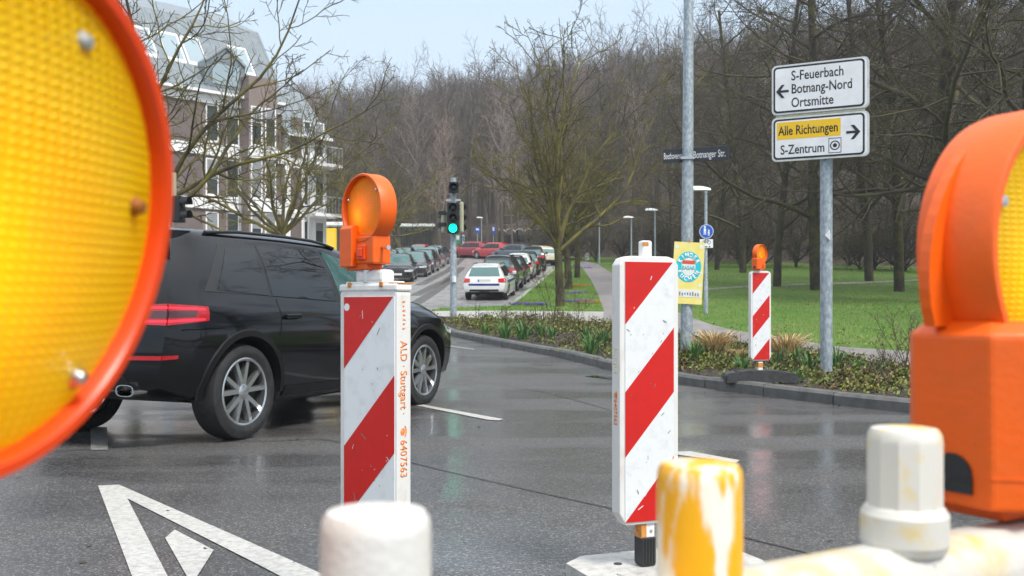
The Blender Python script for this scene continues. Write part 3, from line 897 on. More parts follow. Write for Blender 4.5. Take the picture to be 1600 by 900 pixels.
# --- far right beacon, standing on the kerb in a recycled-rubber foot
RB = at(1187, 480, 11.62); RB.z = 0.133
b3 = beacon('small distant red and white beacon in a black rubber foot on the kerb', RB, R(14), 0.265, 1.325, W=0.262)
f3 = MB()
prof = [(-0.42, 0.0), (0.42, 0.0), (0.42, 0.105), (0.36, 0.125), (0.16, 0.155), (-0.16, 0.155), (-0.36, 0.125), (-0.42, 0.105)]
f3.prism(prof, -0.19, 0.19)
me3 = f3.mesh('foot'); bm = bmesh.new(); bm.from_mesh(me3)
bmesh.ops.bevel(bm, geom=list(bm.edges), offset=0.012, segments=2, affect='EDGES'); bm.to_mesh(me3); bm.free()
fo3 = link('foot', me3, M['rubber'], b3); fo3.rotation_euler = (0, 0, R(-18))
for x_ in (-0.24, 0.20):
    g_ = MB().box(x_-0.05, x_+0.05, -0.10, 0.10, 0.138, 0.147, bev=0.003).build('grip', M['black_pl'], b3)
    g_.rotation_euler = (0, 0, R(-18))
MB().box(-0.030, 0.030, -0.026, 0.026, 0.105, 0.250, bev=0.005).build('post_end', M['white_dirty'], b3)
MB().box(-0.032, 0.032, -0.028, 0.028, 0.185, 0.240).build('orange_wrap', M['rust'], b3)
MB().box(-0.128, -0.124, -0.02, 0.02, 0.30, 0.47).build('orange_patch', M['letter_orange'], b3)
lamp_far = make_lamp('small orange warning lamp on the distant beacon by the planting', (RB.x+0.0, RB.y, RB.z+1.315), R(42), M['lens_amber'], M['orange'], scale=1.0)

# --- barrier right in front of the camera: rail with round posts
fence = empty('barrier', (-0.0625, 0.456, 0.0), 0, 'white and yellow plastic barrier rail with round posts right in front', 'barrier')
FO = Vector((-0.0625, 0.456, 0))
fp = [Vector((x*0.833, y*0.833, 0)) for x, y in ((-0.48, 0.20), (-0.235, 0.44), (-0.076, 0.548), (0.134, 0.700), (0.325, 0.812), (0.64, 0.985), (1.5, 1.46))]
def rail(i0, i1, m, t0=0.0, t1=1.0):
    sec = [(-0.026, 0.74), (-0.029, 0.75), (-0.029, 0.840), (-0.024, 0.858), (-0.010, 0.868), (0.010, 0.868), (0.024, 0.858), (0.029, 0.840), (0.029, 0.75), (0.026, 0.74)]
    a_, b_ = fp[i0], fp[i1]
    a2, b2_ = a_.lerp(b_, t0), a_.lerp(b_, t1)
    d = (b_-a_).normalized(); n = Vector((-d.y, d.x, 0))
    mb = MB()
    rows = [[tuple(p + n*s_ + Vector((0, 0, z)) - FO) for s_, z in sec] for p in (a2, b2_)]
    for r_ in rows: r_.append(r_[0])
    mb.grid(rows); L_ = len(sec)
    mb.add(rows[0][:-1], [tuple(range(L_))]); mb.add(rows[1][:-1], [tuple(range(L_-1, -1, -1))])
    return mb.build('rail', m, fence, merge=0.0005, smooth=50)
rail(0, 1, M['white_pl'], 0, 0.999); rail(1, 2, M['white_pl'], 0.001, 0.999); rail(2, 3, M['yellow_paint'], 0.001, 0.999)
rail(3, 4, M['rail_white'], 0.001, 0.999); rail(4, 5, M['rail_white'], 0.001, 0.999); rail(5, 6, M['white_pl'], 0.001, 1)
def post(p, top, r, m, collar, n=36):
    q = p - FO
    mb = MB()
    mb.lathe([(r*0.995, 0.0), (r, 0.80), (r*0.995, top-0.010), (r*0.97, top-0.0045), (r*0.88, top-0.001), (r*0.6, top), (0.0005, top+0.0005)], n, org=(q.x, q.y, 0))
    o = mb.build('post', m, fence, smooth=29)
    if collar:
        c_ = MB(); c_.lathe([(r+0.002, collar-0.03), (r+0.0042, collar-0.024), (r+0.004, collar-0.005), (r+0.001, collar), (r-0.001, collar+0.001)], 24, org=(q.x, q.y, 0))
        c_.build('collar', m, o, smooth=20)
    return o
post(fp[2], 0.936, 0.0258, M['post_white'], 0)
post(fp[3], 0.938, 0.0254, M['yellow_paint'], 0)
post(fp[4], 0.9475, 0.0250, M['cream_yellow'], 0.893, 12)

def lamp_at(px, py, dist, phi, **k):
    """lamp whose front rim is centred on a point of the scene"""
    c = at(px, py, dist); n = Vector((math.sin(phi), -math.cos(phi), 0))
    s_ = k.get('scale', 1.0)
    rot = Matrix.Rotation(phi, 3, 'Z') @ Matrix.Rotation(k.get('tilt', 0.0), 3, 'X')
    c = c - rot @ (Vector((0, -0.034, 0.215))*s_)
    return make_lamp(k.pop('label'), c, phi, **k)
lamp_left = lamp_at(24, 338, 0.395, R(77), tilt=R(9), near=True, ly=0.010, label='huge out-of-focus yellow lens with orange rim filling the left edge', lens=M['lens_yellow'], body=M['orange_red'])
lamp_right = lamp_at(1690, 393, 0.77, R(31), scale=1.04, label='big orange lamp housing with a side rib on the barrier at the right edge', lens=M['lens_yellow'], body=M['orange'], fin=True)
# the visible screws and plug of the left lens sit where the photo shows them
for ch in list(lamp_left.children):
    if ch.name.startswith('screw'): bpy.data.objects.remove(ch)
def lens_point(px, py):
    """lens-local point under a photo pixel on the left lamp"""
    mw = Matrix.LocRotScale(lamp_left.location, lamp_left.rotation_euler, lamp_left.scale)
    inv = mw.inverted()
    o_ = inv @ cam.location
    d_ = (inv @ at(px, py, 1.0)) - o_
    t_ = (-0.033 - o_.y)/d_.y
    return o_ + d_*t_
for px, py, m, r_ in ((133, 66, 'grey_steel', 0.0055), (125, 590, 'screw', 0.0055), (208, 322, 'brown_plug', 0.0060)):
    p = lens_point(px, py)
    mb = MB()
    dp = -0.003 if m != 'brown_plug' else -0.006
    mb.lathe([(0.0005, dp-0.002), (r_*0.5, dp-0.0015), (r_, 0.001), (r_*1.05, 0.005)], 16, axis='y', org=(p.x, p.y+0.002, p.z))
    mb.build('screw' if m != 'brown_plug' else 'plug', M[m], lamp_left, smooth=50)

# ------------------------------------------------------------------ direction sign
def rounded(w0, w1, h0, h1, r, n=5):
    pts = []
    for cx, cz, a0 in ((w1-r, h0+r, -90), (w1-r, h1-r, 0), (w0+r, h1-r, 90), (w0+r, h0+r, 180)):
        for k in range(n+1):
            a = R(a0 + 90*k/n); pts.append((cx+r*math.cos(a), cz+r*math.sin(a)))
    return pts
DS = 12.5
dsp = at(1291, 480, DS)
ds = empty('direction_sign', (dsp.x, dsp.y, 0.10), R(-27), 'white direction sign with two panels and yellow strip on a galvanised pole', 'road sign')
zo = 0.10
def zs(py): return CAM_Z + (HOR-py)/FPX*DS - zo
MB().tube([(0, 0, 0), (0, 0, zs(100))], 0.077, 24).build('pole', M['galv'], ds, smooth=40)
Wd = 1.135
xl, xr = -0.657, -0.657+Wd+0.055
def panel(zb_, zt_):
    MB().prism(rounded(xl, xr, zb_, zt_, 0.06), -0.135, -0.095).build('panel', M['sign_edge'], ds, smooth=30)
    o = MB().prism(rounded(xl+0.022, xr-0.050, zb_+0.022, zt_-0.022, 0.05), -0.1375, -0.130).build('border', M['sign_black'], ds)
    MB().prism(rounded(xl+0.022, xr-0.022, zb_+0.022, zt_-0.022, 0.045), -0.1362, -0.1300).build('panel_face', M['sign_white'], ds)
    MB().prism(rounded(xl+0.044, xr-0.074, zb_+0.046, zt_-0.046, 0.035), -0.1392, -0.130).build('panel_face', M['sign_white'], ds)
zt1, zb1, zt2, zb2 = zs(98.5), zs(176.5), zs(181), zs(250)
panel(zb1, zt1); panel(zb2, zt2)
MB().box(xl+0.05, xr-0.05, -0.125, -0.100, zb1-0.030, zb1-0.003).build('mossy_gap', M['moss_edge'], ds)
for z_ in (zs(118), zs(160), zs(195), zs(235)):
    MB().box(-0.10, 0.10, -0.094, 0.085, z_-0.02, z_+0.02).build('clamp', M['alu'], ds)
YF = -0.1405
Hp = zt1-zb1
def sign_text(s, x, zc, h, sx): return text_obj('lettering', s, h, M['sign_black'], ds, (x, YF, zc-h/2), sx=sx, bold=0.012)
h_ = 0.122
X0 = xl+0.245
sign_text('S-Feuerbach', X0, zt1-0.145, h_, 0.75)
sign_text('Botnang-Nord', X0, zt1-0.315, h_, 0.735)
sign_text('Ortsmitte', X0, zt1-0.490, h_, 0.74)
def arrow(cx, cz, s, left=True):
    k = -1 if left else 1
    a = MB()
    def pl(pts):
        pts = [(cx+k*x*s, cz+z*s) for x, z in pts]
        if k < 0: pts = pts[::-1]
        a.prism(pts, YF-0.001, YF+0.001)
    pl([(-0.5, -0.10), (0.36, -0.10), (0.36, 0.10), (-0.5, 0.10)])
    pl([(0.56, 0.0), (0.10, 0.56), (-0.16, 0.56), (0.26, 0.0)])
    pl([(0.56, 0.0), (0.26, 0.0), (-0.16, -0.56), (0.10, -0.56)])
    a.v = [(x, y - (0.0005 if i >= 8 else 0), z) for i, (x, y, z) in enumerate(a.v)]
    a.build('arrow', M['sign_black'], ds)
arrow(xl+0.140, (zt1+zb1)/2-0.02, 0.150, True)
arrow(xr-0.190, zt2-0.255, 0.158, False)
MB().box(xl+0.065, xl+0.855, YF, YF+0.004, zt2-0.285, zt2-0.065).build('yellow_strip', M['sign_yellow'], ds)
YF -= 0.0015
sign_text('Alle Richtungen', xl+0.085, zt2-0.170, 0.118, 0.69)
YF += 0.0015
sign_text('S-Zentrum', xl+0.110, zt2-0.415, 0.118, 0.745)
tg = MB()
tcx, tcz = xl+0.785, zt2-0.405
for r0, r1 in ((0.0, 0.026), (0.046, 0.060)):
    n_ = 28
    if r0 == 0: tg.prism([(tcx+r1*math.cos(2*math.pi*k/n_), tcz+r1*math.sin(2*math.pi*k/n_)) for k in range(n_)], YF, YF+0.001)
    else:
        for k in range(n_):
            a0, a1 = 2*math.pi*k/n_, 2*math.pi*(k+1)/n_
            tg.prism([(tcx+r0*math.cos(a0), tcz+r0*math.sin(a0)), (tcx+r1*math.cos(a0), tcz+r1*math.sin(a0)), (tcx+r1*math.cos(a1), tcz+r1*math.sin(a1)), (tcx+r0*math.cos(a1), tcz+r0*math.sin(a1))], YF, YF+0.001)
for a_, b_ in ((-0.077, -0.070), (0.070, 0.077)):
    tg.box(tcx+a_, tcx+b_, YF, YF+0.001, tcz-0.095, tcz+0.095)
    tg.box(tcx-0.0699, tcx+0.0699, YF, YF+0.001, tcz+(a_*1.233), tcz+(b_*1.233 if b_ < 0 else b_*1.233)) 
tg.build('target_symbol', M['sign_black'], ds)
MB().prism([(-0.005, zs(368)), (0.055, zs(376)), (0.055, zs(360))], -0.084, -0.060).build('sticker', M['sign_white'], ds)

# ------------------------------------------------------------------ tall pole with the street name plates
NP_D = 16.0
npp = at(1072.5, 480, NP_D)
zo = hY(NP_D)+0.10
np_ = empty('street_name_pole', (npp.x, npp.y, zo), 0, 'tall grey galvanised pole carrying two dark street name plates', 'pole')
MB().tube([(0, 0, 0), (0.02, 0, 2.6), (0.045, 0, 7.5)], [0.098, 0.094, 0.070], 24).build('pole', M['galv'], np_, smooth=40)
def zn(py): return CAM_Z + (HOR-py)/FPX*NP_D - zo
def name_plate(s, x0, w, rot, tx, hh, sxx):
    o = MB().box(0 if x0 > 0 else -w, w if x0 > 0 else 0, -0.012, 0.012, -0.115, 0.115, bev=0.004).build('name_plate', M['sign_dark'], np_)
    o.location = (x0, -0.02 if x0 > 0 else 0.02, zn(242.5)); o.rotation_euler = (0, 0, rot)
    t_ = text_obj('lettering', s, hh, M['sign_white'], o, (tx, -0.0145, -hh/2), sx=sxx, bold=0.0)
    return o
name_plate('Botnanger Str.', 0.085, 0.60, R(-24), 0.025, 0.115, 0.55)
name_plate('Beethovenstr.', -0.035, 0.345, R(-16), -0.33, 0.105, 0.39)
MB().box(-0.11, 0.11, -0.11, 0.11, zn(250), zn(246)).build('clamp', M['alu'], np_)

# poster strapped to that pole
pz0, pz1 = zn(475), zn(379)
pst = empty('poster', (npp.x-0.02, npp.y-0.115, zo+pz0), R(-4), 'yellow and cyan cardboard poster strapped to the tall grey pole', 'poster')
pst.rotation_euler[1] = R(3.0)
PW, PH = 0.49, pz1-pz0
MB().box(-PW/2, PW/2, 0, 0.006, 0, PH).build('board', M['poster_yellow'], pst)
pm = MB(); cz = PH*0.60
pm.lathe([(0.0005, -0.002), (0.205, -0.002), (0.205, 0.001)], 40, axis='y', org=(0.0, 0, cz)); pm.v = [(x, y, cz+(z-cz)*1.22) for x, y, z in pm.v]
pm.build('cyan_disc', M['poster_cyan'], pst)
pm = MB(); pm.lathe([(0.0005, -0.004), (0.112, -0.004), (0.112, -0.001)], 32, axis='y', org=(0.0, 0, cz)); pm.v = [(x, y, cz+(z-cz)*1.3) for x, y, z in pm.v]
pm.build('white_disc', M['poster_white'], pst)
MB().box(-0.10, 0.10, -0.0055, -0.003, cz+0.045, cz+0.105).build('red_band', M['poster_red'], pst)
def arc_text(s, rx, rz, cx, cz, h, a0, a1, m, root, y, inward=False):
    for i, ch in enumerate(s):
        a = R(a0 + (a1-a0)*i/(len(s)-1))
        me = text_mesh('lettering', ch, h, 0.80, 0.04, align='CENTER')
        o = link('lettering', me, m, root)
        px_, pz_ = cx+rx*math.sin(a), cz+rz*math.cos(a)
        rot = a if not inward else a+math.pi
        o.rotation_euler = (0, rot, 0)
        off = Matrix.Rotation(rot, 3, 'Y') @ Vector((0, 0, -h/2))
        o.location = (px_+off.x, y, pz_+off.z)
arc_text('KINDER', 0.158, 0.193, 0, cz, 0.070, -62, 62, M['poster_white'], pst, -0.004)
arc_text('KUCHEN', 0.158, 0.193, 0, cz, 0.070, 242, 118, M['poster_white'], pst, -0.004, True)
text_obj('lettering', 'BASAR', 0.068, M['poster_cyan'], pst, (0, -0.0065, cz-0.045), sx=0.74, bold=0.02, align='CENTER')
bits = MB(); rg = random.Random(8)
for k in range(9):
    x_ = -0.17+0.042*k
    bits.box(x_, x_+0.022, -0.0045, -0.003, PH*0.13+rg.uniform(0, .02), PH*0.13+0.045+rg.uniform(0, .03))
MB().box(-0.22, 0.22, -0.003, -0.001, PH*0.11, PH*0.235).build('white_band', M['poster_white'], pst)
bits.build('small_pictures', mat('poster_brown', (0.30, 0.16, 0.07), 0.5, var=(0.05, 0.35, 0.45), vscale=22, thr=(0.5, 0.55)), pst)
dots = MB(); 
for x_, z_, r_ in ((0.19, 0.93, 0.035), (-0.2, 0.92, 0.03), (0.2, 0.31, 0.03), (-0.2, 0.33, 0.028), (0.17, 0.70, 0.018), (0.21, 0.5, 0.022)):
    dots.lathe([(0.0005, -0.0012), (r_, -0.0012), (r_, 0.002)], 14, axis='y', org=(x_, 0, PH*z_))
dots.build('pale_dots', M['poster_white'], pst)
MB().box(-0.012, 0.012, -0.01, 0.21, PH, PH+0.03, bev=0.004).build('strap', M['rust'], pst)

# ------------------------------------------------------------------ street lamps
M['lamp_white'] = mat('lamp_hood_white', (0.84, 0.85, 0.86), 0.3)
def make_street_lamp(label, base, h, head_dir=-1, head=True):
    t = empty('street_lamp', base, 0, label, 'street lamp', 'park path lamps')
    MB().tube([(0, 0, 0), (0, 0, 0.9), (0, 0, 0.95), (0, 0, h-0.02)], [0.062, 0.062, 0.048, 0.042], 14).build('pole', M['galv'], t, smooth=40)
    if head:
        hd = MB(); rows = []
        for i in range(9):
            u = i/8; x_ = 0.13 - 0.62*u
            w_ = 0.15*math.sqrt(max(0.02, 1-(2*u-1.0)**2*0.85)); top = 0.105*math.sin(math.pi*(0.25+0.62*(1-u)))+0.02
            rows.append([(x_*-head_dir, w_*math.cos(R(a)), h+0.02+top*math.sin(R(a))) for a in range(0, 181, 20)])
        hd.grid(rows)
        for r_ in (rows[0], rows[-1]): hd.add(r_, [tuple(range(len(r_)))])
        hd.grid([[r_[0], r_[-1]] for r_ in rows], flip=True)
        hd.build('hood', M['lamp_white'], t, smooth=50, merge=0.0004)
        MB().cyl((0, 0, h-0.06), (0, 0, h+0.03), 0.048, 12).build('collar', M['alu'], t, smooth=40)
    return t
def place_lamp(px, topy, Y, label, **k):
    z = hY(Y)+OFF
    return make_street_lamp(label, (X_at(px, Y), Y, z), CAM_Z+(HOR-topy)/FPX*Y-0.12-z, **k)
sl = place_lamp(1103, 292, 28.0, 'street lamp carrying the round blue footpath sign beside the tall grey pole')
z_ = hY(28.0)+OFF
def zl(py): return CAM_Z+(HOR-py)/FPX*28.0-z_
bs_ = MB(); bs_.lathe([(0.0005, -0.075), (0.205, -0.075), (0.205, -0.06), (0.0005, -0.06)], 32, axis='y', org=(0, 0, zl(362)))
so_ = bs_.build('footpath_sign', M['sign_blue'], sl, smooth=30)
pg = MB()
def little_person(cx, cz, s):
    pg.lathe([(0.0005, -0.079), (0.13*s, -0.079), (0.13*s, -0.075)], 12, axis='y', org=(cx, 0, cz+0.42*s))
    pg.prism([(cx-0.16*s, cz-0.10*s), (cx+0.16*s, cz-0.10*s), (cx+0.12*s, cz+0.26*s), (cx-0.12*s, cz+0.26*s)], -0.079, -0.075)
    for k in (-1, 1): pg.prism([(cx+k*0.10*s-0.05*s, cz-0.5*s), (cx+k*0.10*s+0.05*s, cz-0.5*s), (cx+k*0.06*s+0.05*s, cz-0.101*s), (cx+k*0.06*s-0.05*s, cz-0.101*s)], -0.079, -0.075)
little_person(-0.045, zl(361)+0.01, 0.24); little_person(0.065, zl(364), 0.17)
rb_ = MB()
for k in range(28):
    a0, a1 = 2*math.pi*k/28, 2*math.pi*(k+1)/28
    rb_.prism([(0.186*math.cos(a0), zl(362)+0.186*math.sin(a0)), (0.200*math.cos(a0), zl(362)+0.200*math.sin(a0)), (0.200*math.cos(a1), zl(362)+0.200*math.sin(a1)), (0.186*math.cos(a1), zl(362)+0.186*math.sin(a1))], -0.0765, -0.074)
rb_.build('white_rim', M['sign_white'], so_)
pg.build('pictogram', M['sign_white'], so_)
ws_ = MB().box(-0.19, 0.19, -0.070, -0.060, zl(387.5), zl(374), bev=0.003).build('bicycle_sign', M['sign_white'], sl)
bc = MB()
for cx in (-0.075, 0.075):
    for k in range(14):
        a0, a1 = 2*math.pi*k/14, 2*math.pi*(k+1)/14
        cz_ = zl(380)+0.02
        bc.prism([(cx+0.042*math.cos(a0), cz_+0.042*math.sin(a0)), (cx+0.054*math.cos(a0), cz_+0.054*math.sin(a0)), (cx+0.054*math.cos(a1), cz_+0.054*math.sin(a1)), (cx+0.042*math.cos(a1), cz_+0.042*math.sin(a1))], -0.0725, -0.0695)
cz_ = zl(380)+0.02
for p, q in (((-0.075, 0), (-0.03, 0.075)), ((-0.03, 0.075), (0.05, 0.07)), ((0.05, 0.07), (0.075, 0)), ((-0.03, 0.075), (0.0, 0.0)), ((0, 0), (0.05, 0.07)), ((-0.075, 0), (0, 0)), ((-0.045, 0.09), (-0.015, 0.09)), ((0.03, 0.095), (0.06, 0.09))):
    bc.tube([(p[0], -0.071, cz_+p[1]), (q[0], -0.071, cz_+q[1])], 0.006, 5)
bc.box(-0.06, 0.03, -0.0725, -0.069, zl(386.5), zl(385)); bc.box(0.07, 0.11, -0.0725, -0.069, zl(386.5), zl(384.6))
bc.build('pictogram', M['sign_black'], ws_)
place_lamp(1023.5, 326, 50.0, 'street lamp with white hood just left of the tall grey pole')
place_lamp(986.5, 338, 60.0, 'street lamp with white hood behind the head of the middle beacon')
place_lamp(936.5, 345, 74.0, 'thin grey lamp post with bare top by the bend of the park path', head=False)
place_lamp(752.5, 339, 97.0, 'small far lamp post beside the blue stop sign')

# ------------------------------------------------------------------ traffic lights
M['tl_black'] = mat('signal_black', (0.010, 0.011, 0.012), 0.4)
M['tl_beige'] = mat('signal_back_beige', (0.46, 0.46, 0.33), 0.5, var=(0.38, 0.38, 0.27), vscale=8)
M['lens_off'] = mat('unlit_lens', (0.012, 0.014, 0.014), 0.15)
M['green_on'] = mat('lit_green_lens', (0.02, 0.70, 0.45), 0.3, emit=(0.0, 0.85, 0.38), estr=6.0)
M['red_arrow'] = mat('sign_red', (0.62, 0.02, 0.02), 0.4)
def signal_head(root, x, y, z, rz, n=3, lit=None, mb_mat='tl_black', shell='tl_black', s=0.272, w=0.30):
    h = s*n
    b = MB().box(-w/2, w/2, -0.09, 0.09, 0, h, bev=0.03).build('signal_head', [M[shell]], root)
    b.location = (x, y, z); b.rotation_euler = (0, 0, rz)
    MB().box(-w/2+0.004, w/2-0.004, -0.098, -0.088, 0.006, h-0.006, bev=0.004).build('front_panel', M[mb_mat], b)
    for k in range(n):
        zc_ = s*(k+0.5)
        ln = MB(); ln.lathe([(0.0005, -0.125), (0.05, -0.122), (0.095, -0.105), (0.103, -0.095)], 20, axis='y', org=(0, 0, zc_))
        ln.build('signal_lens', M['green_on'] if lit == k else M['lens_off'], b, smooth=50)
        vs = MB()
        rows = [[(r_*math.cos(R(a)), yy, zc_ + r_*math.sin(R(a))) for a in range(-15, 196, 15)] for r_, yy in ((0.112, -0.095), (0.110, -0.25))]
        rows2 = [[(r_*math.cos(R(a)), yy, zc_ + r_*math.sin(R(a))) for a in range(-15, 196, 15)] for r_, yy in ((0.117, -0.095), (0.115, -0.25))]
        vs.grid([rows[0], rows[1], rows2[1], rows2[0]])
        vs.build('visor', M[mb_mat], b)
    return b
TY = 26.0
tz = hY(TY)+OFF
tl = empty('traffic_light', (X_at(708.5, TY), TY, tz), 0, 'traffic light showing green on the grey pole beside the white estate car', 'traffic light', 'traffic lights')
def zt(py): return CAM_Z+(HOR-py)/FPX*TY-tz
MB().tube([(0, 0, 0), (0, 0, zt(400)), (0, 0, zt(396)), (0, 0, zt(278))], [0.088, 0.088, 0.078, 0.075], 18).build('pole', M['galv'], tl, smooth=40)
signal_head(tl, 0.0, -0.17, zt(366), R(2), 3, lit=0)
signal_head(tl, 0.02, -0.17, zt(303), R(2), 1, s=0.29, w=0.26)
signal_head(tl, -0.235, 0.02, zt(363), R(205), 2, shell='tl_beige', s=0.28, w=0.17)
signal_head(tl, 0.215, 0.06, zt(363), R(175), 3, shell='tl_beige', s=0.27, w=0.10)
for py in (332, 350):
    MB().box(-0.40, -0.19, -0.10, 0.0, zt(py+4), zt(py-2), bev=0.01).build('side_visor', M['tl_black'], tl)
MB().box(-0.20, 0.20, -0.05, 0.05, zt(314.5), zt(311.5), bev=0.005).build('bracket', M['alu'], tl)
MB().cyl((0.02, -0.09, zt(441)), (0.02, -0.10, zt(432)), 0.06, 12).build('sticker', M['sign_white'], tl)
# the other light on the left, half hidden by the lamp
T2 = 19.0; t2z = hY(T2)+OFF
tl2 = empty('traffic_light', (X_at(262, T2), T2, t2z), 0, 'dark traffic light in profile between the big yellow lens and the houses', 'traffic light', 'traffic lights')
def z2(py): return CAM_Z+(HOR-py)/FPX*T2-t2z
MB().tube([(0, 0, 0), (0, 0, z2(255))], 0.07, 16).build('pole', M['galv'], tl2, smooth=40)
signal_head(tl2, 0.20, 0.0, z2(348), R(78), 2, s=0.26, w=0.22)
MB().box(0.07, 0.16, -0.04, 0.04, z2(345), z2(270), bev=0.01).build('back_plate', M['tl_beige'], tl2)
# ------------------------------------------------------------------ cars
def pchip(xs, ys):
    xs = np.array(xs, float); ys = np.array(ys, float)
    h = np.diff(xs); d = np.diff(ys)/h
    m = np.zeros(len(xs))
    for i in range(1, len(xs)-1):
        if d[i-1]*d[i] > 0:
            w1, w2 = 2*h[i]+h[i-1], h[i]+2*h[i-1]
            m[i] = (w1+w2)/(w1/d[i-1]+w2/d[i])
    m[0], m[-1] = d[0], d[-1]
    def f(x):
        x = min(max(x, xs[0]), xs[-1])
        i = min(int(np.searchsorted(xs, x, 'right'))-1, len(xs)-2); i = max(i, 0)
        t = (x-xs[i])/h[i]
        return float((2*t**3-3*t*t+1)*ys[i] + (t**3-2*t*t+t)*h[i]*m[i] + (-2*t**3+3*t*t)*ys[i+1] + (t**3-t*t)*h[i]*m[i+1])
    return f

class CarShape:
    KEYS = ('ztop', 'zre', 'wr', 'zbelt', 'wb', 'zsh', 'wm', 'zb', 'ws')
    def __init__(s, sp):
        s.sp = sp
        t = sp['table']; s.xs = [r[0] for r in t]
        s.f = {k: pchip(s.xs, [r[i+1] for r in t]) for i, k in enumerate(s.KEYS)}
        s.x0, s.x1 = s.xs[0], s.xs[-1]
        s.fr = pchip(*zip(*sp['rear'])); s.ff = pchip(*zip(*sp['front']))
    def sec(s, X):
        g = {k: s.f[k](X) for k in s.KEYS}
        zb, ws, wm, zsh, wb, zl, wr, zr, zt = g['zb'], g['ws'], g['wm'], g['zsh'], g['wb'], g['zbelt'], g['wr'], g['zre'], g['ztop']
        zm = zb + (zsh-zb)*0.62
        P = [(0, zb), (ws*0.6, zb), (ws-0.06, zb), (ws-0.015, zb+0.025), (ws, zb+0.075), (ws+(wm-ws)*0.45, zb+(zm-zb)*0.42), (wm-0.012, zb+(zm-zb)*0.75),
             (wm, zm), (wm-0.004, zm+(zsh-zm)*0.55), (wm-0.014, zsh), (wb+(wm-0.014-wb)*0.45, zsh+(zl-zsh)*0.62), (wb, zl)]
        for q in (0.25, 0.5, 0.75):
            P.append((wb+(wr-wb)*q + 0.022*math.sin(math.pi*q)*min(1, (zr-zl)/0.3), zl+(zr-zl)*q))
        P += [(wr, zr), (wr-0.035*wr/0.6, zr+(zt-zr)*0.42), (wr*0.84, zr+(zt-zr)*0.70), (wr*0.55, zr+(zt-zr)*0.92), (wr*0.26, zt-(zt-zr)*0.02), (0, zt)]
        return P
    def xpos(s, X, y, z):
        L0 = s.sp.get('rfall', 0.95); L1 = s.sp.get('ffall', 0.6)
        def sm(t): t = min(max(t, 0), 1); return 1-(3*t*t-2*t**3)
        a = sm((X-s.x0)/L0); b = sm((s.x1-X)/L1)
        a2 = sm((X-s.x0)/0.5); b2 = sm((s.x1-X)/0.7)
        return X + s.fr(z)*a + s.ff(z)*b + s.sp.get('rb', 0.13)*abs(y/0.9)**3*a2 - s.sp.get('fb', 0.26)*abs(y/0.9)**2.4*b2
    def side_sec(s, X, z):
        P = s.sec(X)[3:16]
        if z <= P[0][1]: return P[0][0]
        for a, b in zip(P, P[1:]):
            if a[1] <= z <= b[1]:
                t = (z-a[1])/max(1e-6, b[1]-a[1]); return a[0]+(b[0]-a[0])*t
        return P[-1][0]
    def side(s, x, z):
        """y of the right or left skin at real x and height z, with its nominal station"""
        lo, hi = s.x0, s.x1
        for _ in range(26):
            m = (lo+hi)/2
            if s.xpos(m, s.side_sec(m, z), z) < x: lo = m
            else: hi = m
        X = (lo+hi)/2
        return s.side_sec(X, z)
    def rear(s, y, z):
        return s.xpos(s.x0, y, z)
    def front(s, y, z):
        return s.xpos(s.x1, y, z)
    def top(s, X, q):
        P = s.sec(X)[15:]
        y = abs(q)*P[0][0]
        for a, b in zip(P, P[1:]):
            if b[0] <= y <= a[0]:
                t = (y-a[0])/min(-1e-6, b[0]-a[0]); z = a[1]+(b[1]-a[1])*t
                return (s.xpos(X, y, z), math.copysign(y, q), z)
        return (s.xpos(X, 0, P[-1][1]), 0, P[-1][1])

def car_body_mesh(cs, NX=44):
    sp = cs.sp
    # stations closer together at the ends
    us = np.linspace(0, 1, NX); Xs = [cs.x0 + (cs.x1-cs.x0)*(0.5-0.5*math.cos(math.pi*u))*0.55 + (cs.x1-cs.x0)*u*0.45 for u in us]
    mb = MB(); rows = []
    for X in Xs:
        P = cs.sec(X)
        ring = [(cs.xpos(X, y, z), y, z) for y, z in P] + [(cs.xpos(X, y, z), -y, z) for y, z in P[-2:0:-1]]
        rows.append(ring + [ring[0]])
    mb.grid(rows)
    for X, fl in ((cs.x0, True), (cs.x1, False)):
        P = cs.sec(X)
        g = [[(cs.xpos(X, y*q, z), y*q, z) for q in np.linspace(1, -1, 15)] for y, z in P]
        mb.grid(g, flip=fl)
    me = mb.mesh('body', smooth=0, merge=0.0008)
    # wheel arches
    ob = link('body_cut', me)
    cut = MB()
    for wx in sp['wheels']:
        for sg in (1, -1):
            y0, y1 = sg*0.60, sg*1.2
            cut.cyl((wx, min(y0, y1), sp['wr']), (wx, max(y0, y1), sp['wr']), sp['arch'], 40)
    co = cut.build('cutter', [])
    md = ob.modifiers.new('b', 'BOOLEAN'); md.operation = 'DIFFERENCE'; md.object = co; md.solver = 'EXACT'
    dg = bpy.context.evaluated_depsgraph_get()
    out = bpy.data.meshes.new_from_object(ob.evaluated_get(dg))
    bpy.data.objects.remove(ob); bpy.data.objects.remove(co)
    out.name = 'body'
    # wheel wells and the underside are bare dark plastic
    mi = []
    for p in out.polygons:
        c = p.center; dark = 0
        if c.z < cs.f['zb'](c.x)+0.02 and p.normal.z < -0.5: dark = 1
        for wx in sp['wheels']:
            if math.hypot(c.x-wx, c.z-sp['wr']) < sp['arch']+0.004 and abs(c.y) > 0.58 and abs(c.y) < 0.95:
                r_ = Vector((c.x-wx, 0, c.z-sp['wr']))
                if r_.length < sp['arch']*0.985 or r_.normalized().dot(p.normal) < -0.5: dark = 1
        mi.append(dark)
    out.polygons.foreach_set('material_index', mi)
    out.polygons.foreach_set('use_smooth', [True]*len(out.polygons))
    out.set_sharp_from_angle(angle=R(32))
    return out

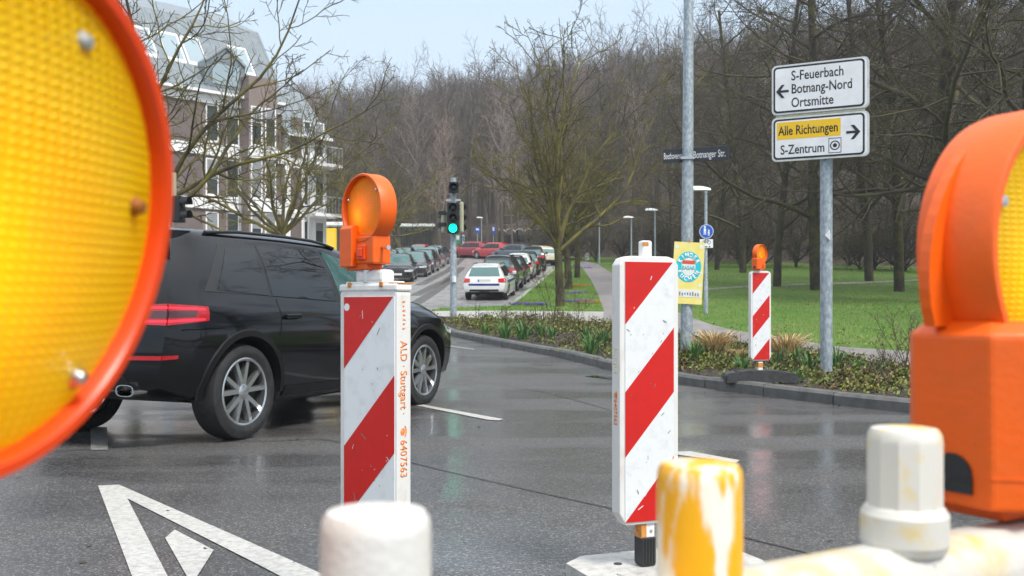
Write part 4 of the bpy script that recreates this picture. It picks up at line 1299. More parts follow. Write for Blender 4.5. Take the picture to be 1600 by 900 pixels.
def side_panel(mb, cs, q4, sg, off, n=9, m=5, mi=0):
    """panel following the side skin; q4 = bottom rear, bottom front, top front, top rear in (x,z)"""
    g = []
    for i in range(n+1):
        u = i/n; row = []
        for j in range(m+1):
            v = j/m
            x = (q4[0][0]*(1-u)+q4[1][0]*u)*(1-v) + (q4[3][0]*(1-u)+q4[2][0]*u)*v
            z = (q4[0][1]*(1-u)+q4[1][1]*u)*(1-v) + (q4[3][1]*(1-u)+q4[2][1]*u)*v
            row.append((x, sg*(cs.side(x, z)+off), z))
        g.append(row)
    mb.grid(g, mi, flip=(sg > 0))
    # rim going in, so that the panel has thickness
    edge = [r[0] for r in g] + g[-1][1:] + [r[-1] for r in g[-2::-1]] + g[0][-2:0:-1]
    edge.append(edge[0])
    mb.grid([edge, [(x, y-sg*(off+0.004), z) for x, y, z in edge]], mi)

def rear_panel(mb, cs, q4, off, fn=None, n=10, m=5, sgn_=-1, mi=0):
    """q4 in (y,z): lower a, lower b, upper b, upper a"""
    fn = fn or cs.rear
    g = []
    for i in range(n+1):
        u = i/n; row = []
        for j in range(m+1):
            v = j/m
            y = (q4[0][0]*(1-u)+q4[1][0]*u)*(1-v) + (q4[3][0]*(1-u)+q4[2][0]*u)*v
            z = (q4[0][1]*(1-u)+q4[1][1]*u)*(1-v) + (q4[3][1]*(1-u)+q4[2][1]*u)*v
            row.append((fn(y, z)+sgn_*off, y, z))
        g.append(row)
    mb.grid(g, mi)
    edge = [r[0] for r in g] + g[-1][1:] + [r[-1] for r in g[-2::-1]] + g[0][-2:0:-1]
    edge.append(edge[0])
    mb.grid([edge, [(x-sgn_*(off+0.004), y, z) for x, y, z in edge]], mi)

M['glass_dark'] = glass_mat('dark_car_glass', (0.004, 0.005, 0.006), 0.01)
M['glass_teal'] = glass_mat('teal_car_glass', (0.025, 0.075, 0.068), 0.015)
M['glass_pale'] = glass_mat('pale_car_glass', (0.10, 0.19, 0.19), 0.03)
M['tyre'] = mat('tyre_rubber', (0.012, 0.012, 0.012), 0.62, var=(0.03, 0.03, 0.03), vscale=20)
M['rim'] = mat('alloy_rim', (0.52, 0.53, 0.54), 0.25, metal=0.9)
M['rim_dark'] = mat('dark_hub', (0.03, 0.03, 0.032), 0.4, metal=0.5)
M['tail_red'] = mat('tail_lamp_red', (0.50, 0.006, 0.010), 0.12, coat=1.0)
M['tail_lit'] = mat('lit_tail_lamp', (0.22, 0.003, 0.006), 0.10, coat=0.7, emit=(1.0, 0.006, 0.02), estr=0.10)
M['tail_strip'] = mat('tail_lamp_strip', (0.6, 0.01, 0.02), 0.2, emit=(1.0, 0.02, 0.045), estr=0.75)
M['tail_dark'] = mat('smoked_tail_lamp', (0.05, 0.004, 0.006), 0.12, coat=1.0)
M['head_clear'] = mat('head_lamp', (0.55, 0.58, 0.60), 0.12, coat=1.0)
M['plate'] = mat('number_plate', (0.72, 0.72, 0.70), 0.4, var=(0.50, 0.50, 0.50), vscale=30, thr=(0.5, 0.7))
M['plate_blue'] = mat('plate_blue', (0.01, 0.07, 0.42), 0.4)
M['chrome'] = mat('chrome_pipe', (0.55, 0.56, 0.57), 0.15, metal=1.0)

def paint(name, col, metal=0.0, rough=0.28):
    return mat(name, col, rough, metal=metal, coat=1.0, var=tuple(c*0.88 for c in col), vscale=3)

SUV = dict(
    table=[  # x, ztop, zre, wr, zbelt, wb, zshoulder, wm, zb, ws
        (-2.36, 1.635, 1.52, 0.555, 1.11, 0.80, 0.985, 0.860, 0.44, 0.80),
        (-1.95, 1.660, 1.555, 0.575, 1.10, 0.845, 0.975, 0.925, 0.34, 0.86),
        (-1.45, 1.672, 1.575, 0.590, 1.09, 0.860, 0.965, 0.945, 0.27, 0.88),
        (-0.70, 1.676, 1.580, 0.600, 1.065, 0.865, 0.955, 0.938, 0.25, 0.885),
        (0.00, 1.665, 1.565, 0.600, 1.050, 0.865, 0.945, 0.935, 0.25, 0.885),
        (0.35, 1.630, 1.525, 0.595, 1.045, 0.865, 0.940, 0.935, 0.25, 0.885),
        (0.70, 1.420, 1.330, 0.615, 1.040, 0.865, 0.940, 0.937, 0.25, 0.885),
        (1.05, 1.190, 1.125, 0.690, 1.035, 0.860, 0.940, 0.942, 0.25, 0.885),
        (1.20, 1.150, 1.090, 0.720, 1.020, 0.855, 0.935, 0.945, 0.25, 0.885),
        (1.60, 1.110, 1.060, 0.720, 0.995, 0.840, 0.920, 0.945, 0.26, 0.88),
        (2.00, 1.050, 1.000, 0.690, 0.940, 0.800, 0.870, 0.920, 0.28, 0.85),
        (2.34, 0.960, 0.910, 0.620, 0.850, 0.720, 0.790, 0.860, 0.30, 0.79)],
    rear=[(0.2, 0.10), (0.42, 0.07), (0.55, 0.0), (0.78, 0.0), (0.95, 0.05), (1.12, 0.12), (1.35, 0.30), (1.52, 0.46), (1.62, 0.46), (1.8, 0.46)],
    front=[(0.2, -0.06), (0.35, 0.0), (0.7, 0.0), (0.9, -0.03), (1.1, -0.10), (1.3, -0.1)],
    wheels=(-1.432, 1.432), wr=0.372, arch=0.435, rim=0.262, tyw=0.25, track=0.80,
    panes=[[(-1.66, 1.165), (-1.06, 1.125), (-1.00, 1.525), (-1.36, 1.50)],
           [(-1.02, 1.123), (-0.10, 1.085), (-0.10, 1.545), (-0.96, 1.535)],
           [(-0.03, 1.082), (0.93, 1.065), (0.36, 1.465), (-0.03, 1.543)]],
    trim=[(-1.80, 1.150), (1.02, 1.045), (0.38, 1.500), (-1.42, 1.535)],
    rwin=[(-0.60, 1.16), (0.60, 1.16), (0.50, 1.50), (-0.50, 1.50)], wind=(0.42, 1.02),
    tail=dict(s=0.36, z0=0.90, z1=1.055, y=0.36), head=dict(s=0.35, z0=0.74, z1=0.86, y=0.42), plate_z=0.80)
EST = dict(
    table=[
        (-2.28, 1.425, 1.33, 0.52, 0.935, 0.76, 0.84, 0.830, 0.36, 0.77),
        (-1.85, 1.455, 1.365, 0.545, 0.925, 0.80, 0.83, 0.880, 0.28, 0.82),
        (-1.30, 1.475, 1.385, 0.560, 0.915, 0.815, 0.82, 0.895, 0.20, 0.84),
        (-0.60, 1.480, 1.390, 0.570, 0.905, 0.820, 0.815, 0.893, 0.18, 0.845),
        (0.00, 1.470, 1.380, 0.570, 0.895, 0.820, 0.81, 0.892, 0.18, 0.845),
        (0.30, 1.425, 1.330, 0.565, 0.890, 0.820, 0.81, 0.892, 0.18, 0.845),
        (0.72, 1.190, 1.120, 0.600, 0.885, 0.820, 0.81, 0.892, 0.18, 0.845),
        (1.10, 0.985, 0.935, 0.680, 0.875, 0.810, 0.80, 0.893, 0.18, 0.845),
        (1.30, 0.955, 0.910, 0.700, 0.860, 0.800, 0.79, 0.893, 0.19, 0.84),
        (1.75, 0.900, 0.860, 0.680, 0.810, 0.765, 0.745, 0.870, 0.20, 0.81),
        (2.22, 0.760, 0.720, 0.600, 0.675, 0.680, 0.62, 0.800, 0.22, 0.74)],
    rear=[(0.15, 0.10), (0.35, 0.05), (0.45, 0.0), (0.68, 0.0), (0.85, 0.05), (0.95, 0.09), (1.18, 0.24), (1.34, 0.36), (1.42, 0.37), (1.6, 0.37)],
    front=[(0.1, -0.06), (0.25, 0.0), (0.55, 0.0), (0.72, -0.04), (0.9, -0.10), (1.2, -0.1)],
    wheels=(-1.31, 1.31), wr=0.318, arch=0.362, rim=0.205, tyw=0.20, track=0.76,
    panes=[[(-1.84, 0.985), (-1.16, 0.955), (-1.10, 1.315), (-1.62, 1.30)],
           [(-1.10, 0.953), (-0.22, 0.930), (-0.22, 1.350), (-1.04, 1.335)],
           [(-0.15, 0.928), (0.90, 0.915), (0.36, 1.265), (-0.15, 1.350)]],
    trim=[(-1.90, 0.970), (0.98, 0.898), (0.38, 1.300), (-1.66, 1.335)],
    rwin=[(-0.63, 0.97), (0.63, 0.97), (0.53, 1.32), (-0.53, 1.32)], wind=(0.34, 1.06),
    tail=dict(s=0.18, z0=0.72, z1=0.90, y=0.56), head=dict(s=0.34, z0=0.56, z1=0.68, y=0.40), plate_z=0.80)
import copy as _copy
HAT = _copy.deepcopy(EST)
HAT['table'] = [(x*0.90 if x > -1.4 else x*0.90, a+0.02, b+0.02, *r) for x, a, b, *r in EST['table']]
HAT['rear'] = [(0.15, 0.10), (0.35, 0.05), (0.45, 0.0), (0.68, 0.0), (0.85, 0.04), (0.97, 0.08), (1.20, 0.32), (1.36, 0.50), (1.44, 0.50), (1.6, 0.50)]
HAT['wheels'] = (-1.24, 1.22)
HAT['panes'] = [[(-1.36, 0.985), (-1.02, 0.955), (-0.98, 1.315), (-1.20, 1.29)], [(-0.97, 0.953), (-0.20, 0.930), (-0.20, 1.350), (-0.92, 1.335)], [(-0.13, 0.928), (0.80, 0.915), (0.32, 1.265), (-0.13, 1.350)]]
HAT['trim'] = [(-1.42, 0.970), (0.88, 0.898), (0.34, 1.300), (-1.24, 1.335)]
HAT['wind'] = (0.31, 0.95)

def wheel_parts(root, sp, wx, sg, hero, share):
    """hub > tyre, rim; wheel outer side towards sg*y"""
    if share and (sg in share):
        src = share[sg]
        c = copy_tree(src, root); c.location = (wx, sg*sp['track'], sp['wr']); return c
    r, rr, w = sp['wr'], sp['rim'], sp['tyw']
    hb = MB(); hb.lathe([(0.0005, -sg*0.02), (0.14, -sg*0.02), (0.15, sg*0.02), (0.0005, sg*0.02)], 24, axis='y')
    hub = hb.build('wheel', M['rim_dark'], root, smooth=40); hub.location = (wx, sg*sp['track'], sp['wr'])
    ty = MB(); h = w/2
    ty.lathe([(rr-0.012, -h*0.80), (rr+0.03, -h*0.98), (r-0.05, -h), (r-0.012, -h*0.86), (r, -h*0.55), (r, h*0.55), (r-0.012, h*0.86), (r-0.05, h), (rr+0.03, h*0.98), (rr-0.012, h*0.80)], 44 if hero else 24, axis='y', close=True)
    ty.build('tyre', M['tyre'], hub, smooth=40)
    rm = MB(); yo = sg*h*0.86
    rm.lathe([(rr, sg*h*0.60), (rr+0.008, yo), (rr-0.004, yo+sg*0.006), (rr-0.018, yo), (rr-0.024, sg*h*0.2), (rr-0.03, -sg*h*0.8)], 44 if hero else 24, axis='y')
    rm.lathe([(rr-0.03, -sg*0.03), (0.0005, -sg*0.03)], 24, axis='y', m=1)
    ns = 5
    for k in range(ns):
        a = 2*math.pi*k/ns + 0.35
        for d_ in ((-0.20, 0.20) if hero else (-0.12, 0.12)):
            a0, a1 = a + d_*0.55, a + d_*1.45
            for (ra, aa, wa), (rb, ab, wb_) in (((0.045, a0*1.0, 0.034), (rr-0.014, a1, 0.030)),):
                p0 = Vector((ra*math.cos(aa), 0, ra*math.sin(aa))); p1 = Vector((rb*math.cos(ab), 0, rb*math.sin(ab)))
                d = (p1-p0).normalized(); n = Vector((-d.z, 0, d.x))
                y0_, y1_ = yo-sg*0.012, yo-sg*0.020
                vs = []
                for p, w_, yy in ((p0, wa, y0_), (p1, wb_, y1_)):
                    for k2, dy in ((-1, -0.035), (-0.75, 0), (0.75, 0), (1, -0.035)):
                        q = p + n*(w_*0.5*k2*1.5); vs.append((q.x, yy+sg*dy, q.z))
                rm.add(vs, [(0, 1, 5, 4), (1, 2, 6, 5), (2, 3, 7, 6), (3, 0, 4, 7), (0, 3, 2, 1), (4, 5, 6, 7)])
    rm.lathe([(0.062, yo-sg*0.045), (0.060, yo-sg*0.012), (0.045, yo-sg*0.004), (0.0005, yo-sg*0.003)], 20, axis='y')
    rm.build('rim', [M['rim'], M['rim_dark']], hub, smooth=30)
    share[sg] = hub
    return hub

def make_car(sp, label, pm, group, hero=False, glass='glass_dark', front=True, rear=True, cat='car', name='parked_car'):
    cs = CarShape(sp)
    t = empty(name, (0, 0, 0), 0, label, cat, group)
    link('body', car_body_mesh(cs, 64 if hero else 36), [pm, M['black_pl']], t)
    share = {}
    for wx in sp['wheels']:
        for sg in (1, -1):
            wheel_parts(t, sp, wx, sg, hero, share)
    for sg in (-1, 1):
        mb = MB(); side_panel(mb, cs, sp['trim'], sg, 0.003, 16, 5)
        mb.build('window_trim', M['black_pl'], t, smooth=40)
        for i, q in enumerate(sp['panes']):
            mb = MB(); side_panel(mb, cs, q, sg, 0.0065, 10, 6)
            mb.build('side_window', M['glass_teal'] if (hero and i == 2) else M[glass], t, smooth=40)
        tlp = sp['tail']
        mb = MB()
        z0, z1 = tlp['z0'], tlp['z1']
        xe0, xe1 = cs.rear(cs.side_sec(cs.x0, z0), z0), cs.rear(cs.side_sec(cs.x0, z1), z1)
        side_panel(mb, cs, [(xe0+0.004, z0), (xe0+tlp['s'], z0+0.03), (xe1+tlp['s']*0.95, z1-0.02), (xe1+0.004, z1)], sg, 0.006, 7, 4)
        y0_, y1_ = cs.side_sec(cs.x0, z0), cs.side_sec(cs.x0, z1)
        rear_panel(mb, cs, [(sg*y0_, z0), (sg*tlp['y'], z0+0.02), (sg*tlp['y'], z1-0.02), (sg*y1_, z1)], 0.006, n=6, m=4)
        tail = mb.build('tail_light', M['tail_lit'] if hero else M['tail_red'], t, smooth=40)
        if hero:
            mb = MB()
            zz0, zz1 = z0+0.052, z1-0.050
            xa, xb = cs.rear(cs.side_sec(cs.x0, zz0), zz0), cs.rear(cs.side_sec(cs.x0, zz1), zz1)
            side_panel(mb, cs, [(xa+0.002, zz0), (xa+tlp['s']*0.62, zz0+0.008), (xb+tlp['s']*0.66, zz1), (xb+0.002, zz1)], sg, 0.009, 6, 3)
            rear_panel(mb, cs, [(sg*cs.side_sec(cs.x0, zz0), zz0), (sg*(tlp['y']+0.03), zz0), (sg*(tlp['y']+0.03), zz1), (sg*cs.side_sec(cs.x0, zz1), zz1)], 0.009, n=6, m=3)
            mb.build('smoked_bar', M['tail_dark'], tail, smooth=40)
            for za, zb_ in ((z0+0.022, z0+0.036), (z1-0.036, z1-0.022)):
                mb = MB(); xa, xb = cs.rear(cs.side_sec(cs.x0, za), za), cs.rear(cs.side_sec(cs.x0, zb_), zb_)
                side_panel(mb, cs, [(xa+0.004, za), (xa+tlp['s']*0.86, za+0.012*(1 if za < 0.95 else -1)), (xb+tlp['s']*0.86, zb_+0.012*(1 if za < 0.95 else -1)), (xb+0.004, zb_)], sg, 0.0085, 6, 2)
                rear_panel(mb, cs, [(sg*cs.side_sec(cs.x0, za), za), (sg*(tlp['y']+0.04), za), (sg*(tlp['y']+0.04), zb_), (sg*cs.side_sec(cs.x0, zb_), zb_)], 0.0085, n=6, m=2)
                mb.build('light_strip', M['tail_strip'], tail, smooth=40)
        hl = sp['head']; mb = MB()
        z0, z1 = hl['z0'], hl['z1']
        rear_panel(mb, cs, [(sg*(cs.side_sec(cs.x1, z0)-0.0), z0), (sg*hl['y'], z0+0.02), (sg*hl['y'], z1-0.02), (sg*(cs.side_sec(cs.x1, z1)), z1)], 0.006, fn=cs.front, sgn_=1, n=6, m=3)
        xf0, xf1 = cs.front(cs.side_sec(cs.x1, z0), z0), cs.front(cs.side_sec(cs.x1, z1), z1)
        side_panel(mb, cs, [(xf0-hl['s']*0.5, z0+0.03), (xf0-0.004, z0), (xf1-0.004, z1), (xf1-hl['s'], z1-0.01)], sg, 0.006, 6, 3)
        mb.build('headlight', M['head_clear'], t, smooth=40)
        # mirror
        mx_ = sp['panes'][2][1][0]-0.14; mz = sp['panes'][2][1][1]+0.04
        ym = cs.side(mx_, mz)
        mm = MB(); mm.box(mx_-0.05, mx_+0.07, min(sg*(ym+0.05), sg*(ym+0.22)), max(sg*(ym+0.05), sg*(ym+0.22)), mz-0.02, mz+0.12, bev=0.03)
        mm.box(mx_-0.01, mx_+0.03, min(sg*(ym-0.02), sg*(ym+0.08)), max(sg*(ym-0.02), sg*(ym+0.08)), mz-0.01, mz+0.03)
        mm.build('wing_mirror', pm, t)
        for hx, q in (((sp['panes'][1][0][0]+0.16), 0), ((sp['panes'][2][0][0]+0.10), 0)):
            hz = sp['table'][4][6]+0.02 - 0.01
            hb = MB(); yh = cs.side(hx, hz)
            hb.box(hx-0.10, hx+0.10, min(sg*(yh+0.004), sg*(yh+0.034)), max(sg*(yh+0.004), sg*(yh+0.034)), hz-0.018, hz+0.018, bev=0.008)
            hb.build('door_handle', pm, t)
    mb = MB(); rear_panel(mb, cs, sp['rwin'], 0.006, n=14, m=6)
    mb.build('rear_window', M['glass_pale'] if not hero else M['glass_dark'], t, smooth=40)
    xa, xb = sp['wind']
    mb = MB(); g = []
    for i in range(9):
        X = xa + (xb-xa)*i/8
        g.append([tuple(Vector(cs.top(X, q)) + Vector((0.004, 0, 0.005))) for q in np.linspace(-0.94, 0.94, 13)])
    mb.grid(g); mb.build('windscreen', M['glass_pale'] if not hero else M['glass_dark'], t, smooth=40)
    for fn, sg_, zc_ in ((cs.rear, -1, sp['plate_z']), (cs.front, 1, sp['plate_z']-0.36)):
        mb = MB(); x_ = fn(0, zc_)
        mb.box(min(x_-0.004*sg_, x_+0.014*sg_), max(x_-0.004*sg_, x_+0.014*sg_), -0.26, 0.26, zc_-0.056, zc_+0.056)
        pl_ = mb.build('number_plate', M['plate'], t)
        mb = MB(); mb.box(min(x_+0.0142*sg_, x_+0.0156*sg_), max(x_+0.0142*sg_, x_+0.0156*sg_), 0.215*-sg_ - 0.02, 0.215*-sg_ + 0.02, zc_-0.05, zc_+0.05)
        mb.build('plate_band', M['plate_blue'], pl_)
    # front grille and lower intake
    mb = MB(); zg = sp['head']['z0']
    rear_panel(mb, cs, [(-0.34, zg-0.06), (0.34, zg-0.06), (0.36, zg+0.10), (-0.36, zg+0.10)], 0.005, fn=cs.front, sgn_=1)
    rear_panel(mb, cs, [(-0.55, 0.30), (0.55, 0.30), (0.50, 0.42), (-0.50, 0.42)], 0.005, fn=cs.front, sgn_=1)
    mb.build('grille', M['black_pl'], t, smooth=40)
    # lower rear bumper insert
    mb = MB(); rear_panel(mb, cs, [(-0.60, sp['table'][0][8]+0.01), (0.60, sp['table'][0][8]+0.01), (0.56, sp['table'][0][8]+0.10), (-0.56, sp['table'][0][8]+0.10)], 0.005)
    mb.build('bumper_insert', M['black_pl'], t, smooth=40)
    # roof rails
    if sp is not HAT:
        for sg in (-1, 1):
            pts = []
            for i in range(15):
                X = (-1.50 if hero else -1.45) + (1.75 if hero else 1.65)*i/14
                z = cs.f['zre'](X); y = cs.f['wr'](X)-0.025
                lift = 0.022*min(1, 5*min(i, 14-i)/14)
                pts.append((X+cs.sp.get('rr', 0.0), sg*y, z+0.045+lift))
            mb = MB(); mb.tube(pts, 0.014, 8); mb.build('roof_rail', M['black_pl'], t, smooth=50)
    t['_cs'] = 0; del t['_cs']
    return t, cs

# --- the black off-roader crossing the junction
M['suv_trim'] = mat('black_trim', (0.006, 0.006, 0.0065), 0.4, spec=0.3)
P_BLACK = mat('black_car_paint', (0.004, 0.0045, 0.006), 0.10, metal=0.0, coat=0.6, spec=0.12)
suv, cs_suv = make_car(SUV, 'black off-road car with glowing red tail light turning at the junction', P_BLACK, None, hero=True, name='car', cat='car')
th = R(66.0)
# rear right wheel, outer face at local (-1.432, -0.925)
rw = Vector((-2.06, 7.62, 0))
off_ = Matrix.Rotation(th, 3, 'Z') @ Vector((-1.432, -0.925, 0))
suv.location = rw - off_; suv.rotation_euler = (0, 0, th)
# wheel arch lips, sills, seams, reflector, exhaust, spoiler
for wx in SUV['wheels']:
    for sg in (-1, 1):
        mb = MB(); rows = []
        for k in range(25):
            a = R(-4 + 188*k/24)
            row = []
            for r_, o_ in ((SUV['arch']-0.006, 0.004), (SUV['arch']-0.002, 0.016), (SUV['arch']+0.045, 0.014), (SUV['arch']+0.052, 0.0)):
                x_, z_ = wx + r_*math.cos(a), SUV['wr'] + r_*math.sin(a)
                row.append((x_, sg*(cs_suv.side(x_, max(z_, 0.30))+o_), z_))
            rows.append(row)
        mb.grid(rows, flip=(sg < 0)); mb.build('arch_trim', M['suv_trim'], suv, smooth=40)
def seam(pts, w=0.007, m='black_pl', off=0.0012, name='door_seam'):
    for sg in (-1, 1):
        mb = MB(); g = []
        dense = []
        for (xa, za), (xb, zb_) in zip(pts, pts[1:]):
            for k in range(8): dense.append((xa+(xb-xa)*k/8, za+(zb_-za)*k/8))
        dense.append(pts[-1])
        for i, (x_, z_) in enumerate(dense):
            a_, b_ = dense[max(i-1, 0)], dense[min(i+1, len(dense)-1)]
            d = Vector((b_[0]-a_[0], b_[1]-a_[1])).normalized(); n = Vector((-d.y, d.x))
            g.append([(x_+n.x*w*k, sg*(cs_suv.side(x_+n.x*w*k, z_+n.y*w*k)+off), z_+n.y*w*k) for k in (-0.5, 0.5)])
        mb.grid(g); mb.build(name, M[m], suv)
M['seam'] = mat('panel_gap', (0.0015, 0.0015, 0.002), 0.9, spec=0.1)
seam([(-0.07, 1.05), (-0.07, 0.45), (-0.05, 0.36)], m='seam')
seam([(-0.98, 1.10), (-1.00, 0.95), (-1.03, 0.80)], m='seam')
seam([(0.98, 1.02), (1.02, 0.85), (0.98, 0.40)], m='seam')
seam([(-0.95, 0.36), (0.0, 0.355), (0.98, 0.36)], m='seam', w=0.010)
seam([(-2.10, 0.865), (-1.70, 0.875)], m='seam')
for sg in (-1, 1):
    mb = MB(); side_panel(mb, cs_suv, [(-0.95, 0.30), (0.95, 0.30), (0.92, 0.375), (-0.92, 0.375)], sg, 0.012, 12, 2); mb.build('sill_trim', M['suv_trim'], suv, smooth=40)
    mb = MB(); zr0, zr1 = 0.655, 0.685
    xr_ = cs_suv.rear(cs_suv.side_sec(cs_suv.x0, zr0), zr0)
    side_panel(mb, cs_suv, [(xr_+0.004, zr0), (xr_+0.13, zr0+0.004), (xr_+0.13, zr1), (xr_+0.004, zr1)], sg, 0.005, 4, 2)
    rear_panel(mb, cs_suv, [(sg*cs_suv.side_sec(cs_suv.x0, zr0), zr0), (sg*0.52, zr0), (sg*0.52, zr1), (sg*cs_suv.side_sec(cs_suv.x0, zr1), zr1)], 0.005, n=6, m=2)
    mb.build('rear_reflector', M['tail_lit'], suv, smooth=40)
    ex = MB(); rows = []
    xe = cs_suv.rear(0.55, 0.46)
    for x_, s_ in ((xe+0.10, 1.0), (xe-0.035, 1.0), (xe-0.035, 0.85), (xe+0.05, 0.82)):
        rows.append([(x_, sg*0.56 + 0.085*s_*math.copysign(abs(math.cos(a))**0.7, math.cos(a)), 0.435 + 0.043*s_*math.copysign(abs(math.sin(a))**0.7, math.sin(a))) for a in np.linspace(0, 2*math.pi, 25)])
    ex.grid(rows); ex.build('exhaust_pipe', M['chrome'], suv, smooth=40)
sp__ = MB(); g = []
for i in range(9):
    y_ = -0.54+1.08*i/8
    xr0 = cs_suv.rear(y_, 1.60)
    g.append([(xr0+0.25, y_, 1.640-0.06*abs(y_)**2), (xr0-0.02, y_, 1.632-0.06*abs(y_)**2), (xr0-0.13, y_, 1.600-0.05*abs(y_)**2), (xr0-0.12, y_, 1.580-0.05*abs(y_)**2), (xr0+0.06, y_, 1.545-0.05*abs(y_)**2)])
sp__.grid(g)
for r_ in (g[0], g[-1]): sp__.add(r_, [tuple(range(5))])
sp__.build('roof_spoiler', P_BLACK, suv, smooth=50)

# --- parked cars
def stand(t, x, y, heading, tilt=True):
    t.location = (x, y, hY(y)+0.008)
    dy = math.sin(heading)
    sl_ = (hY(y+1.3*dy)-hY(y-1.3*dy))/2.6
    t.rotation_euler = (0, -math.atan(sl_), heading)
wagon, cs_w = make_car(EST, 'white estate car with blue stripe parked nearest, beside the green traffic light', paint('white_car_paint', (0.80, 0.81, 0.80)), 'cars parked along the right kerb', glass='glass_dark')
mb = MB(); rear_panel(mb, cs_w, [(-0.60, 0.605), (0.60, 0.605), (0.62, 0.685), (-0.62, 0.685)], 0.004, n=16, m=2); mb.build('blue_stripe', mat('navy_stripe', (0.012, 0.03, 0.20), 0.3), wagon, smooth=40)
for sg in (-1, 1):
    mb = MB(); side_panel(mb, cs_w, [(-1.75, 0.70), (1.2, 0.70), (1.2, 0.80), (-1.75, 0.80)], sg, 0.004, 16, 2); mb.build('blue_stripe', bpy.data.materials['navy_stripe'], wagon, smooth=40)
def kerb_x(y):
    """x of the verge kerb at a given distance"""
    pts = [(v.y, v.x) for v in vg[3:10]]
    return float(np.interp(y, [p[0] for p in pts], [p[1] for p in pts]))
K2 = R(84)
stand(wagon, X_at(757, 38.6)+0.22, 38.6+2.25, R(84))
paints = dict(
    grey=paint('grey_car_paint', (0.05, 0.053, 0.056), 0.4), black=paint('black_parked_paint', (0.012, 0.012, 0.014), 0.2), white=paint('white_parked_paint', (0.78, 0.78, 0.77)),
    silver=paint('silver_car_paint', (0.42, 0.44, 0.46), 0.7), red=paint('red_car_paint', (0.50, 0.012, 0.015), 0.1), crimson=paint('crimson_car_paint', (0.30, 0.010, 0.025), 0.2),
    green=paint('dark_green_car_paint', (0.016, 0.030, 0.030), 0.2), blue=paint('blue_grey_paint', (0.06, 0.10, 0.13), 0.4), cream=paint('cream_car_paint', (0.72, 0.68, 0.52)))
protos = {}
def parked(kind, col, x, y, heading, label, group, sc=(1, 1, 1)):
    sp = {'suv': SUV, 'est': EST, 'hat': HAT}[kind]
    if kind not in protos:
        t, _ = make_car(sp, label, paints[col], group)
        protos[kind] = (t, paints[col])
    else:
        src, pm0 = protos[kind]
        t = copy_tree(src)
        for ch in t.children:
            for sl__ in ch.material_slots:
                if sl__.material == pm0:
                    sl__.link = 'OBJECT'; sl__.material = paints[col]
    t['label'] = label; t['group'] = group; t['category'] = 'car'
    t.scale = sc
    stand(t, x, y, heading)
    return t
GR, GL, GF = 'cars parked along the right kerb', 'cars parked on the left side of the street', 'cars parked round the bend'
row = [('suv', 'grey', 46.6, 'dark grey high-roofed car parked right behind the white estate car'), ('hat', 'black', 52.0, 'black hatchback third in the right-hand parked row'),
       ('hat', 'white', 57.2, 'white hatchback fourth in the right-hand parked row'), ('est', 'black', 62.4, 'black estate car fifth in the right-hand parked row'),
       ('suv', 'black', 67.9, 'black high-roofed car sixth in the right-hand parked row')]
for kind, col, y, lb in row:
    parked(kind, col, kerb_x(y)-1.35, y, R(84.5) if y < 60 else R(87), lb, GR, (0.96, 0.97, 1.0))
parked('suv', 'black', X_at(872, 68.5), 66.3, R(96), 'black car with red tail lights at the kerb end by the far tree trunks', GR, (0.95, 0.96, 0.98)) if False else None
for kind, col, px, y, hd, lb in (('hat', 'cream', 838, 76, 118, 'pale cream car with its roof above the dark parked row'), ('est', 'blue', 803, 82.5, 128, 'dark blue-green saloon parked right of the bright red car'),
                                 ('hat', 'red', 770, 87, 138, 'bright red car parked on the bend'), ('hat', 'crimson', 735, 90.5, 150, 'dark crimson car parked farthest round the bend')):
    parked(kind, col, X_at(px, y), y, R(hd), lb, GF)
for kind, col, px, y, hd, lb in (('hat', 'black', 625, 54.5, -88, 'dark car facing the camera, first in the left-hand parked row'), ('hat', 'grey', 649, 60, -90, 'dark grey car second in the left-hand parked row'),
                                 ('est', 'black', 663, 65.5, -92, 'black car third in the left-hand parked row'), ('hat', 'silver', 673, 71, -94, 'silver car fourth in the left-hand parked row'),
                                 ('hat', 'blue', 681, 76.5, -97, 'blue-grey car last in the left-hand parked row'), ('hat', 'silver', 606, 66, -88, 'silver car behind the left-hand row, close to the shelter posts'),
                                 ('est', 'grey', 631, 72, -90, 'grey estate car behind the left-hand row'), ('hat', 'red', 655, 80, -95, 'red car with its roof above the left-hand row')):
    parked(kind, col, X_at(px, y), y, R(hd), lb, GL)
# ------------------------------------------------------------------ houses on the left
M['render_taupe'] = mat('taupe_render', (0.235, 0.185, 0.170), 0.8, var=(0.20, 0.158, 0.146), vscale=1.2, bump=0.15, bscale=40)
M['render_dark_shade'] = mat('dark_taupe_and_shade', (0.150, 0.120, 0.115), 0.8, var=(0.125, 0.10, 0.097), vscale=1.2, bump=0.15, bscale=40)  # dark panels, and the painted shade of the left wall facet
M['render_white'] = mat('white_render', (0.80, 0.80, 0.79), 0.7, var=(0.70, 0.70, 0.69), vscale=1.0)
M['shutter'] = mat('grey_roller_shutter', (0.28, 0.29, 0.30), 0.5, var=(0.22, 0.23, 0.24), vscale=3)
M['frame_white'] = mat('white_window_frame', (0.78, 0.78, 0.78), 0.4)
M['pane'] = glass_mat('house_pane', (0.045, 0.055, 0.055), 0.04)
M['roof_slate'] = mat('grey_roof_sheet', (0.16, 0.19, 0.21), 0.35, var=(0.24, 0.275, 0.295), vscale=2.5, metal=0.2)
M['skylight'] = glass_mat('skylight_pane', (0.30, 0.38, 0.42), 0.05)
M['metal_dark'] = mat('dark_post', (0.03, 0.032, 0.035), 0.5)

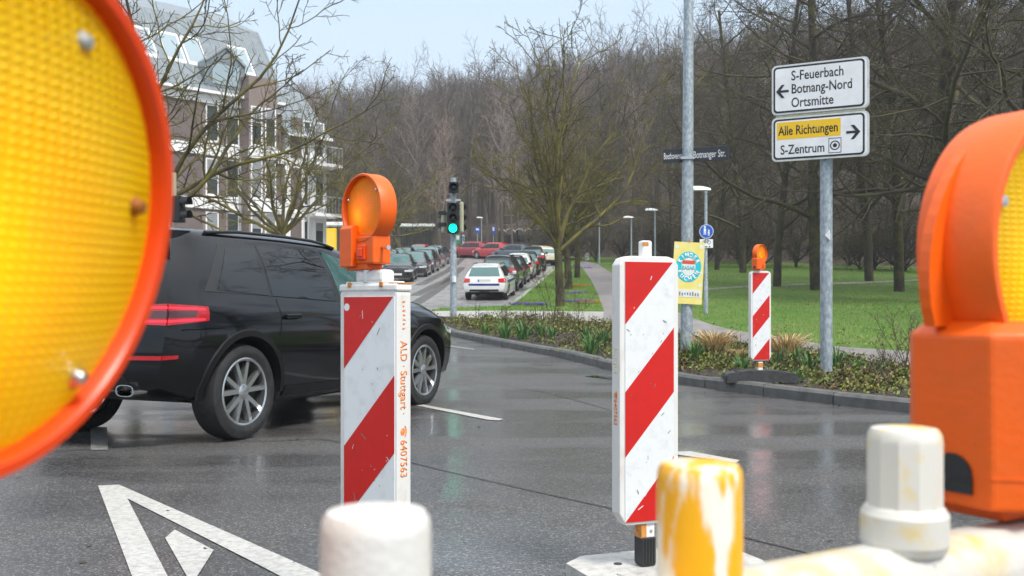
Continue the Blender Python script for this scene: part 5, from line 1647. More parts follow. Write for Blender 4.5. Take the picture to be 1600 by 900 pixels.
BD = Vector((0.70, 0.714, 0)); BN = Vector((0.714, -0.70, 0))    # along the street front, and out of it
B0 = Vector((-15.68, 50.0, 0))
def house(label, t0, t1, base, eave, ridge, cols, storeys, depth=11.0, gable_white=False, out=0.0):
    """a block of the terrace between positions t0..t1 (metres along the front)"""
    org = B0 + BD*t0 + BN*out
    rz = math.atan2(BD.y, BD.x)
    b = empty('apartment_house', (org.x, org.y, base), rz, label, 'house', 'houses on the left of the street')
    L = t1-t0; H = eave-base
    # local x along the front, local -y out of the front
    w = MB(); w.box(0, L, 0, depth, -2, H); w.build('wall', M['render_white'] if gable_white else M['render_taupe'], b)
    r = MB()
    hr = ridge-eave
    ov = 0.35
    r.add([(-0.1, -ov, H), (L+0.1, -ov, H), (L+0.1, 2.6, H+hr*0.72), (-0.1, 2.6, H+hr*0.72), (-0.1, 6.5, H+hr), (L+0.1, 6.5, H+hr), (-0.1, depth+ov, H), (L+0.1, depth+ov, H)],
          [(0, 1, 2, 3), (3, 2, 5, 4), (4, 5, 7, 6), (0, 3, 4, 6), (1, 7, 5, 2), (0, 6, 7, 1)])
    ro = r.build('roof', M['roof_slate'], b)
    # standing seams
    s_ = MB()
    n_ = int(L/0.55)
    for k in range(n_+1):
        x_ = L*k/max(1, n_)
        s_.tube([(x_, -ov, H+0.02), (x_, 2.6, H+hr*0.72+0.02)], 0.022, 4)
    s_.build('roof_seams', M['grey_steel'], ro)
    gu = MB(); gu.box(-0.1, L+0.1, -ov-0.14, -ov, H-0.10, H+0.04); gu.build('gutter', M['frame_white'], b)
    return b, L, H
def window(b, x0, x1, z0, z1, y=0.0, shut=0.0, mull=1):
    fr = MB()
    f_ = 0.07
    fr.box(x0, x1, y-0.05, y+0.03, z0, z0+f_); fr.box(x0, x1, y-0.05, y+0.03, z1-f_, z1)
    fr.box(x0, x0+f_, y-0.05, y+0.03, z0+f_, z1-f_); fr.box(x1-f_, x1, y-0.05, y+0.03, z0+f_, z1-f_)
    for k in range(1, mull):
        xm = x0+(x1-x0)*k/mull; fr.box(xm-0.05, xm+0.05, y-0.045, y+0.03, z0+f_, z1-f_)
    w = fr.build('window', M['frame_white'], b)
    MB().box(x0+f_, x1-f_, y-0.025, y-0.005, z0+f_, z1-f_).build('pane', M['pane'], w)
    MB().box(x0-0.08, x1+0.08, y-0.14, y-0.001, z0-0.07, z0-0.004).build('sill', M['frame_white'], w)
    if shut > 0:
        sh = MB(); n_ = max(2, int((z1-z0)*shut/0.12)); zz = z1-f_
        for k in range(n_):
            sh.box(x0+f_, x1-f_, y-0.046, y-0.03, zz-0.105, zz); zz -= 0.115
        sh.build('shutter', M['shutter'], w)
    return w
BASE = hY(50)+OFF
def zB(py, Y): return CAM_Z + (HOR-py)/FPX*Y
def t_of(px):
    a = (px-800)/FPX
    return (a*B0.y - B0.x)/(BD.x - a*BD.y)
def Y_of(t): return B0.y + BD.y*t
# main block
tA, tB = t_of(95), t_of(441)
h1, L1, H1 = house('tall taupe apartment house with white bands and glazed grey roof', tA, tB, BASE, 12.0, 18.2, None, 4)
def band(b, L, z0, z1, x0=0.0, y=0.0):
    MB().box(x0-0.002, L+0.002, y-0.16, y-0.001, z0, z1).build('white_band', M['render_white'], b)
st_z = [6.05-2.75, 6.05, 8.80, 11.45]       # lower edges of the white bands (world z)
for z in st_z: band(h1, L1, z-BASE, z-BASE+0.55)
for i in range(3):
    z = st_z[i]-BASE
    for k, px in enumerate((150, 185, 215, 240, 331)):
        x_ = t_of(px)-tA
        window(h1, x_-0.36, x_+0.36, z+0.72, z+2.62, shut=(0.55 if (i+k) % 3 == 1 else (0.0 if i != 1 else 0.62)))
    x_ = t_of(363)-tA
    window(h1, x_-0.38, x_+0.38, z+0.66, z+2.66, shut=0.3 if i == 2 else 0)
    # dark panels between window columns; the leftmost paints in a shaded wall facet
    for pa, pb in ((262, 316), (342, 356), (422, 438)):
        xa, xb = t_of(pa)-tA, t_of(pb)-tA
        MB().box(xa, xb, -0.05, -0.001, z+0.555, z+2.745).build('dark_wall_strip', M['render_dark_shade'], h1)
# the bay with paired windows, white framed
xb0, xb1 = t_of(374)-tA, t_of(418)-tA
bay = MB(); bay.box(xb0, xb1, -0.95, -0.001, st_z[0]-BASE-3.0, st_z[3]-BASE+1.6, bev=0.0)
bay_o = bay.build('bay', M['render_taupe'], h1)
for i in range(3):
    z = st_z[i]-BASE
    xm = (xb0+xb1)/2
    window(h1, xb0+0.10, xm-0.08, z+0.62, z+2.68, y=-0.955, shut=0.45 if i != 1 else 0.95)
    window(h1, xm+0.08, xb1-0.10, z+0.62, z+2.68, y=-0.955, shut=0.8 if i != 2 else 0.3)
    MB().box(xb0-0.06, xb1+0.06, -1.12, -0.956, z-0.02, z+0.50).build('bay_band', M['render_white'], bay_o)
# skylights and gabled dormers
for k, px in enumerate((130, 165, 205, 240, 285, 320, 395)):
    x_ = t_of(px)-tA
    hr = 18.2-12.0
    sk = MB(); y0_, y1_ = 0.6, 1.7
    zf = lambda y: H1 + hr*0.72*(y+0.35)/2.95
    wdt = 0.55
    sk.add([(x_-wdt, y0_, zf(y0_)+0.06), (x_+wdt, y0_, zf(y0_)+0.06), (x_+wdt, y1_, zf(y1_)+0.06), (x_-wdt, y1_, zf(y1_)+0.06),
            (x_-wdt, y0_, zf(y0_)-0.1), (x_+wdt, y0_, zf(y0_)-0.1), (x_+wdt, y1_, zf(y1_)-0.1), (x_-wdt, y1_, zf(y1_)-0.1)],
           [(0, 1, 2, 3), (0, 4, 5, 1), (1, 5, 6, 2), (2, 6, 7, 3), (3, 7, 4, 0)])
    f_ = sk.build('skylight', M['frame_white'], h1)
    s2 = MB(); i_ = 0.09
    s2.add([(x_-wdt+i_, y0_+i_, zf(y0_+i_)+0.068), (x_+wdt-i_, y0_+i_, zf(y0_+i_)+0.068), (x_+wdt-i_, y1_-i_, zf(y1_-i_)+0.068), (x_-wdt+i_, y1_-i_, zf(y1_-i_)+0.068)], [(0, 1, 2, 3)])
    s2.build('pane', M['skylight'], f_)
for px in (185, 350):
    x_ = t_of(px)-tA
    d = MB(); wd = 1.15; zb_, zt_ = H1+0.35, H1+2.5
    d.add([(x_-wd, -0.15, zb_), (x_+wd, -0.15, zb_), (x_+wd, -0.15, zt_-0.9), (x_, -0.15, zt_), (x_-wd, -0.15, zt_-0.9),
           (x_-wd, 2.4, zb_), (x_+wd, 2.4, zb_), (x_+wd, 2.4, zt_-0.9), (x_, 2.4, zt_), (x_-wd, 2.4, zt_-0.9)],
          [(0, 1, 2, 3, 4), (1, 6, 7, 2), (2, 7, 8, 3), (3, 8, 9, 4), (4, 9, 5, 0), (9, 8, 7, 6, 5)])
    do = d.build('dormer', M['roof_slate'], h1)
    g2 = MB()
    for (xa, za), (xb_, zb2) in (((x_-wd, zt_-0.9), (x_, zt_)), ((x_, zt_), (x_+wd, zt_-0.9))):
        g2.tube([(xa, -0.2, za+0.02), (xb_, -0.2, zb2+0.02)], 0.075, 4)
    g2.build('gable_board', M['grey_steel'], do)
    MB().box(x_-0.75, x_+0.75, -0.19, -0.155, zb_+0.15, zt_-0.95).build('pane', M['skylight'], do)
# lower corner block, whiter, with its gable end
tC = t_of(506)
h2, L2, H2 = house('white corner house with lower roof at the end of the terrace', tB+0.02, tC, BASE, 10.4, 14.6, None, 3, gable_white=True, out=0.25)
for i in range(3):
    z = st_z[i]-BASE-0.1
    xa, xb = 0.35, t_of(466)-tB
    MB().box(xa, xb, -0.05, -0.001, z+0.5, z+2.7).build('dark_wall_strip', M['render_dark_shade'], h2)
    window(h2, xb+0.12, xb+0.62, z+0.65, z+2.6)
    window(h2, L2-0.80, L2-0.18, z+0.65, z+2.6, mull=1, shut=0.3)
for i in range(1, 3):
    z = st_z[i]-BASE
    bl = MB(); bl.box(L2*0.45, L2+0.3, -1.1, -0.001, z-0.05, z+0.12); bo = bl.build('balcony', M['render_white'], h2)
    rl_ = MB(); rl_.box(L2*0.45, L2+0.3, -1.10, -1.07, z+1.0, z+1.06)
    for k in range(9): rl_.box(L2*0.45+(L2*0.55+0.28)*k/8, L2*0.45+(L2*0.55+0.28)*k/8+0.025, -1.095, -1.072, z+0.121, z+0.999)
    rl_.build('railing', M['grey_steel'], bo)
# posts in front of the houses
for px, Y, top, lb in ((375, 43, 236, 'thin dark post in front of the bay of the taupe house'), (482, 50, 205, 'slim grey post at the corner of the white house')):
    z = hY(Y)+OFF
    p = empty('lamp_post', (X_at(px, Y), Y, z), 0, lb, 'post', 'posts in front of the houses')
    MB().tube([(0, 0, 0), (0, 0, at(px, top, Y).z-z)], [0.07, 0.05], 10).build('pole', M['grey_steel'], p, smooth=40)
    MB().box(-0.09, 0.09, -0.3, 0.05, at(px, top, Y).z-z, at(px, top, Y).z-z+0.08, bev=0.02).build('hood', M['grey_steel'], p)

# ------------------------------------------------------------------ tram stop beyond the street
def shelter(label, px0, px1, Y, top, scallop, rz=0):
    x0, x1 = X_at(px0, Y), X_at(px1, Y); z = hY(Y)+OFF
    s_ = empty('stop_shelter', ((x0+x1)/2, Y, z), rz, label, 'shelter', 'shelters at the stop')
    W = x1-x0; H = at(0, top, Y).z-z
    rf = MB()
    if scallop:
        n = 5
        for k in range(n):
            xa = -W/2+W*k/n
            rows = [[(xa+W/n*u, yy, H-0.42+0.36*math.sin(math.pi*(0.15+0.85*u)) + (0.1 if yy > 0 else 0)) for u in np.linspace(0.0, 0.999, 8)] for yy in (-0.9, 0.9)]
            up = [[(x, y, zz+0.07) for x, y, zz in r] for r in rows]
            rf.grid(rows); rf.grid(up)
            rf.grid([rows[0], up[0]]); rf.grid([rows[1], up[1]])
    else:
        rf.box(-W/2, W/2, -0.9, 0.9, H-0.30, H, bev=0.03)
    rf.build('roof', M['lamp_white'], s_)
    for k in range(4):
        x_ = -W/2+0.15+(W-0.3)*k/3
        MB().box(x_-0.05, x_+0.05, 0.6, 0.7, 0, H-0.3).build('post', M['metal_dark'], s_)
    for k in range(3):
        xa = -W/2+0.25+(W-0.3)*k/3
        MB().box(xa, xa+(W-0.3)/3-0.2, 0.64, 0.66, 0.35, H-0.6).build('glass_wall', M['shelter_glass'], s_)
    be = MB(); be.box(-W/2+0.6, W/2-0.6, 0.1, 0.5, 0.42, 0.48)
    for x_ in (-W/2+0.8, W/2-0.8): be.box(x_-0.04, x_+0.04, 0.15, 0.45, 0, 0.419)
    be.build('bench', M['bench_wood'], s_)
    return s_
M['shelter_glass'] = glass_mat('shelter_glass', (0.05, 0.06, 0.06), 0.05, see=0.7, tint=(0.8, 0.85, 0.85))
M['bench_wood'] = mat('bench_wood', (0.25, 0.11, 0.06), 0.6, var=(0.18, 0.08, 0.045), vscale=10)
shelter('flat-roofed stop shelter left of the traffic light', 624, 680, 102, 350.5, False)
shelter('stop shelter with wavy white roof right of the traffic light', 777, 850, 104, 358, True, R(-4))
shelter('flat-roofed stop shelter at the corner of the white house', 498, 541, 92, 348, False)
bx_ = at(516, 371, 88); z = hY(88)+OFF
yb = empty('yellow_box', (bx_.x, 88, z), 0, 'yellow ticket box below the shelter roof at the corner of the white house', 'box')
MB().box(-0.55, 0.55, -0.3, 0.3, 0.0, at(516, 357, 88).z-z, bev=0.04).build('cabinet', M['sign_yellow'], yb)
MB().box(-0.45, 0.45, -0.315, -0.30, 0.5, at(516, 362, 88).z-z, bev=0.004).build('front_panel', mat('yellow_panel', (0.80, 0.55, 0.05), 0.4), yb)
def stop_sign(label, px, Y, top, bot, m, w, name='stop_sign', mm=None):
    z = hY(Y)+OFF; s_ = empty(name, (X_at(px, Y), Y, z), 0, label, 'sign', 'signs at the stop')
    MB().tube([(0, 0, 0), (0, 0, at(0, top, Y).z-z)], 0.05, 8).build('pole', M['grey_steel'], s_)
    p = MB().box(-w/2, w/2, -0.10, -0.055, at(0, bot, Y).z-z, at(0, top, Y).z-z, bev=0.01).build('sign_board', m, s_)
    MB().box(-w*0.3, w*0.3, -0.112, -0.1005, at(0, (top*0.45+bot*0.55), Y).z-z, at(0, top+2, Y).z-z).build('pictogram', mm or M['sign_white'], p)
    return s_
stop_sign('small blue sign on a post right of the traffic light', 746, 98, 355, 364, M['sign_blue'], 0.48)
stop_sign('blue and white stop sign left of the wavy shelter', 771, 101, 353, 367, M['sign_blue'], 0.32)
stop_sign('green timetable board behind the traffic light pole', 715, 96, 366, 382, mat('timetable_green', (0.05, 0.25, 0.12), 0.4), 0.60, 'timetable_board')
stop_sign('narrow white timetable board beside the green one', 724, 96.5, 367, 386, M['sign_white'], 0.2, 'timetable_board', M['sign_blue'])
# mast with a bracket and stay
z = hY(106)+OFF
ms = empty('overhead_mast', (X_at(808.5, 106), 106, z), 0, 'grey overhead line mast with bracket behind the wavy shelter', 'mast')
zt_ = lambda py: at(0, py, 106).z-z
MB().tube([(0, 0, 0), (0, 0, zt_(329))], [0.16, 0.12], 10).build('mast', M['grey_steel'], ms, smooth=40)
mb = MB(); mb.tube([(-1.4, 0, zt_(336)), (0, 0, zt_(337))], 0.035, 6); mb.tube([(0.1, 0, zt_(352)), (0.8, 0, zt_(334))], 0.035, 6); mb.tube([(-1.9, 0, zt_(352)), (0, 0, zt_(350))], 0.03, 6)
mb.build('bracket', M['grey_steel'], ms)
# small white marker posts on the grass beside the path
for px, py, Y in ((917, 404, 88),):
    p = ground_hit(px, 407, OFF)
    mk = empty('marker_post', p, 0, 'short white marker post on the grass at the bend of the path', 'post')
    MB().box(-0.18, 0.18, -0.08, 0.08, 0, 0.65, bev=0.06).build('post', M['white_pl'], mk)
    MB().box(-0.185, 0.185, -0.084, 0.084, 0.40, 0.48).build('band', M['grey_steel'], mk)
# ------------------------------------------------------------------ trees
def bark(name, col, moss, amount, vs=3.0):
    m = mat(name, col, 0.9, var=moss, vscale=vs, thr=(0.62-amount*0.3, 0.80-amount*0.25), bump=0.5, bscale=14)
    return m
M['bark_moss'] = bark('mossy_bark', (0.032, 0.027, 0.020), (0.085, 0.080, 0.016), 0.6, 2.2)
M['twig_moss'] = bark('mossy_twigs', (0.050, 0.041, 0.024), (0.155, 0.138, 0.026), 0.75, 1.3)
M['bark_grey'] = bark('grey_brown_bark', (0.042, 0.035, 0.029), (0.080, 0.076, 0.03), 0.6, 1.5)
M['twig_grey'] = bark('grey_brown_twigs', (0.066, 0.052, 0.037), (0.110, 0.100, 0.038), 0.55, 0.9)
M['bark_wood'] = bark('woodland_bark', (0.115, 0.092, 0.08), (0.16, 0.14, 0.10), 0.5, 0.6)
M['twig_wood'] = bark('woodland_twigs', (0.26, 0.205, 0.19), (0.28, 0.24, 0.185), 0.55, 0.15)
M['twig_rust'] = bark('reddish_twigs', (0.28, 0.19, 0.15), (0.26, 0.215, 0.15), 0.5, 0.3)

def rv(rng): 
    while True:
        v = Vector((rng.uniform(-1, 1), rng.uniform(-1, 1), rng.uniform(-1, 1)))
        if 0.05 < v.length < 1: return v.normalized()

class Tree:
    """recursive branching; each level's branches share a point count so that tubes are made in bulk"""
    def __init__(s, seed, cfg):
        s.rng = random.Random(seed); s.cfg = cfg; s.out = [[] for _ in cfg]
    def grow(s, p, d, L, r, lv):
        c = s.cfg[lv]; rng = s.rng
        n = c['seg']; pts = [p.copy()]; rad = [r]; dirs = [d.copy()]
        q = p.copy(); dd = d.copy()
        for i in range(n):
            up = c.get('up', 0.0)
            dd = (dd + rv(rng)*c.get('wob', 0.15) + Vector((0, 0, up))).normalized()
            q = q + dd*(L/n)
            pts.append(q.copy()); dirs.append(dd.copy())
            rad.append(max(c.get('rmin', 0.003), r*(1-(1-c.get('tip', 0.3))*((i+1)/n)**c.get('tp', 1.0))))
        s.out[lv].append((pts, rad))
        if lv+1 >= len(s.cfg): return
        c2 = s.cfg[lv+1]
        k = c2['num']; k = int(k) + (1 if rng.random() < k-int(k) else 0)
        k = max(1, int(round(k*(c2.get('lenscale', 0)*(L/c.get('Lref', L)-1)+1))))
        lo, hi = c2.get('span', (0.25, 1.0))
        ga = rng.uniform(0, 6.28)
        for i in range(k):
            t = lo + (hi-lo)*((i+rng.uniform(0.2, 0.8))/k)
            f = t*n; j = min(int(f), n-1); fr = f-j
            pos = pts[j].lerp(pts[j+1], fr); ax = dirs[min(j+1, n)]
            o = ax.orthogonal().normalized(); ga += 2.4 + rng.uniform(-0.5, 0.5)
            o = Matrix.Rotation(ga, 3, ax) @ o
            an = R(rng.uniform(*c2['ang']))
            nd = (ax*math.cos(an) + o*math.sin(an)).normalized()
            if c2.get('flat'): nd.z *= c2['flat']; nd.normalize()
            ln = c2['len']*(rng.uniform(0.7, 1.25))*(1-c2.get('fall', 0.4)*t)
            if c2.get('rel', True): ln *= L
            rr = min(max(rad[j]*c2['rad'], c2.get('rmin', 0.003)), rad[j]*0.9)
            s.grow(pos, nd, ln, rr, lv+1)
    def meshes(s, trunk_levels, name):
        res = []
        for rg_, nm in ((range(0, trunk_levels), 'trunk'), (range(trunk_levels, len(s.cfg)), 'crown')):
            V, F, base = [], [], 0
            for lv in rg_:
                if not s.out[lv]: continue
                k = s.cfg[lv]['sides']
                P = np.array([[tuple(p) for p in b[0]] for b in s.out[lv]]); Rr = np.array([b[1] for b in s.out[lv]])
                B, N, _ = P.shape
                T = np.empty_like(P); T[:, 1:-1] = P[:, 2:]-P[:, :-2]; T[:, 0] = P[:, 1]-P[:, 0]; T[:, -1] = P[:, -1]-P[:, -2]
                T /= np.linalg.norm(T, axis=2, keepdims=True)+1e-9
                m0 = T.mean(axis=1); a = np.where(np.abs(m0[:, 2:3]) < 0.8, np.array([[0, 0, 1.0]]), np.array([[1.0, 0, 0]]))
                U = np.cross(T, a[:, None, :]); U /= np.linalg.norm(U, axis=2, keepdims=True)+1e-9
                W = np.cross(T, U)
                an = np.arange(k)*2*np.pi/k
                ring = P[:, :, None, :] + (U[:, :, None, :]*np.cos(an)[None, None, :, None] + W[:, :, None, :]*np.sin(an)[None, None, :, None])*Rr[:, :, None, None]
                V.append(ring.reshape(-1, 3))
                bi = np.arange(B)[:, None, None]*N*k; ni = np.arange(N-1)[None, :, None]*k; ki = np.arange(k)[None, None, :]; kn = (ki+1) % k
                q = np.stack([bi+ni+ki, bi+ni+kn, bi+ni+k+kn, bi+ni+k+ki], axis=-1).reshape(-1, 4)
                F.append(q+base); base += B*N*k
            if V:
                me = fast_mesh(nm, np.concatenate(V), np.concatenate(F))
                me.polygons.foreach_set('use_smooth', [True]*len(me.polygons))
                res.append(me)
        return res

def tree_obj(kind, label, tr, loc, mats, trunk_levels=1, group=None, rz=0, sc=1.0):
    t = empty(kind, loc, rz, label, 'tree', group)
    t.scale = (sc,)*3
    for me, nm, m in zip(tr.meshes(trunk_levels, kind), ('trunk', 'crown'), mats):
        link(nm, me, m, t)
    return t

GS = 'bare street trees'
# the vase-shaped mossy street tree in the middle
cfg_vase = [
    dict(seg=6, sides=10, wob=0.05, up=0.0, tip=0.72, tp=0.8),
    dict(num=11, span=(0.80, 1.0), ang=(6, 47), len=5.9, rel=False, fall=0.0, rad=0.52, seg=12, sides=7, wob=0.21, up=0.045, tip=0.12),
    dict(num=10, span=(0.14, 0.97), ang=(28, 62), len=0.40, fall=0.55, rad=0.58, seg=7, sides=5, wob=0.24, up=0.03, tip=0.30, rmin=0.012),
    dict(num=5, span=(0.12, 1.0), ang=(28, 68), len=0.46, fall=0.35, rad=0.62, seg=4, sides=4, wob=0.28, up=0.03, tip=0.45, rmin=0.0075),
    dict(num=5, span=(0.15, 1.0), ang=(25, 70), len=0.42, fall=0.3, rad=0.75, seg=3, sides=3, wob=0.32, up=0.02, tip=0.7, rmin=0.0065)]
def vase(seed, H, r, cfg=cfg_vase, lean=(0, 0)):
    tr = Tree(seed, cfg); tr.grow(Vector((0, 0, -0.1)), Vector((lean[0], lean[1], 1)).normalized(), H, r, 0); return tr
p = ground_hit(875, 479, OFF)
hero = tree_obj('street_tree', 'bare mossy tree with wide vase crown on the verge behind the white estate car', vase(11, 2.1, 0.16), p, (M['bark_moss'], M['twig_moss']), 1, GS, 0.0, 1.14)
hero.scale = (1.02, 1.02, 1.13)
p2 = ground_hit(889, 452, OFF)
tree_obj('street_tree', 'bare street tree just behind the big mossy one', vase(23, 2.6, 0.19), (p2.x, p2.y, p2.z), (M['bark_moss'], M['twig_moss']), 1, GS)
p3 = ground_hit(902, 434, OFF)
tree_obj('street_tree', 'third bare street tree in line, with only its trunk clear', vase(31, 2.8, 0.18), p3, (M['bark_moss'], M['twig_moss']), 1, GS, 1.1)
for px, py, Y in ((870, 379, 40), (892, 383, 46)): pass
# left side of the street
cfg_left = [dict(c) for c in cfg_vase]
cfg_left[1] = dict(cfg_left[1], num=10, ang=(12, 68), len=6.6)
def left_tree(px, Y, seed, H, r, label, rz=0, lean=(0, 0), cfg=cfg_left, sc=1.0):
    return tree_obj('street_tree', label, vase(seed, H, r, cfg, lean), (X_at(px, Y), Y, hY(Y)+OFF), (M['bark_moss'], M['twig_moss']), 1, GS, rz, sc)
left_tree(205, 21, 5, 2.6, 0.17, 'bare tree behind the big yellow lens, branches reaching over the houses', 0.4, (0.05, 0))
left_tree(447, 39, 8, 2.9, 0.19, 'bare tree above the black car roof, in front of the house with the bay', 0.2)
left_tree(556, 54, 14, 2.8, 0.18, 'bare tree right of the white corner house, above the orange lamp', 1.3)
left_tree(618, 76, 17, 3.0, 0.19, 'bare olive tree far down the street, right of the orange lamp', 2.3)

# big spreading trees of the park on the right
cfg_big = [
    dict(seg=8, sides=10, wob=0.07, up=0.02, tip=0.35, tp=1.0),
    dict(num=21, span=(0.15, 1.0), ang=(38, 82), len=0.44, fall=0.35, rad=0.48, seg=9, sides=6, wob=0.20, up=0.012, tip=0.14),
    dict(num=9, span=(0.15, 0.98), ang=(30, 70), len=0.40, fall=0.4, rad=0.55, seg=6, sides=4, wob=0.24, up=-0.02, tip=0.3, rmin=0.011),
    dict(num=6.5, span=(0.12, 1.0), ang=(28, 70), len=0.50, fall=0.3, rad=0.6, seg=5, sides=3, wob=0.26, up=-0.06, tip=0.5, rmin=0.008),
    dict(num=5, span=(0.15, 1.0), ang=(25, 65), len=0.55, fall=0.25, rad=0.75, seg=3, sides=3, wob=0.26, up=-0.06, tip=0.7, rmin=0.0065)]
GP = 'bare park trees on the right'
big = []
for i, (seed, H, r) in enumerate(((3, 19.0, 0.27), (9, 17.0, 0.22), (16, 20.5, 0.28))):
    tr = Tree(seed, cfg_big); tr.grow(Vector((0, 0, -0.1)), Vector((0.03, 0, 1)).normalized(), H, r, 0); big.append(tr)
bigs = []
def park_tree(k, px, Y, label, rz, sc=1.0):
    loc = (X_at(px, Y), Y, hY(Y)+OFF+max(0, hill(X_at(px, Y), Y)))
    if len(bigs) <= k:
        t = tree_obj('park_tree', label, big[k], loc, (M['bark_moss'] if k != 1 else M['bark_grey'], M['twig_grey']), 1, GP, rz, sc); bigs.append(t)
    else:
        t = copy_tree(bigs[k]); t.location = loc; t.rotation_euler = (0, 0, rz); t.scale = (sc,)*3; t['label'] = label
    return t
park_tree(0, 1275, 44, 'large bare tree behind the direction sign pole', 0.3, 1.0)
park_tree(1, 1214, 47, 'leaning dark bare tree just right of the small distant beacon', 1.2, 0.9)
park_tree(2, 1452, 36, 'large bare tree with long hanging boughs between the sign and the right lamp', 2.0, 1.05)
park_tree(0, 1600, 33, 'tall bare tree at the right edge above the orange lamp housing', 3.6, 1.0)
park_tree(1, 1358, 52, 'bare tree in the background right of the direction sign', 4.2, 1.1)
park_tree(2, 1161, 62, 'bare tree behind the street lamp with the round blue sign', 5.1, 0.82)
park_tree(1, 1120, 66, 'slender bare tree left of the distant beacon at the wood edge', 0.6, 0.80)
park_tree(0, 1690, 46, 'bare tree beyond the right edge reaching into the frame', 5.4, 1.0)
park_tree(2, 1530, 58, 'bare tree far behind the orange lamp housing', 0.9, 1.0)
park_tree(1, 1050, 78, 'bare tree at the wood edge left of the tall grey pole', 2.6, 0.8)

for k, (px, Y, rz, sc, lb) in enumerate(((1405, 43, 1.1, 0.85, 'bare tree just left of the right lamp hood, twigs hanging over the lawn'), (1570, 42, 4.0, 0.95, 'dense bare tree behind the top of the right lamp'), (1090, 72, 5.0, 0.70, 'bare tree directly behind the blue footpath sign'))):
    park_tree(k % 3, px, Y, lb, rz, sc)
# the row goes on beyond the right of the view (mirrored in the flank of the black car)
for k, (x, y, rz, sc) in enumerate(((19, 17, 0.3, 0.9), (26, 21, 1.7, 1.0), (24, 12, 2.9, 0.95), (33, 17, 4.4, 1.0), (36, 27, 5.5, 1.1))):
    t = copy_tree(bigs[k % 3]); t.location = (x, y, hY(y)+OFF); t.rotation_euler = (0, 0, rz); t.scale = (sc,)*3
    t['label'] = 'bare park tree standing to the right of the view, mirrored in the black car'; t['group'] = 'park trees beyond the right of the view'
# woodland on the slope: trees one can tell apart along its edge, the rest as one mass
cfg_w = [
    dict(seg=8, sides=6, wob=0.05, up=0.03, tip=0.20),
    dict(num=19, span=(0.30, 1.0), ang=(24, 52), len=0.33, fall=0.45, rad=0.5, seg=6, sides=4, wob=0.16, up=0.07, tip=0.25, rmin=0.022),
    dict(num=7, span=(0.15, 1.0), ang=(25, 55), len=0.46, fall=0.3, rad=0.62, seg=4, sides=3, wob=0.20, up=0.07, tip=0.5, rmin=0.017),
    dict(num=4.5, span=(0.15, 1.0), ang=(22, 55), len=0.55, fall=0.25, rad=0.7, seg=3, sides=3, wob=0.22, up=0.05, tip=0.75, rmin=0.014)]
wood = []
for i, (seed, H, r) in enumerate(((41, 17, 0.20), (42, 19, 0.24), (43, 15, 0.17), (44, 18, 0.22))):
    tr = Tree(seed, cfg_w); tr.grow(Vector((0, 0, -0.3)), Vector((0, 0, 1)), H, r, 0); wood.append(tr.meshes(1, 'w'))
rng = random.Random(77)
GW = 'bare trees along the edge of the wood'
n_edge = 0
wood_src = []
edge_spots = []
for k in range(34):
    x = -34 + k*2.75 + rng.uniform(-0.8, 0.8)
    w = rng.uniform(2.0, 9.0)
    # point at depth w for this x
    t = (x-EDGE_A.x)/_ed.x
    q = EDGE_A + _ed*t + _en*w
    edge_spots.append((q.x, q.y))
for k, (x, y) in enumerate(edge_spots):
    v = k % 4
    z = terrain_z(x, y)
    if k < 4:
        o = empty('woodland_tree', (x, y, z), 0, 'slim bare tree among many along the foot of the wooded slope', 'tree', GW)
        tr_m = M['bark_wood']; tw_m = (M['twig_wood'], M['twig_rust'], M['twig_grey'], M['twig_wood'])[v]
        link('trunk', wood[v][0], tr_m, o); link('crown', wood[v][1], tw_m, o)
        wood_src.append(o)
    else:
        o = copy_tree(wood_src[v]); o.location = (x, y, z)
    o.rotation_euler = (rng.uniform(-.05, .05), rng.uniform(-.05, .05), rng.uniform(0, 6.28)); s_ = rng.uniform(0.62, 0.95)
    o.scale = (s_, s_, s_*rng.uniform(0.95, 1.1))

# the far mass of the wood: points on the slope, each carrying one of the woodland trees
srcs = []
for v in range(4):
    me = wood[v][0].copy()
    bm = bmesh.new(); bm.from_mesh(wood[v][0])
    n0 = len(bm.faces)
    bm.from_mesh(wood[v][1])
    bm.faces.ensure_lookup_table()
    for i, f in enumerate(bm.faces): f.material_index = 0 if i < n0 else 1
    me = bpy.data.meshes.new('wood_tree'); bm.to_mesh(me); bm.free()
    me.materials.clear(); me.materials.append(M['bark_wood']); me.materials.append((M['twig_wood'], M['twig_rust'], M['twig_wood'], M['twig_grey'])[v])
    so = bpy.data.objects.new('wood_tree', me)
    srcs.append(so)
pts, idx, rots, scl = [], [], [], []
rng = random.Random(5)
def want(x, y):
    a = x/y
    return -0.66 < a < 0.70
for _ in range(9000):
    y = rng.uniform(60, 330); x = rng.uniform(-230, 230)
    w = wood_depth(x, y)
    if w < 9 or w > 150 or not want(x, y): continue
    if rng.random() > (1.0 if w < 40 else 0.75): continue
    pts.append((x, y, terrain_z(x, y)-0.2)); idx.append(rng.randrange(4)); rots.append(rng.uniform(0, 6.28)); scl.append(rng.uniform(0.82, 1.06))
    if len(pts) >= 1900: break
me = bpy.data.meshes.new('wood'); me.from_pydata(pts, [], [])
for nm, ty, data in (('pick', 'INT', idx), ('turn', 'FLOAT', rots), ('size', 'FLOAT', scl)):
    at_ = me.attributes.new(nm, ty, 'POINT'); at_.data.foreach_set('value', data)
wo_ = link('woodland', me); tag(wo_, 'bare brown wood covering the slope behind the street', 'wood', kind='stuff')
ng = bpy.data.node_groups.new('wood_scatter', 'GeometryNodeTree')
ng.interface.new_socket('Geometry', in_out='INPUT', socket_type='NodeSocketGeometry')
ng.interface.new_socket('Geometry', in_out='OUTPUT', socket_type='NodeSocketGeometry')
gi, go = ng.nodes.new('NodeGroupInput'), ng.nodes.new('NodeGroupOutput')
join = ng.nodes.new('GeometryNodeGeometryToInstance')
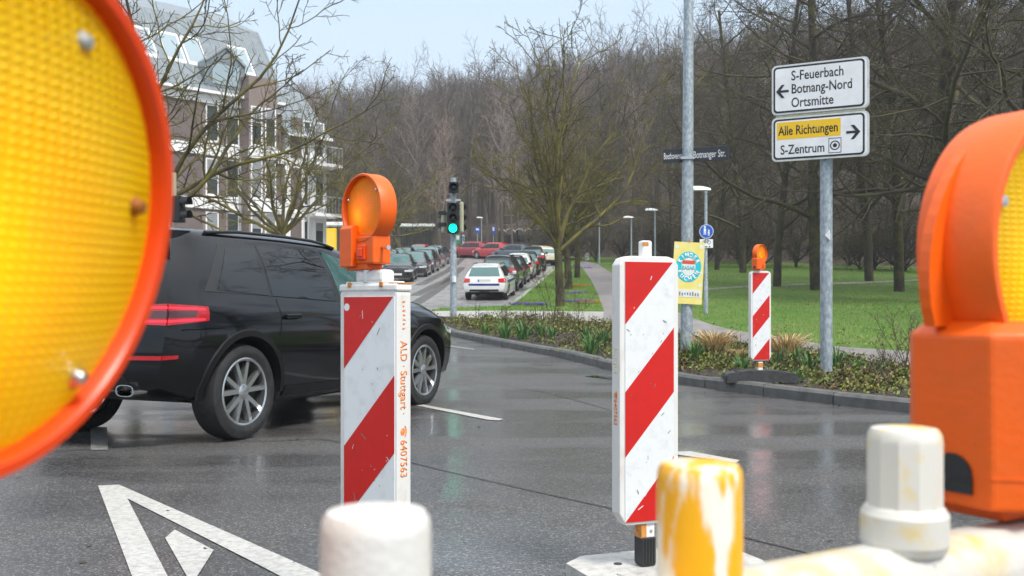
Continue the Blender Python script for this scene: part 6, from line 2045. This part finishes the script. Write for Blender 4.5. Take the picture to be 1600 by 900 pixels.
for so in srcs:
    oi = ng.nodes.new('GeometryNodeObjectInfo'); oi.inputs['Object'].default_value = so; oi.inputs['As Instance'].default_value = True
    ng.links.new(oi.outputs['Geometry'], join.inputs[0])
iop = ng.nodes.new('GeometryNodeInstanceOnPoints'); iop.inputs['Pick Instance'].default_value = True
def named(nm, ty):
    q = ng.nodes.new('GeometryNodeInputNamedAttribute'); q.data_type = ty; q.inputs['Name'].default_value = nm; return q.outputs[0]
jg = ng.nodes.new('GeometryNodeJoinGeometry')
ng.nodes.remove(join)
for n_ in [n for n in ng.nodes if n.bl_idname == 'GeometryNodeObjectInfo'][::-1]:
    ng.links.new(n_.outputs['Geometry'], jg.inputs[0])
ng.links.new(gi.outputs[0], iop.inputs['Points']); ng.links.new(jg.outputs[0], iop.inputs['Instance'])
ng.links.new(named('pick', 'INT'), iop.inputs['Instance Index'])
cx_ = ng.nodes.new('ShaderNodeCombineXYZ'); ng.links.new(named('turn', 'FLOAT'), cx_.inputs['Z'])
ng.links.new(cx_.outputs[0], iop.inputs['Rotation'])
ng.links.new(named('size', 'FLOAT'), iop.inputs['Scale'])
ng.links.new(iop.outputs[0], go.inputs[0])
md = wo_.modifiers.new('scatter', 'NODES'); md.node_group = ng

# understorey thicket at the foot of the wood on the right
cfg_b = [
    dict(seg=3, sides=4, wob=0.1, up=0.0, tip=0.6),
    dict(num=16, span=(0.1, 1.0), ang=(10, 60), len=2.6, fall=0.2, rad=0.5, seg=6, sides=4, wob=0.18, up=0.05, tip=0.3),
    dict(num=9, span=(0.15, 1.0), ang=(25, 60), len=0.40, fall=0.35, rad=0.6, seg=4, sides=3, wob=0.25, up=0.0, tip=0.5, rmin=0.010),
    dict(num=6, span=(0.1, 1.0), ang=(25, 65), len=0.5, fall=0.3, rad=0.7, seg=3, sides=3, wob=0.28, up=-0.02, tip=0.7, rmin=0.008)]
bush_src = None
GB = 'bare thicket bushes at the wood edge'
rng = random.Random(19)
bush_list = []
for k in range(40):
    x = 2 + k*1.15 + rng.uniform(-.8, .8); t = (x-EDGE_A.x)/_ed.x
    q = EDGE_A + _ed*t + _en*rng.uniform(-3.5, 5.0)
    bush_list.append((q.x, q.y, rng.uniform(0.8, 1.6)))
for k, (x, y, s_) in enumerate(bush_list):
    if bush_src is None:
        tr = Tree(60, cfg_b); tr.grow(Vector((0, 0, -0.1)), Vector((0, 0, 1)), 1.1, 0.09, 0)
        bush_src = empty('bare_bush', (x, y, terrain_z(x, y)), 0, 'leafless bush in the thicket at the foot of the wood', 'bush', GB)
        ms_ = tr.meshes(1, 'b'); link('stem', ms_[0], M['bark_grey'], bush_src); link('branches', ms_[1], M['twig_grey'], bush_src)
        o = bush_src
    else:
        o = copy_tree(bush_src)
    o.location = (x, y, terrain_z(x, y)); o.rotation_euler = (0, 0, rng.uniform(0, 6.28)); o.scale = (s_, s_, s_*rng.uniform(0.8, 1.3))

# ------------------------------------------------------------------ planting bed, lawn and small plants
def poly_contains(poly, x, y):
    c = False
    for i in range(len(poly)):
        (x1, y1), (x2, y2) = poly[i], poly[i-1]
        if (y1 > y) != (y2 > y) and x < (x2-x1)*(y-y1)/(y2-y1)+x1: c = not c
    return c
def scatter_blades(name, poly, n, hmin, hmax, w, zoff, m, seed, label, lean=0.5, nearbias=1.0, cat='grass'):
    rg = np.random.RandomState(seed)
    xs = [q[0] for q in poly]; ys = [q[1] for q in poly]
    P = []
    y0, y1 = min(ys), min(max(ys), 90)
    tries = 0
    while len(P) < n and tries < n*30:
        tries += 1
        y = y0 + (y1-y0)*rg.rand()**nearbias; x = min(xs) + (max(xs)-min(xs))*rg.rand()
        if abs(x/y) > 0.62 or not poly_contains(poly, x, y): continue
        P.append((x, y))
    P = np.array(P); N = len(P)
    z = np.interp(P[:, 1], _ty, _th) + zoff
    a = rg.rand(N)*2*np.pi; h = hmin+(hmax-hmin)*rg.rand(N); ln = (rg.rand(N))*lean*h; a2 = rg.rand(N)*2*np.pi
    dx, dy = np.cos(a)*w/2, np.sin(a)*w/2
    A = np.stack([P[:, 0]-dx, P[:, 1]-dy, z], 1); B = np.stack([P[:, 0]+dx, P[:, 1]+dy, z], 1)
    T = np.stack([P[:, 0]+np.cos(a2)*ln, P[:, 1]+np.sin(a2)*ln, z+h], 1)
    V = np.stack([A, B, T], 1).reshape(-1, 3); F = np.arange(3*N).reshape(-1, 3)
    o = link(name, fast_mesh(name, V, F), m); tag(o, label, cat, kind='stuff'); return o
scatter_blades('lawn_grass', lawn_poly, 130000, 0.03, 0.085, 0.014, OFF-0.01, M['blade'], 1, 'short bright green grass of the park lawn', 0.8, 1.6)
scatter_blades('verge_grass', verge_poly, 26000, 0.03, 0.08, 0.016, OFF-0.005, M['blade'], 2, 'short grass on the verge under the street trees', 0.8)

def fallen_leaves():
    rg = random.Random(31); V, F = [], []
    while len(F) < 5200:
        y = 14 + 60*rg.random()**1.7; x = rg.uniform(1, 45)
        if abs(x/y) > 0.62 or not poly_contains(lawn_poly, x, y) or math.sin(x*0.6)+math.sin(y*0.35+x*0.2)+rg.uniform(-1.5, 1.5) < 0.2: continue
        s_ = rg.uniform(0.02, 0.05); a = rg.uniform(0, 6.28); c = Vector((x, y, hY(y)+OFF+rg.uniform(0.02, 0.06)))
        n2 = Vector((math.cos(a), math.sin(a), rg.uniform(-.4, .4))); n3 = Vector((-math.sin(a), math.cos(a), rg.uniform(-.4, .4))); b = len(V)
        V.extend([tuple(c-n2*s_), tuple(c+n3*s_*0.6), tuple(c+n2*s_), tuple(c-n3*s_*0.6)]); F.append((b, b+1, b+2, b+3))
    tag(link('fallen_leaves', fast_mesh('fallen_leaves', V, F), M['leaf_dead']), 'dead brown leaves lying on the park lawn', 'leaves', kind='stuff')
M['leaf_dead'] = mat('dead_leaf', (0.13, 0.085, 0.045), 0.8, var=(0.22, 0.15, 0.08), vscale=3)
fallen_leaves()
M['leaf_brown'] = mat('brown_winter_leaf', (0.10, 0.052, 0.016), 0.7, var=(0.16, 0.10, 0.025), vscale=2.0)
M['leaf_olive'] = mat('olive_leaf', (0.105, 0.10, 0.018), 0.6, var=(0.19, 0.17, 0.03), vscale=2.0)
M['leaf_green'] = mat('young_green_leaf', (0.09, 0.15, 0.02), 0.55, var=(0.20, 0.25, 0.03), vscale=2.0)
M['leaf_dark'] = mat('dark_dead_leaf', (0.035, 0.024, 0.015), 0.7, var=(0.06, 0.04, 0.022), vscale=2.0)
def ground_cover():
    rg = random.Random(12)
    V, F, MI = [], [], []
    ys = [q[1] for q in bed_poly]; xs = [q[0] for q in bed_poly]
    for name, n, hlo, hhi, cl, mi_w in (('low_shrubs', 46000, 0.02, 0.40, True, (0.36, 0.36, 0.16, 0.12)),):
        # clumps of twiggy low shrubs: dense mounds with gaps
        clumps = []
        while len(clumps) < 430:
            x = rg.uniform(min(xs), max(xs)); y = min(ys) + (max(ys)-min(ys))*rg.random()**1.6
            if abs(x/y) > 0.62 or not poly_contains(bed_poly, x, y): continue
            # bare earth along the front of the bed
            dfront = min((Vector((x, y, 0))-k_).length for k_ in kline)
            if (dfront < 0.6 and rg.random() < 0.85) or rg.random() < 0.25*math.sin(x*2.1+y*1.3)+0.1: continue
            pal = rg.choice((0, 0, 1, 1, 2, 2, 2))
            clumps.append((x, y, rg.uniform(0.16, 0.42), rg.uniform(0.13, 0.40)*(0.55 if dfront < 1.1 else 1.0)*(0.62 if x > 1.5 else 1.0), pal))
        for (x, y, r, h, pal) in clumps:
            z0 = hY(y)+0.10
            m = int(62*r/0.3)
            for _ in range(m):
                a = rg.uniform(0, 6.283); q = r*math.sqrt(rg.random()); t = rg.random()
                px_, py_ = x+q*math.cos(a), y+q*math.sin(a)
                pz_ = z0 + h*t*(1-0.5*(q/r)**2)
                s_ = rg.uniform(0.010, 0.038)
                n1 = rv(rg); n2 = n1.orthogonal().normalized(); n3 = n1.cross(n2)
                b = len(V); c = Vector((px_, py_, pz_))
                V.extend([c-n2*s_, c+n3*s_*0.55, c+n2*s_, c-n3*s_*0.55]); F.append((b, b+1, b+2, b+3))
                u = rg.random()
                MI.append({0: (0 if u < 0.5 else 1 if u < 0.75 else 2), 1: (1 if u < 0.45 else 0 if u < 0.6 else 2), 2: (2 if u < 0.55 else 1)}[pal])
            # stems
            for _ in range(7):
                a = rg.uniform(0, 6.283); q = r*rg.random()*0.8
                p0 = Vector((x+0.3*q*math.cos(a), y+0.3*q*math.sin(a), z0-0.01)); p1 = Vector((x+q*math.cos(a), y+q*math.sin(a), z0+h*rg.uniform(0.8, 1.25)))
                sd = Vector((0.004, 0, 0)); b = len(V)
                V.extend([p0-sd, p0+sd, p1+sd*0.5, p1-sd*0.5]); F.append((b, b+1, b+2, b+3)); MI.append(3)
    # leaf litter and small green rosettes along the front
    for _ in range(9000):
        x = rg.uniform(min(xs), max(xs)); y = min(ys) + (max(ys)-min(ys))*rg.random()**1.8
        if abs(x/y) > 0.62 or not poly_contains(bed_poly, x, y): continue
        s_ = rg.uniform(0.015, 0.035); a = rg.uniform(0, 6.28); c = Vector((x, y, hY(y)+0.108+rg.uniform(0, 0.02)))
        n2 = Vector((math.cos(a), math.sin(a), rg.uniform(-.5, .5))); n3 = Vector((-math.sin(a), math.cos(a), rg.uniform(-.5, .5))); b = len(V)
        V.extend([c-n2*s_, c+n3*s_*0.6, c+n2*s_, c-n3*s_*0.6]); F.append((b, b+1, b+2, b+3)); MI.append(rg.choice((0, 3, 3, 3, 1)))
    me = fast_mesh('ground_cover', [tuple(v) for v in V], F, MI)
    o = link('ground_cover', me, [M['leaf_brown'], M['leaf_olive'], M['leaf_green'], M['leaf_dark']])
    tag(o, 'low brown and olive winter ground cover filling the planting bed', 'ground cover', kind='stuff')
ground_cover()

# daffodil clumps
M['daff'] = mat('daffodil_leaf', (0.045, 0.15, 0.030), 0.45, var=(0.10, 0.22, 0.06), vscale=9)
def clump_mesh(name, seed, n, h0, h1, spread, w, curl, up=0.2):
    rg = random.Random(seed); mb = MB()
    for k in range(n):
        a = rg.uniform(0, 6.283); h = rg.uniform(h0, h1); q = rg.uniform(0, spread*0.35)
        b = Vector((q*math.cos(a), q*math.sin(a), -0.02)); out = rg.uniform(0.1, 1.0)*spread
        sd = Vector((-math.sin(a+rg.uniform(-.8, .8)), math.cos(a+rg.uniform(-.8, .8)), 0))*w/2
        row = []
        for i in range(6):
            t = i/5
            p = b + Vector((math.cos(a), math.sin(a), 0))*out*t**1.6 + Vector((0, 0, h*(t - curl*t**3)))
            ww = sd*(1-t**2.5*0.9)
            row.append([tuple(p-ww), tuple(p+ww)])
        mb.grid(row)
    return mb.mesh(name, recalc=False)
GD = 'daffodil clumps in the planting bed'
src = None
rg = random.Random(4)
spots = [(790, 520, 1.3, 'leftmost tall clump of green daffodil leaves, below the white estate car'), (818, 522, 1.45, 'tall daffodil clump directly right of the leftmost tall one'),
         (843, 517, 1.2, 'daffodil clump at the back of the bed left of the tall sapling'), (862, 522, 0.9, 'daffodil clump at the foot of the tall sapling'), (925, 545, 1.3, 'daffodil clump at the kerb just left of the middle beacon'),
         (915, 524, 1.1, 'daffodil clump behind the kerb-side one left of the middle beacon'), (942, 530, 1.1, 'daffodil clump touching the left edge of the middle beacon'), (1085, 556, 1.15, 'daffodil clump at the foot of the tall grey pole'),
         (1100, 552, 0.9, 'small daffodil clump right of the tall grey pole'), (1160, 574, 0.9, 'daffodil clump left of the foot of the distant beacon'), (1213, 568, 1.0, 'daffodil clump right of the foot of the distant beacon'),
         (1245, 560, 1.0, 'daffodil clump in front of the dry grass right of the distant beacon'), (1266, 575, 1.0, 'daffodil clump left of the direction sign pole'), (1308, 568, 1.15, 'daffodil clump right of the direction sign pole'),
         (1340, 572, 0.7, 'small daffodil clump between the sign pole and the right lamp'), (1372, 576, 0.65, 'small daffodil clump beside the right lamp housing'), (1247, 588, 0.55, 'low daffodil clump at the kerb right of the rubber foot'), (758, 514, 0.95, 'daffodil clump near the left end of the bed by the signal pole')]
dm = [clump_mesh('leaves', s, 46, 0.24, 0.42, 0.20, 0.016, 0.25) for s in (1, 2, 3)]
for k, (px, py, s_, lb) in enumerate(spots):
    p = ground_hit(px, py+8, 0.10)
    o = link('daffodil_clump', dm[k % 3], None if k >= 3 else M['daff'])
    o.location = p; o.rotation_euler = (0, 0, rg.uniform(0, 6.28)); o.scale = (s_,)*3
    tag(o, lb, 'plant', GD)
# dry grass tufts
M['straw'] = mat('dry_straw', (0.48, 0.33, 0.15), 0.7, var=(0.66, 0.52, 0.28), vscale=12)
for k, (px, py, s_, lb) in enumerate(((1118, 558, 1.15, 'tuft of dry straw-coloured grass right of the tall grey pole'), (1228, 562, 1.1, 'tuft of dry straw-coloured grass right of the small distant beacon'), (1152, 562, 0.45, 'small low tuft of dry grass left of the small distant beacon'))):
    p = ground_hit(px, py, 0.10)
    o = link('dry_grass_tuft', clump_mesh('blades', 20+k, 330, 0.40, 0.68, 0.46, 0.013, 0.42), M['straw'])
    o.location = p; o.scale = (s_,)*3; tag(o, lb, 'plant', 'tufts of dry grass')
# leafless saplings in front of the pavement
cfg_s = [dict(seg=2, sides=4, wob=0.1, tip=0.8), dict(num=6, span=(0.1, 1), ang=(8, 40), len=9.0, fall=0.1, rad=0.7, seg=6, sides=4, wob=0.10, up=0.03, tip=0.4, rmin=0.005),
         dict(num=6, span=(0.35, 1), ang=(25, 50), len=0.35, fall=0.3, rad=0.7, seg=4, sides=3, wob=0.15, up=0.04, tip=0.5, rmin=0.004), dict(num=4, span=(0.2, 1), ang=(25, 60), len=0.30, fall=0.2, rad=0.8, seg=2, sides=3, wob=0.2, tip=0.7, rmin=0.0035)]
M['sapling'] = mat('sapling_stem', (0.060, 0.040, 0.025), 0.7, var=(0.11, 0.085, 0.03), vscale=6)
def leaf_buds(mesh, n, s_, seed):
    rg = random.Random(seed); V, F = [], []
    vs = mesh.vertices
    for _ in range(n):
        c = vs[rg.randrange(len(vs))].co + rv(rg)*0.02
        if c.z < 0.25: continue
        n1 = rv(rg); n2 = n1.orthogonal().normalized(); n3 = n1.cross(n2); b = len(V)
        V.extend([tuple(c-n2*s_), tuple(c+n3*s_*0.5), tuple(c+n2*s_), tuple(c-n3*s_*0.5)]); F.append((b, b+1, b+2, b+3))
    return fast_mesh('leaf_buds', V, F)
for k, (px, py, s_, lb) in enumerate(((866, 505, 1.15, 'leafless sapling with thin stems in front of the middle street tree'), (905, 508, 0.75, 'low leafless sapling left of the middle beacon'), (1415, 575, 0.7, 'twiggy sapling beside the right orange lamp housing'), (1385, 585, 0.45, 'small twiggy shrub near the right end of the bed'))):
    p = ground_hit(px, py, 0.10)
    tr = Tree(80+k, cfg_s); tr.grow(Vector((0, 0, -0.02)), Vector((0, 0, 1)), 0.13, 0.011, 0)
    ms_ = tr.meshes(1, 's')
    o = empty('sapling', p, 0.5*k, lb, 'shrub', 'saplings in the planting bed'); o.scale = (s_,)*3
    link('stem', ms_[0], M['sapling'], o); link('branches', ms_[1], M['sapling'], o)
    link('buds', leaf_buds(ms_[1], 160, 0.013, k), M['leaf_olive'], o)
# crocuses on the verge
M['crocus'] = mat('crocus_purple', (0.30, 0.14, 0.66), 0.5, var=(0.44, 0.28, 0.80), vscale=30)
M['crocus_y'] = mat('crocus_yellow', (0.80, 0.42, 0.02), 0.5)
def crocus_mesh(seed, n, r):
    rg = random.Random(seed); mb = MB()
    for _ in range(n):
        a = rg.uniform(0, 6.283); q = r*math.sqrt(rg.random()); x, y = q*math.cos(a)*1.5, q*math.sin(a)
        h = rg.uniform(0.07, 0.13)
        for k in range(5):
            b_ = 2*math.pi*k/5
            mb.add([(x, y, h*0.4), (x+0.036*math.cos(b_-.5), y+0.036*math.sin(b_-.5), h*0.85), (x+0.055*math.cos(b_), y+0.055*math.sin(b_), h*1.25), (x+0.036*math.cos(b_+.5), y+0.036*math.sin(b_+.5), h*0.85)], [(0, 1, 2, 3)])
    return mb.mesh('petals', recalc=False)
for k, (px, py, n, r, m, lb) in enumerate(((906, 474, 70, 0.42, 'crocus', 'large patch of purple crocuses right of the mossy tree trunk'), (898, 460, 40, 0.35, 'crocus', 'purple crocuses behind the large patch on the verge'),
        (833, 479, 26, 0.22, 'crocus', 'small purple crocus patch left of the mossy tree trunk'), (809, 478.5, 22, 0.2, 'crocus', 'leftmost small purple crocus patch by the kerb end'), (905, 420, 60, 0.6, 'crocus', 'far purple crocuses beside the park path'),
        (918, 475, 22, 0.3, 'crocus_y', 'yellow crocuses beside the large purple patch'), (903, 449, 46, 0.4, 'crocus_y', 'yellow crocuses between the two street trees'), (845, 479, 18, 0.22, 'crocus', 'purple crocuses close to the mossy tree trunk'))):
    p = ground_hit(px, py, OFF)
    o = link('crocus_patch', crocus_mesh(k, n, r), M[m]); o.location = p
    tag(o, lb, 'flowers', 'crocuses on the verge')
# red reflector tags on the trunks of the street trees
for px, py, Y, lb in ((869, 378, ground_hit(889, 452, OFF).y-0.25, 'small orange tag on the left of the street tree trunks'), (891, 387, ground_hit(902, 434, OFF).y-0.25, 'small orange tag on the right of the street tree trunks')):
    pass

# ------------------------------------------------------------------ air: thin drizzle haze round the whole scene
HAZE = 0.0008
hz = MB(); hz.box(-430, 430, -70, 630, -2.0, 110)
m = bpy.data.materials.new('haze'); m.use_nodes = True
n, l = m.node_tree.nodes, m.node_tree.links
n.remove(n['Principled BSDF'])
pv = n.new('ShaderNodeVolumePrincipled'); pv.inputs['Color'].default_value = (0.93, 0.96, 1.0, 1); pv.inputs['Density'].default_value = HAZE; pv.inputs['Anisotropy'].default_value = 0.2
l.new(pv.outputs[0], n['Material Output'].inputs['Volume'])
if HAZE > 0:
    tag(hz.build('haze', m), 'thin pale rain haze in the air', 'haze', kind='stuff')
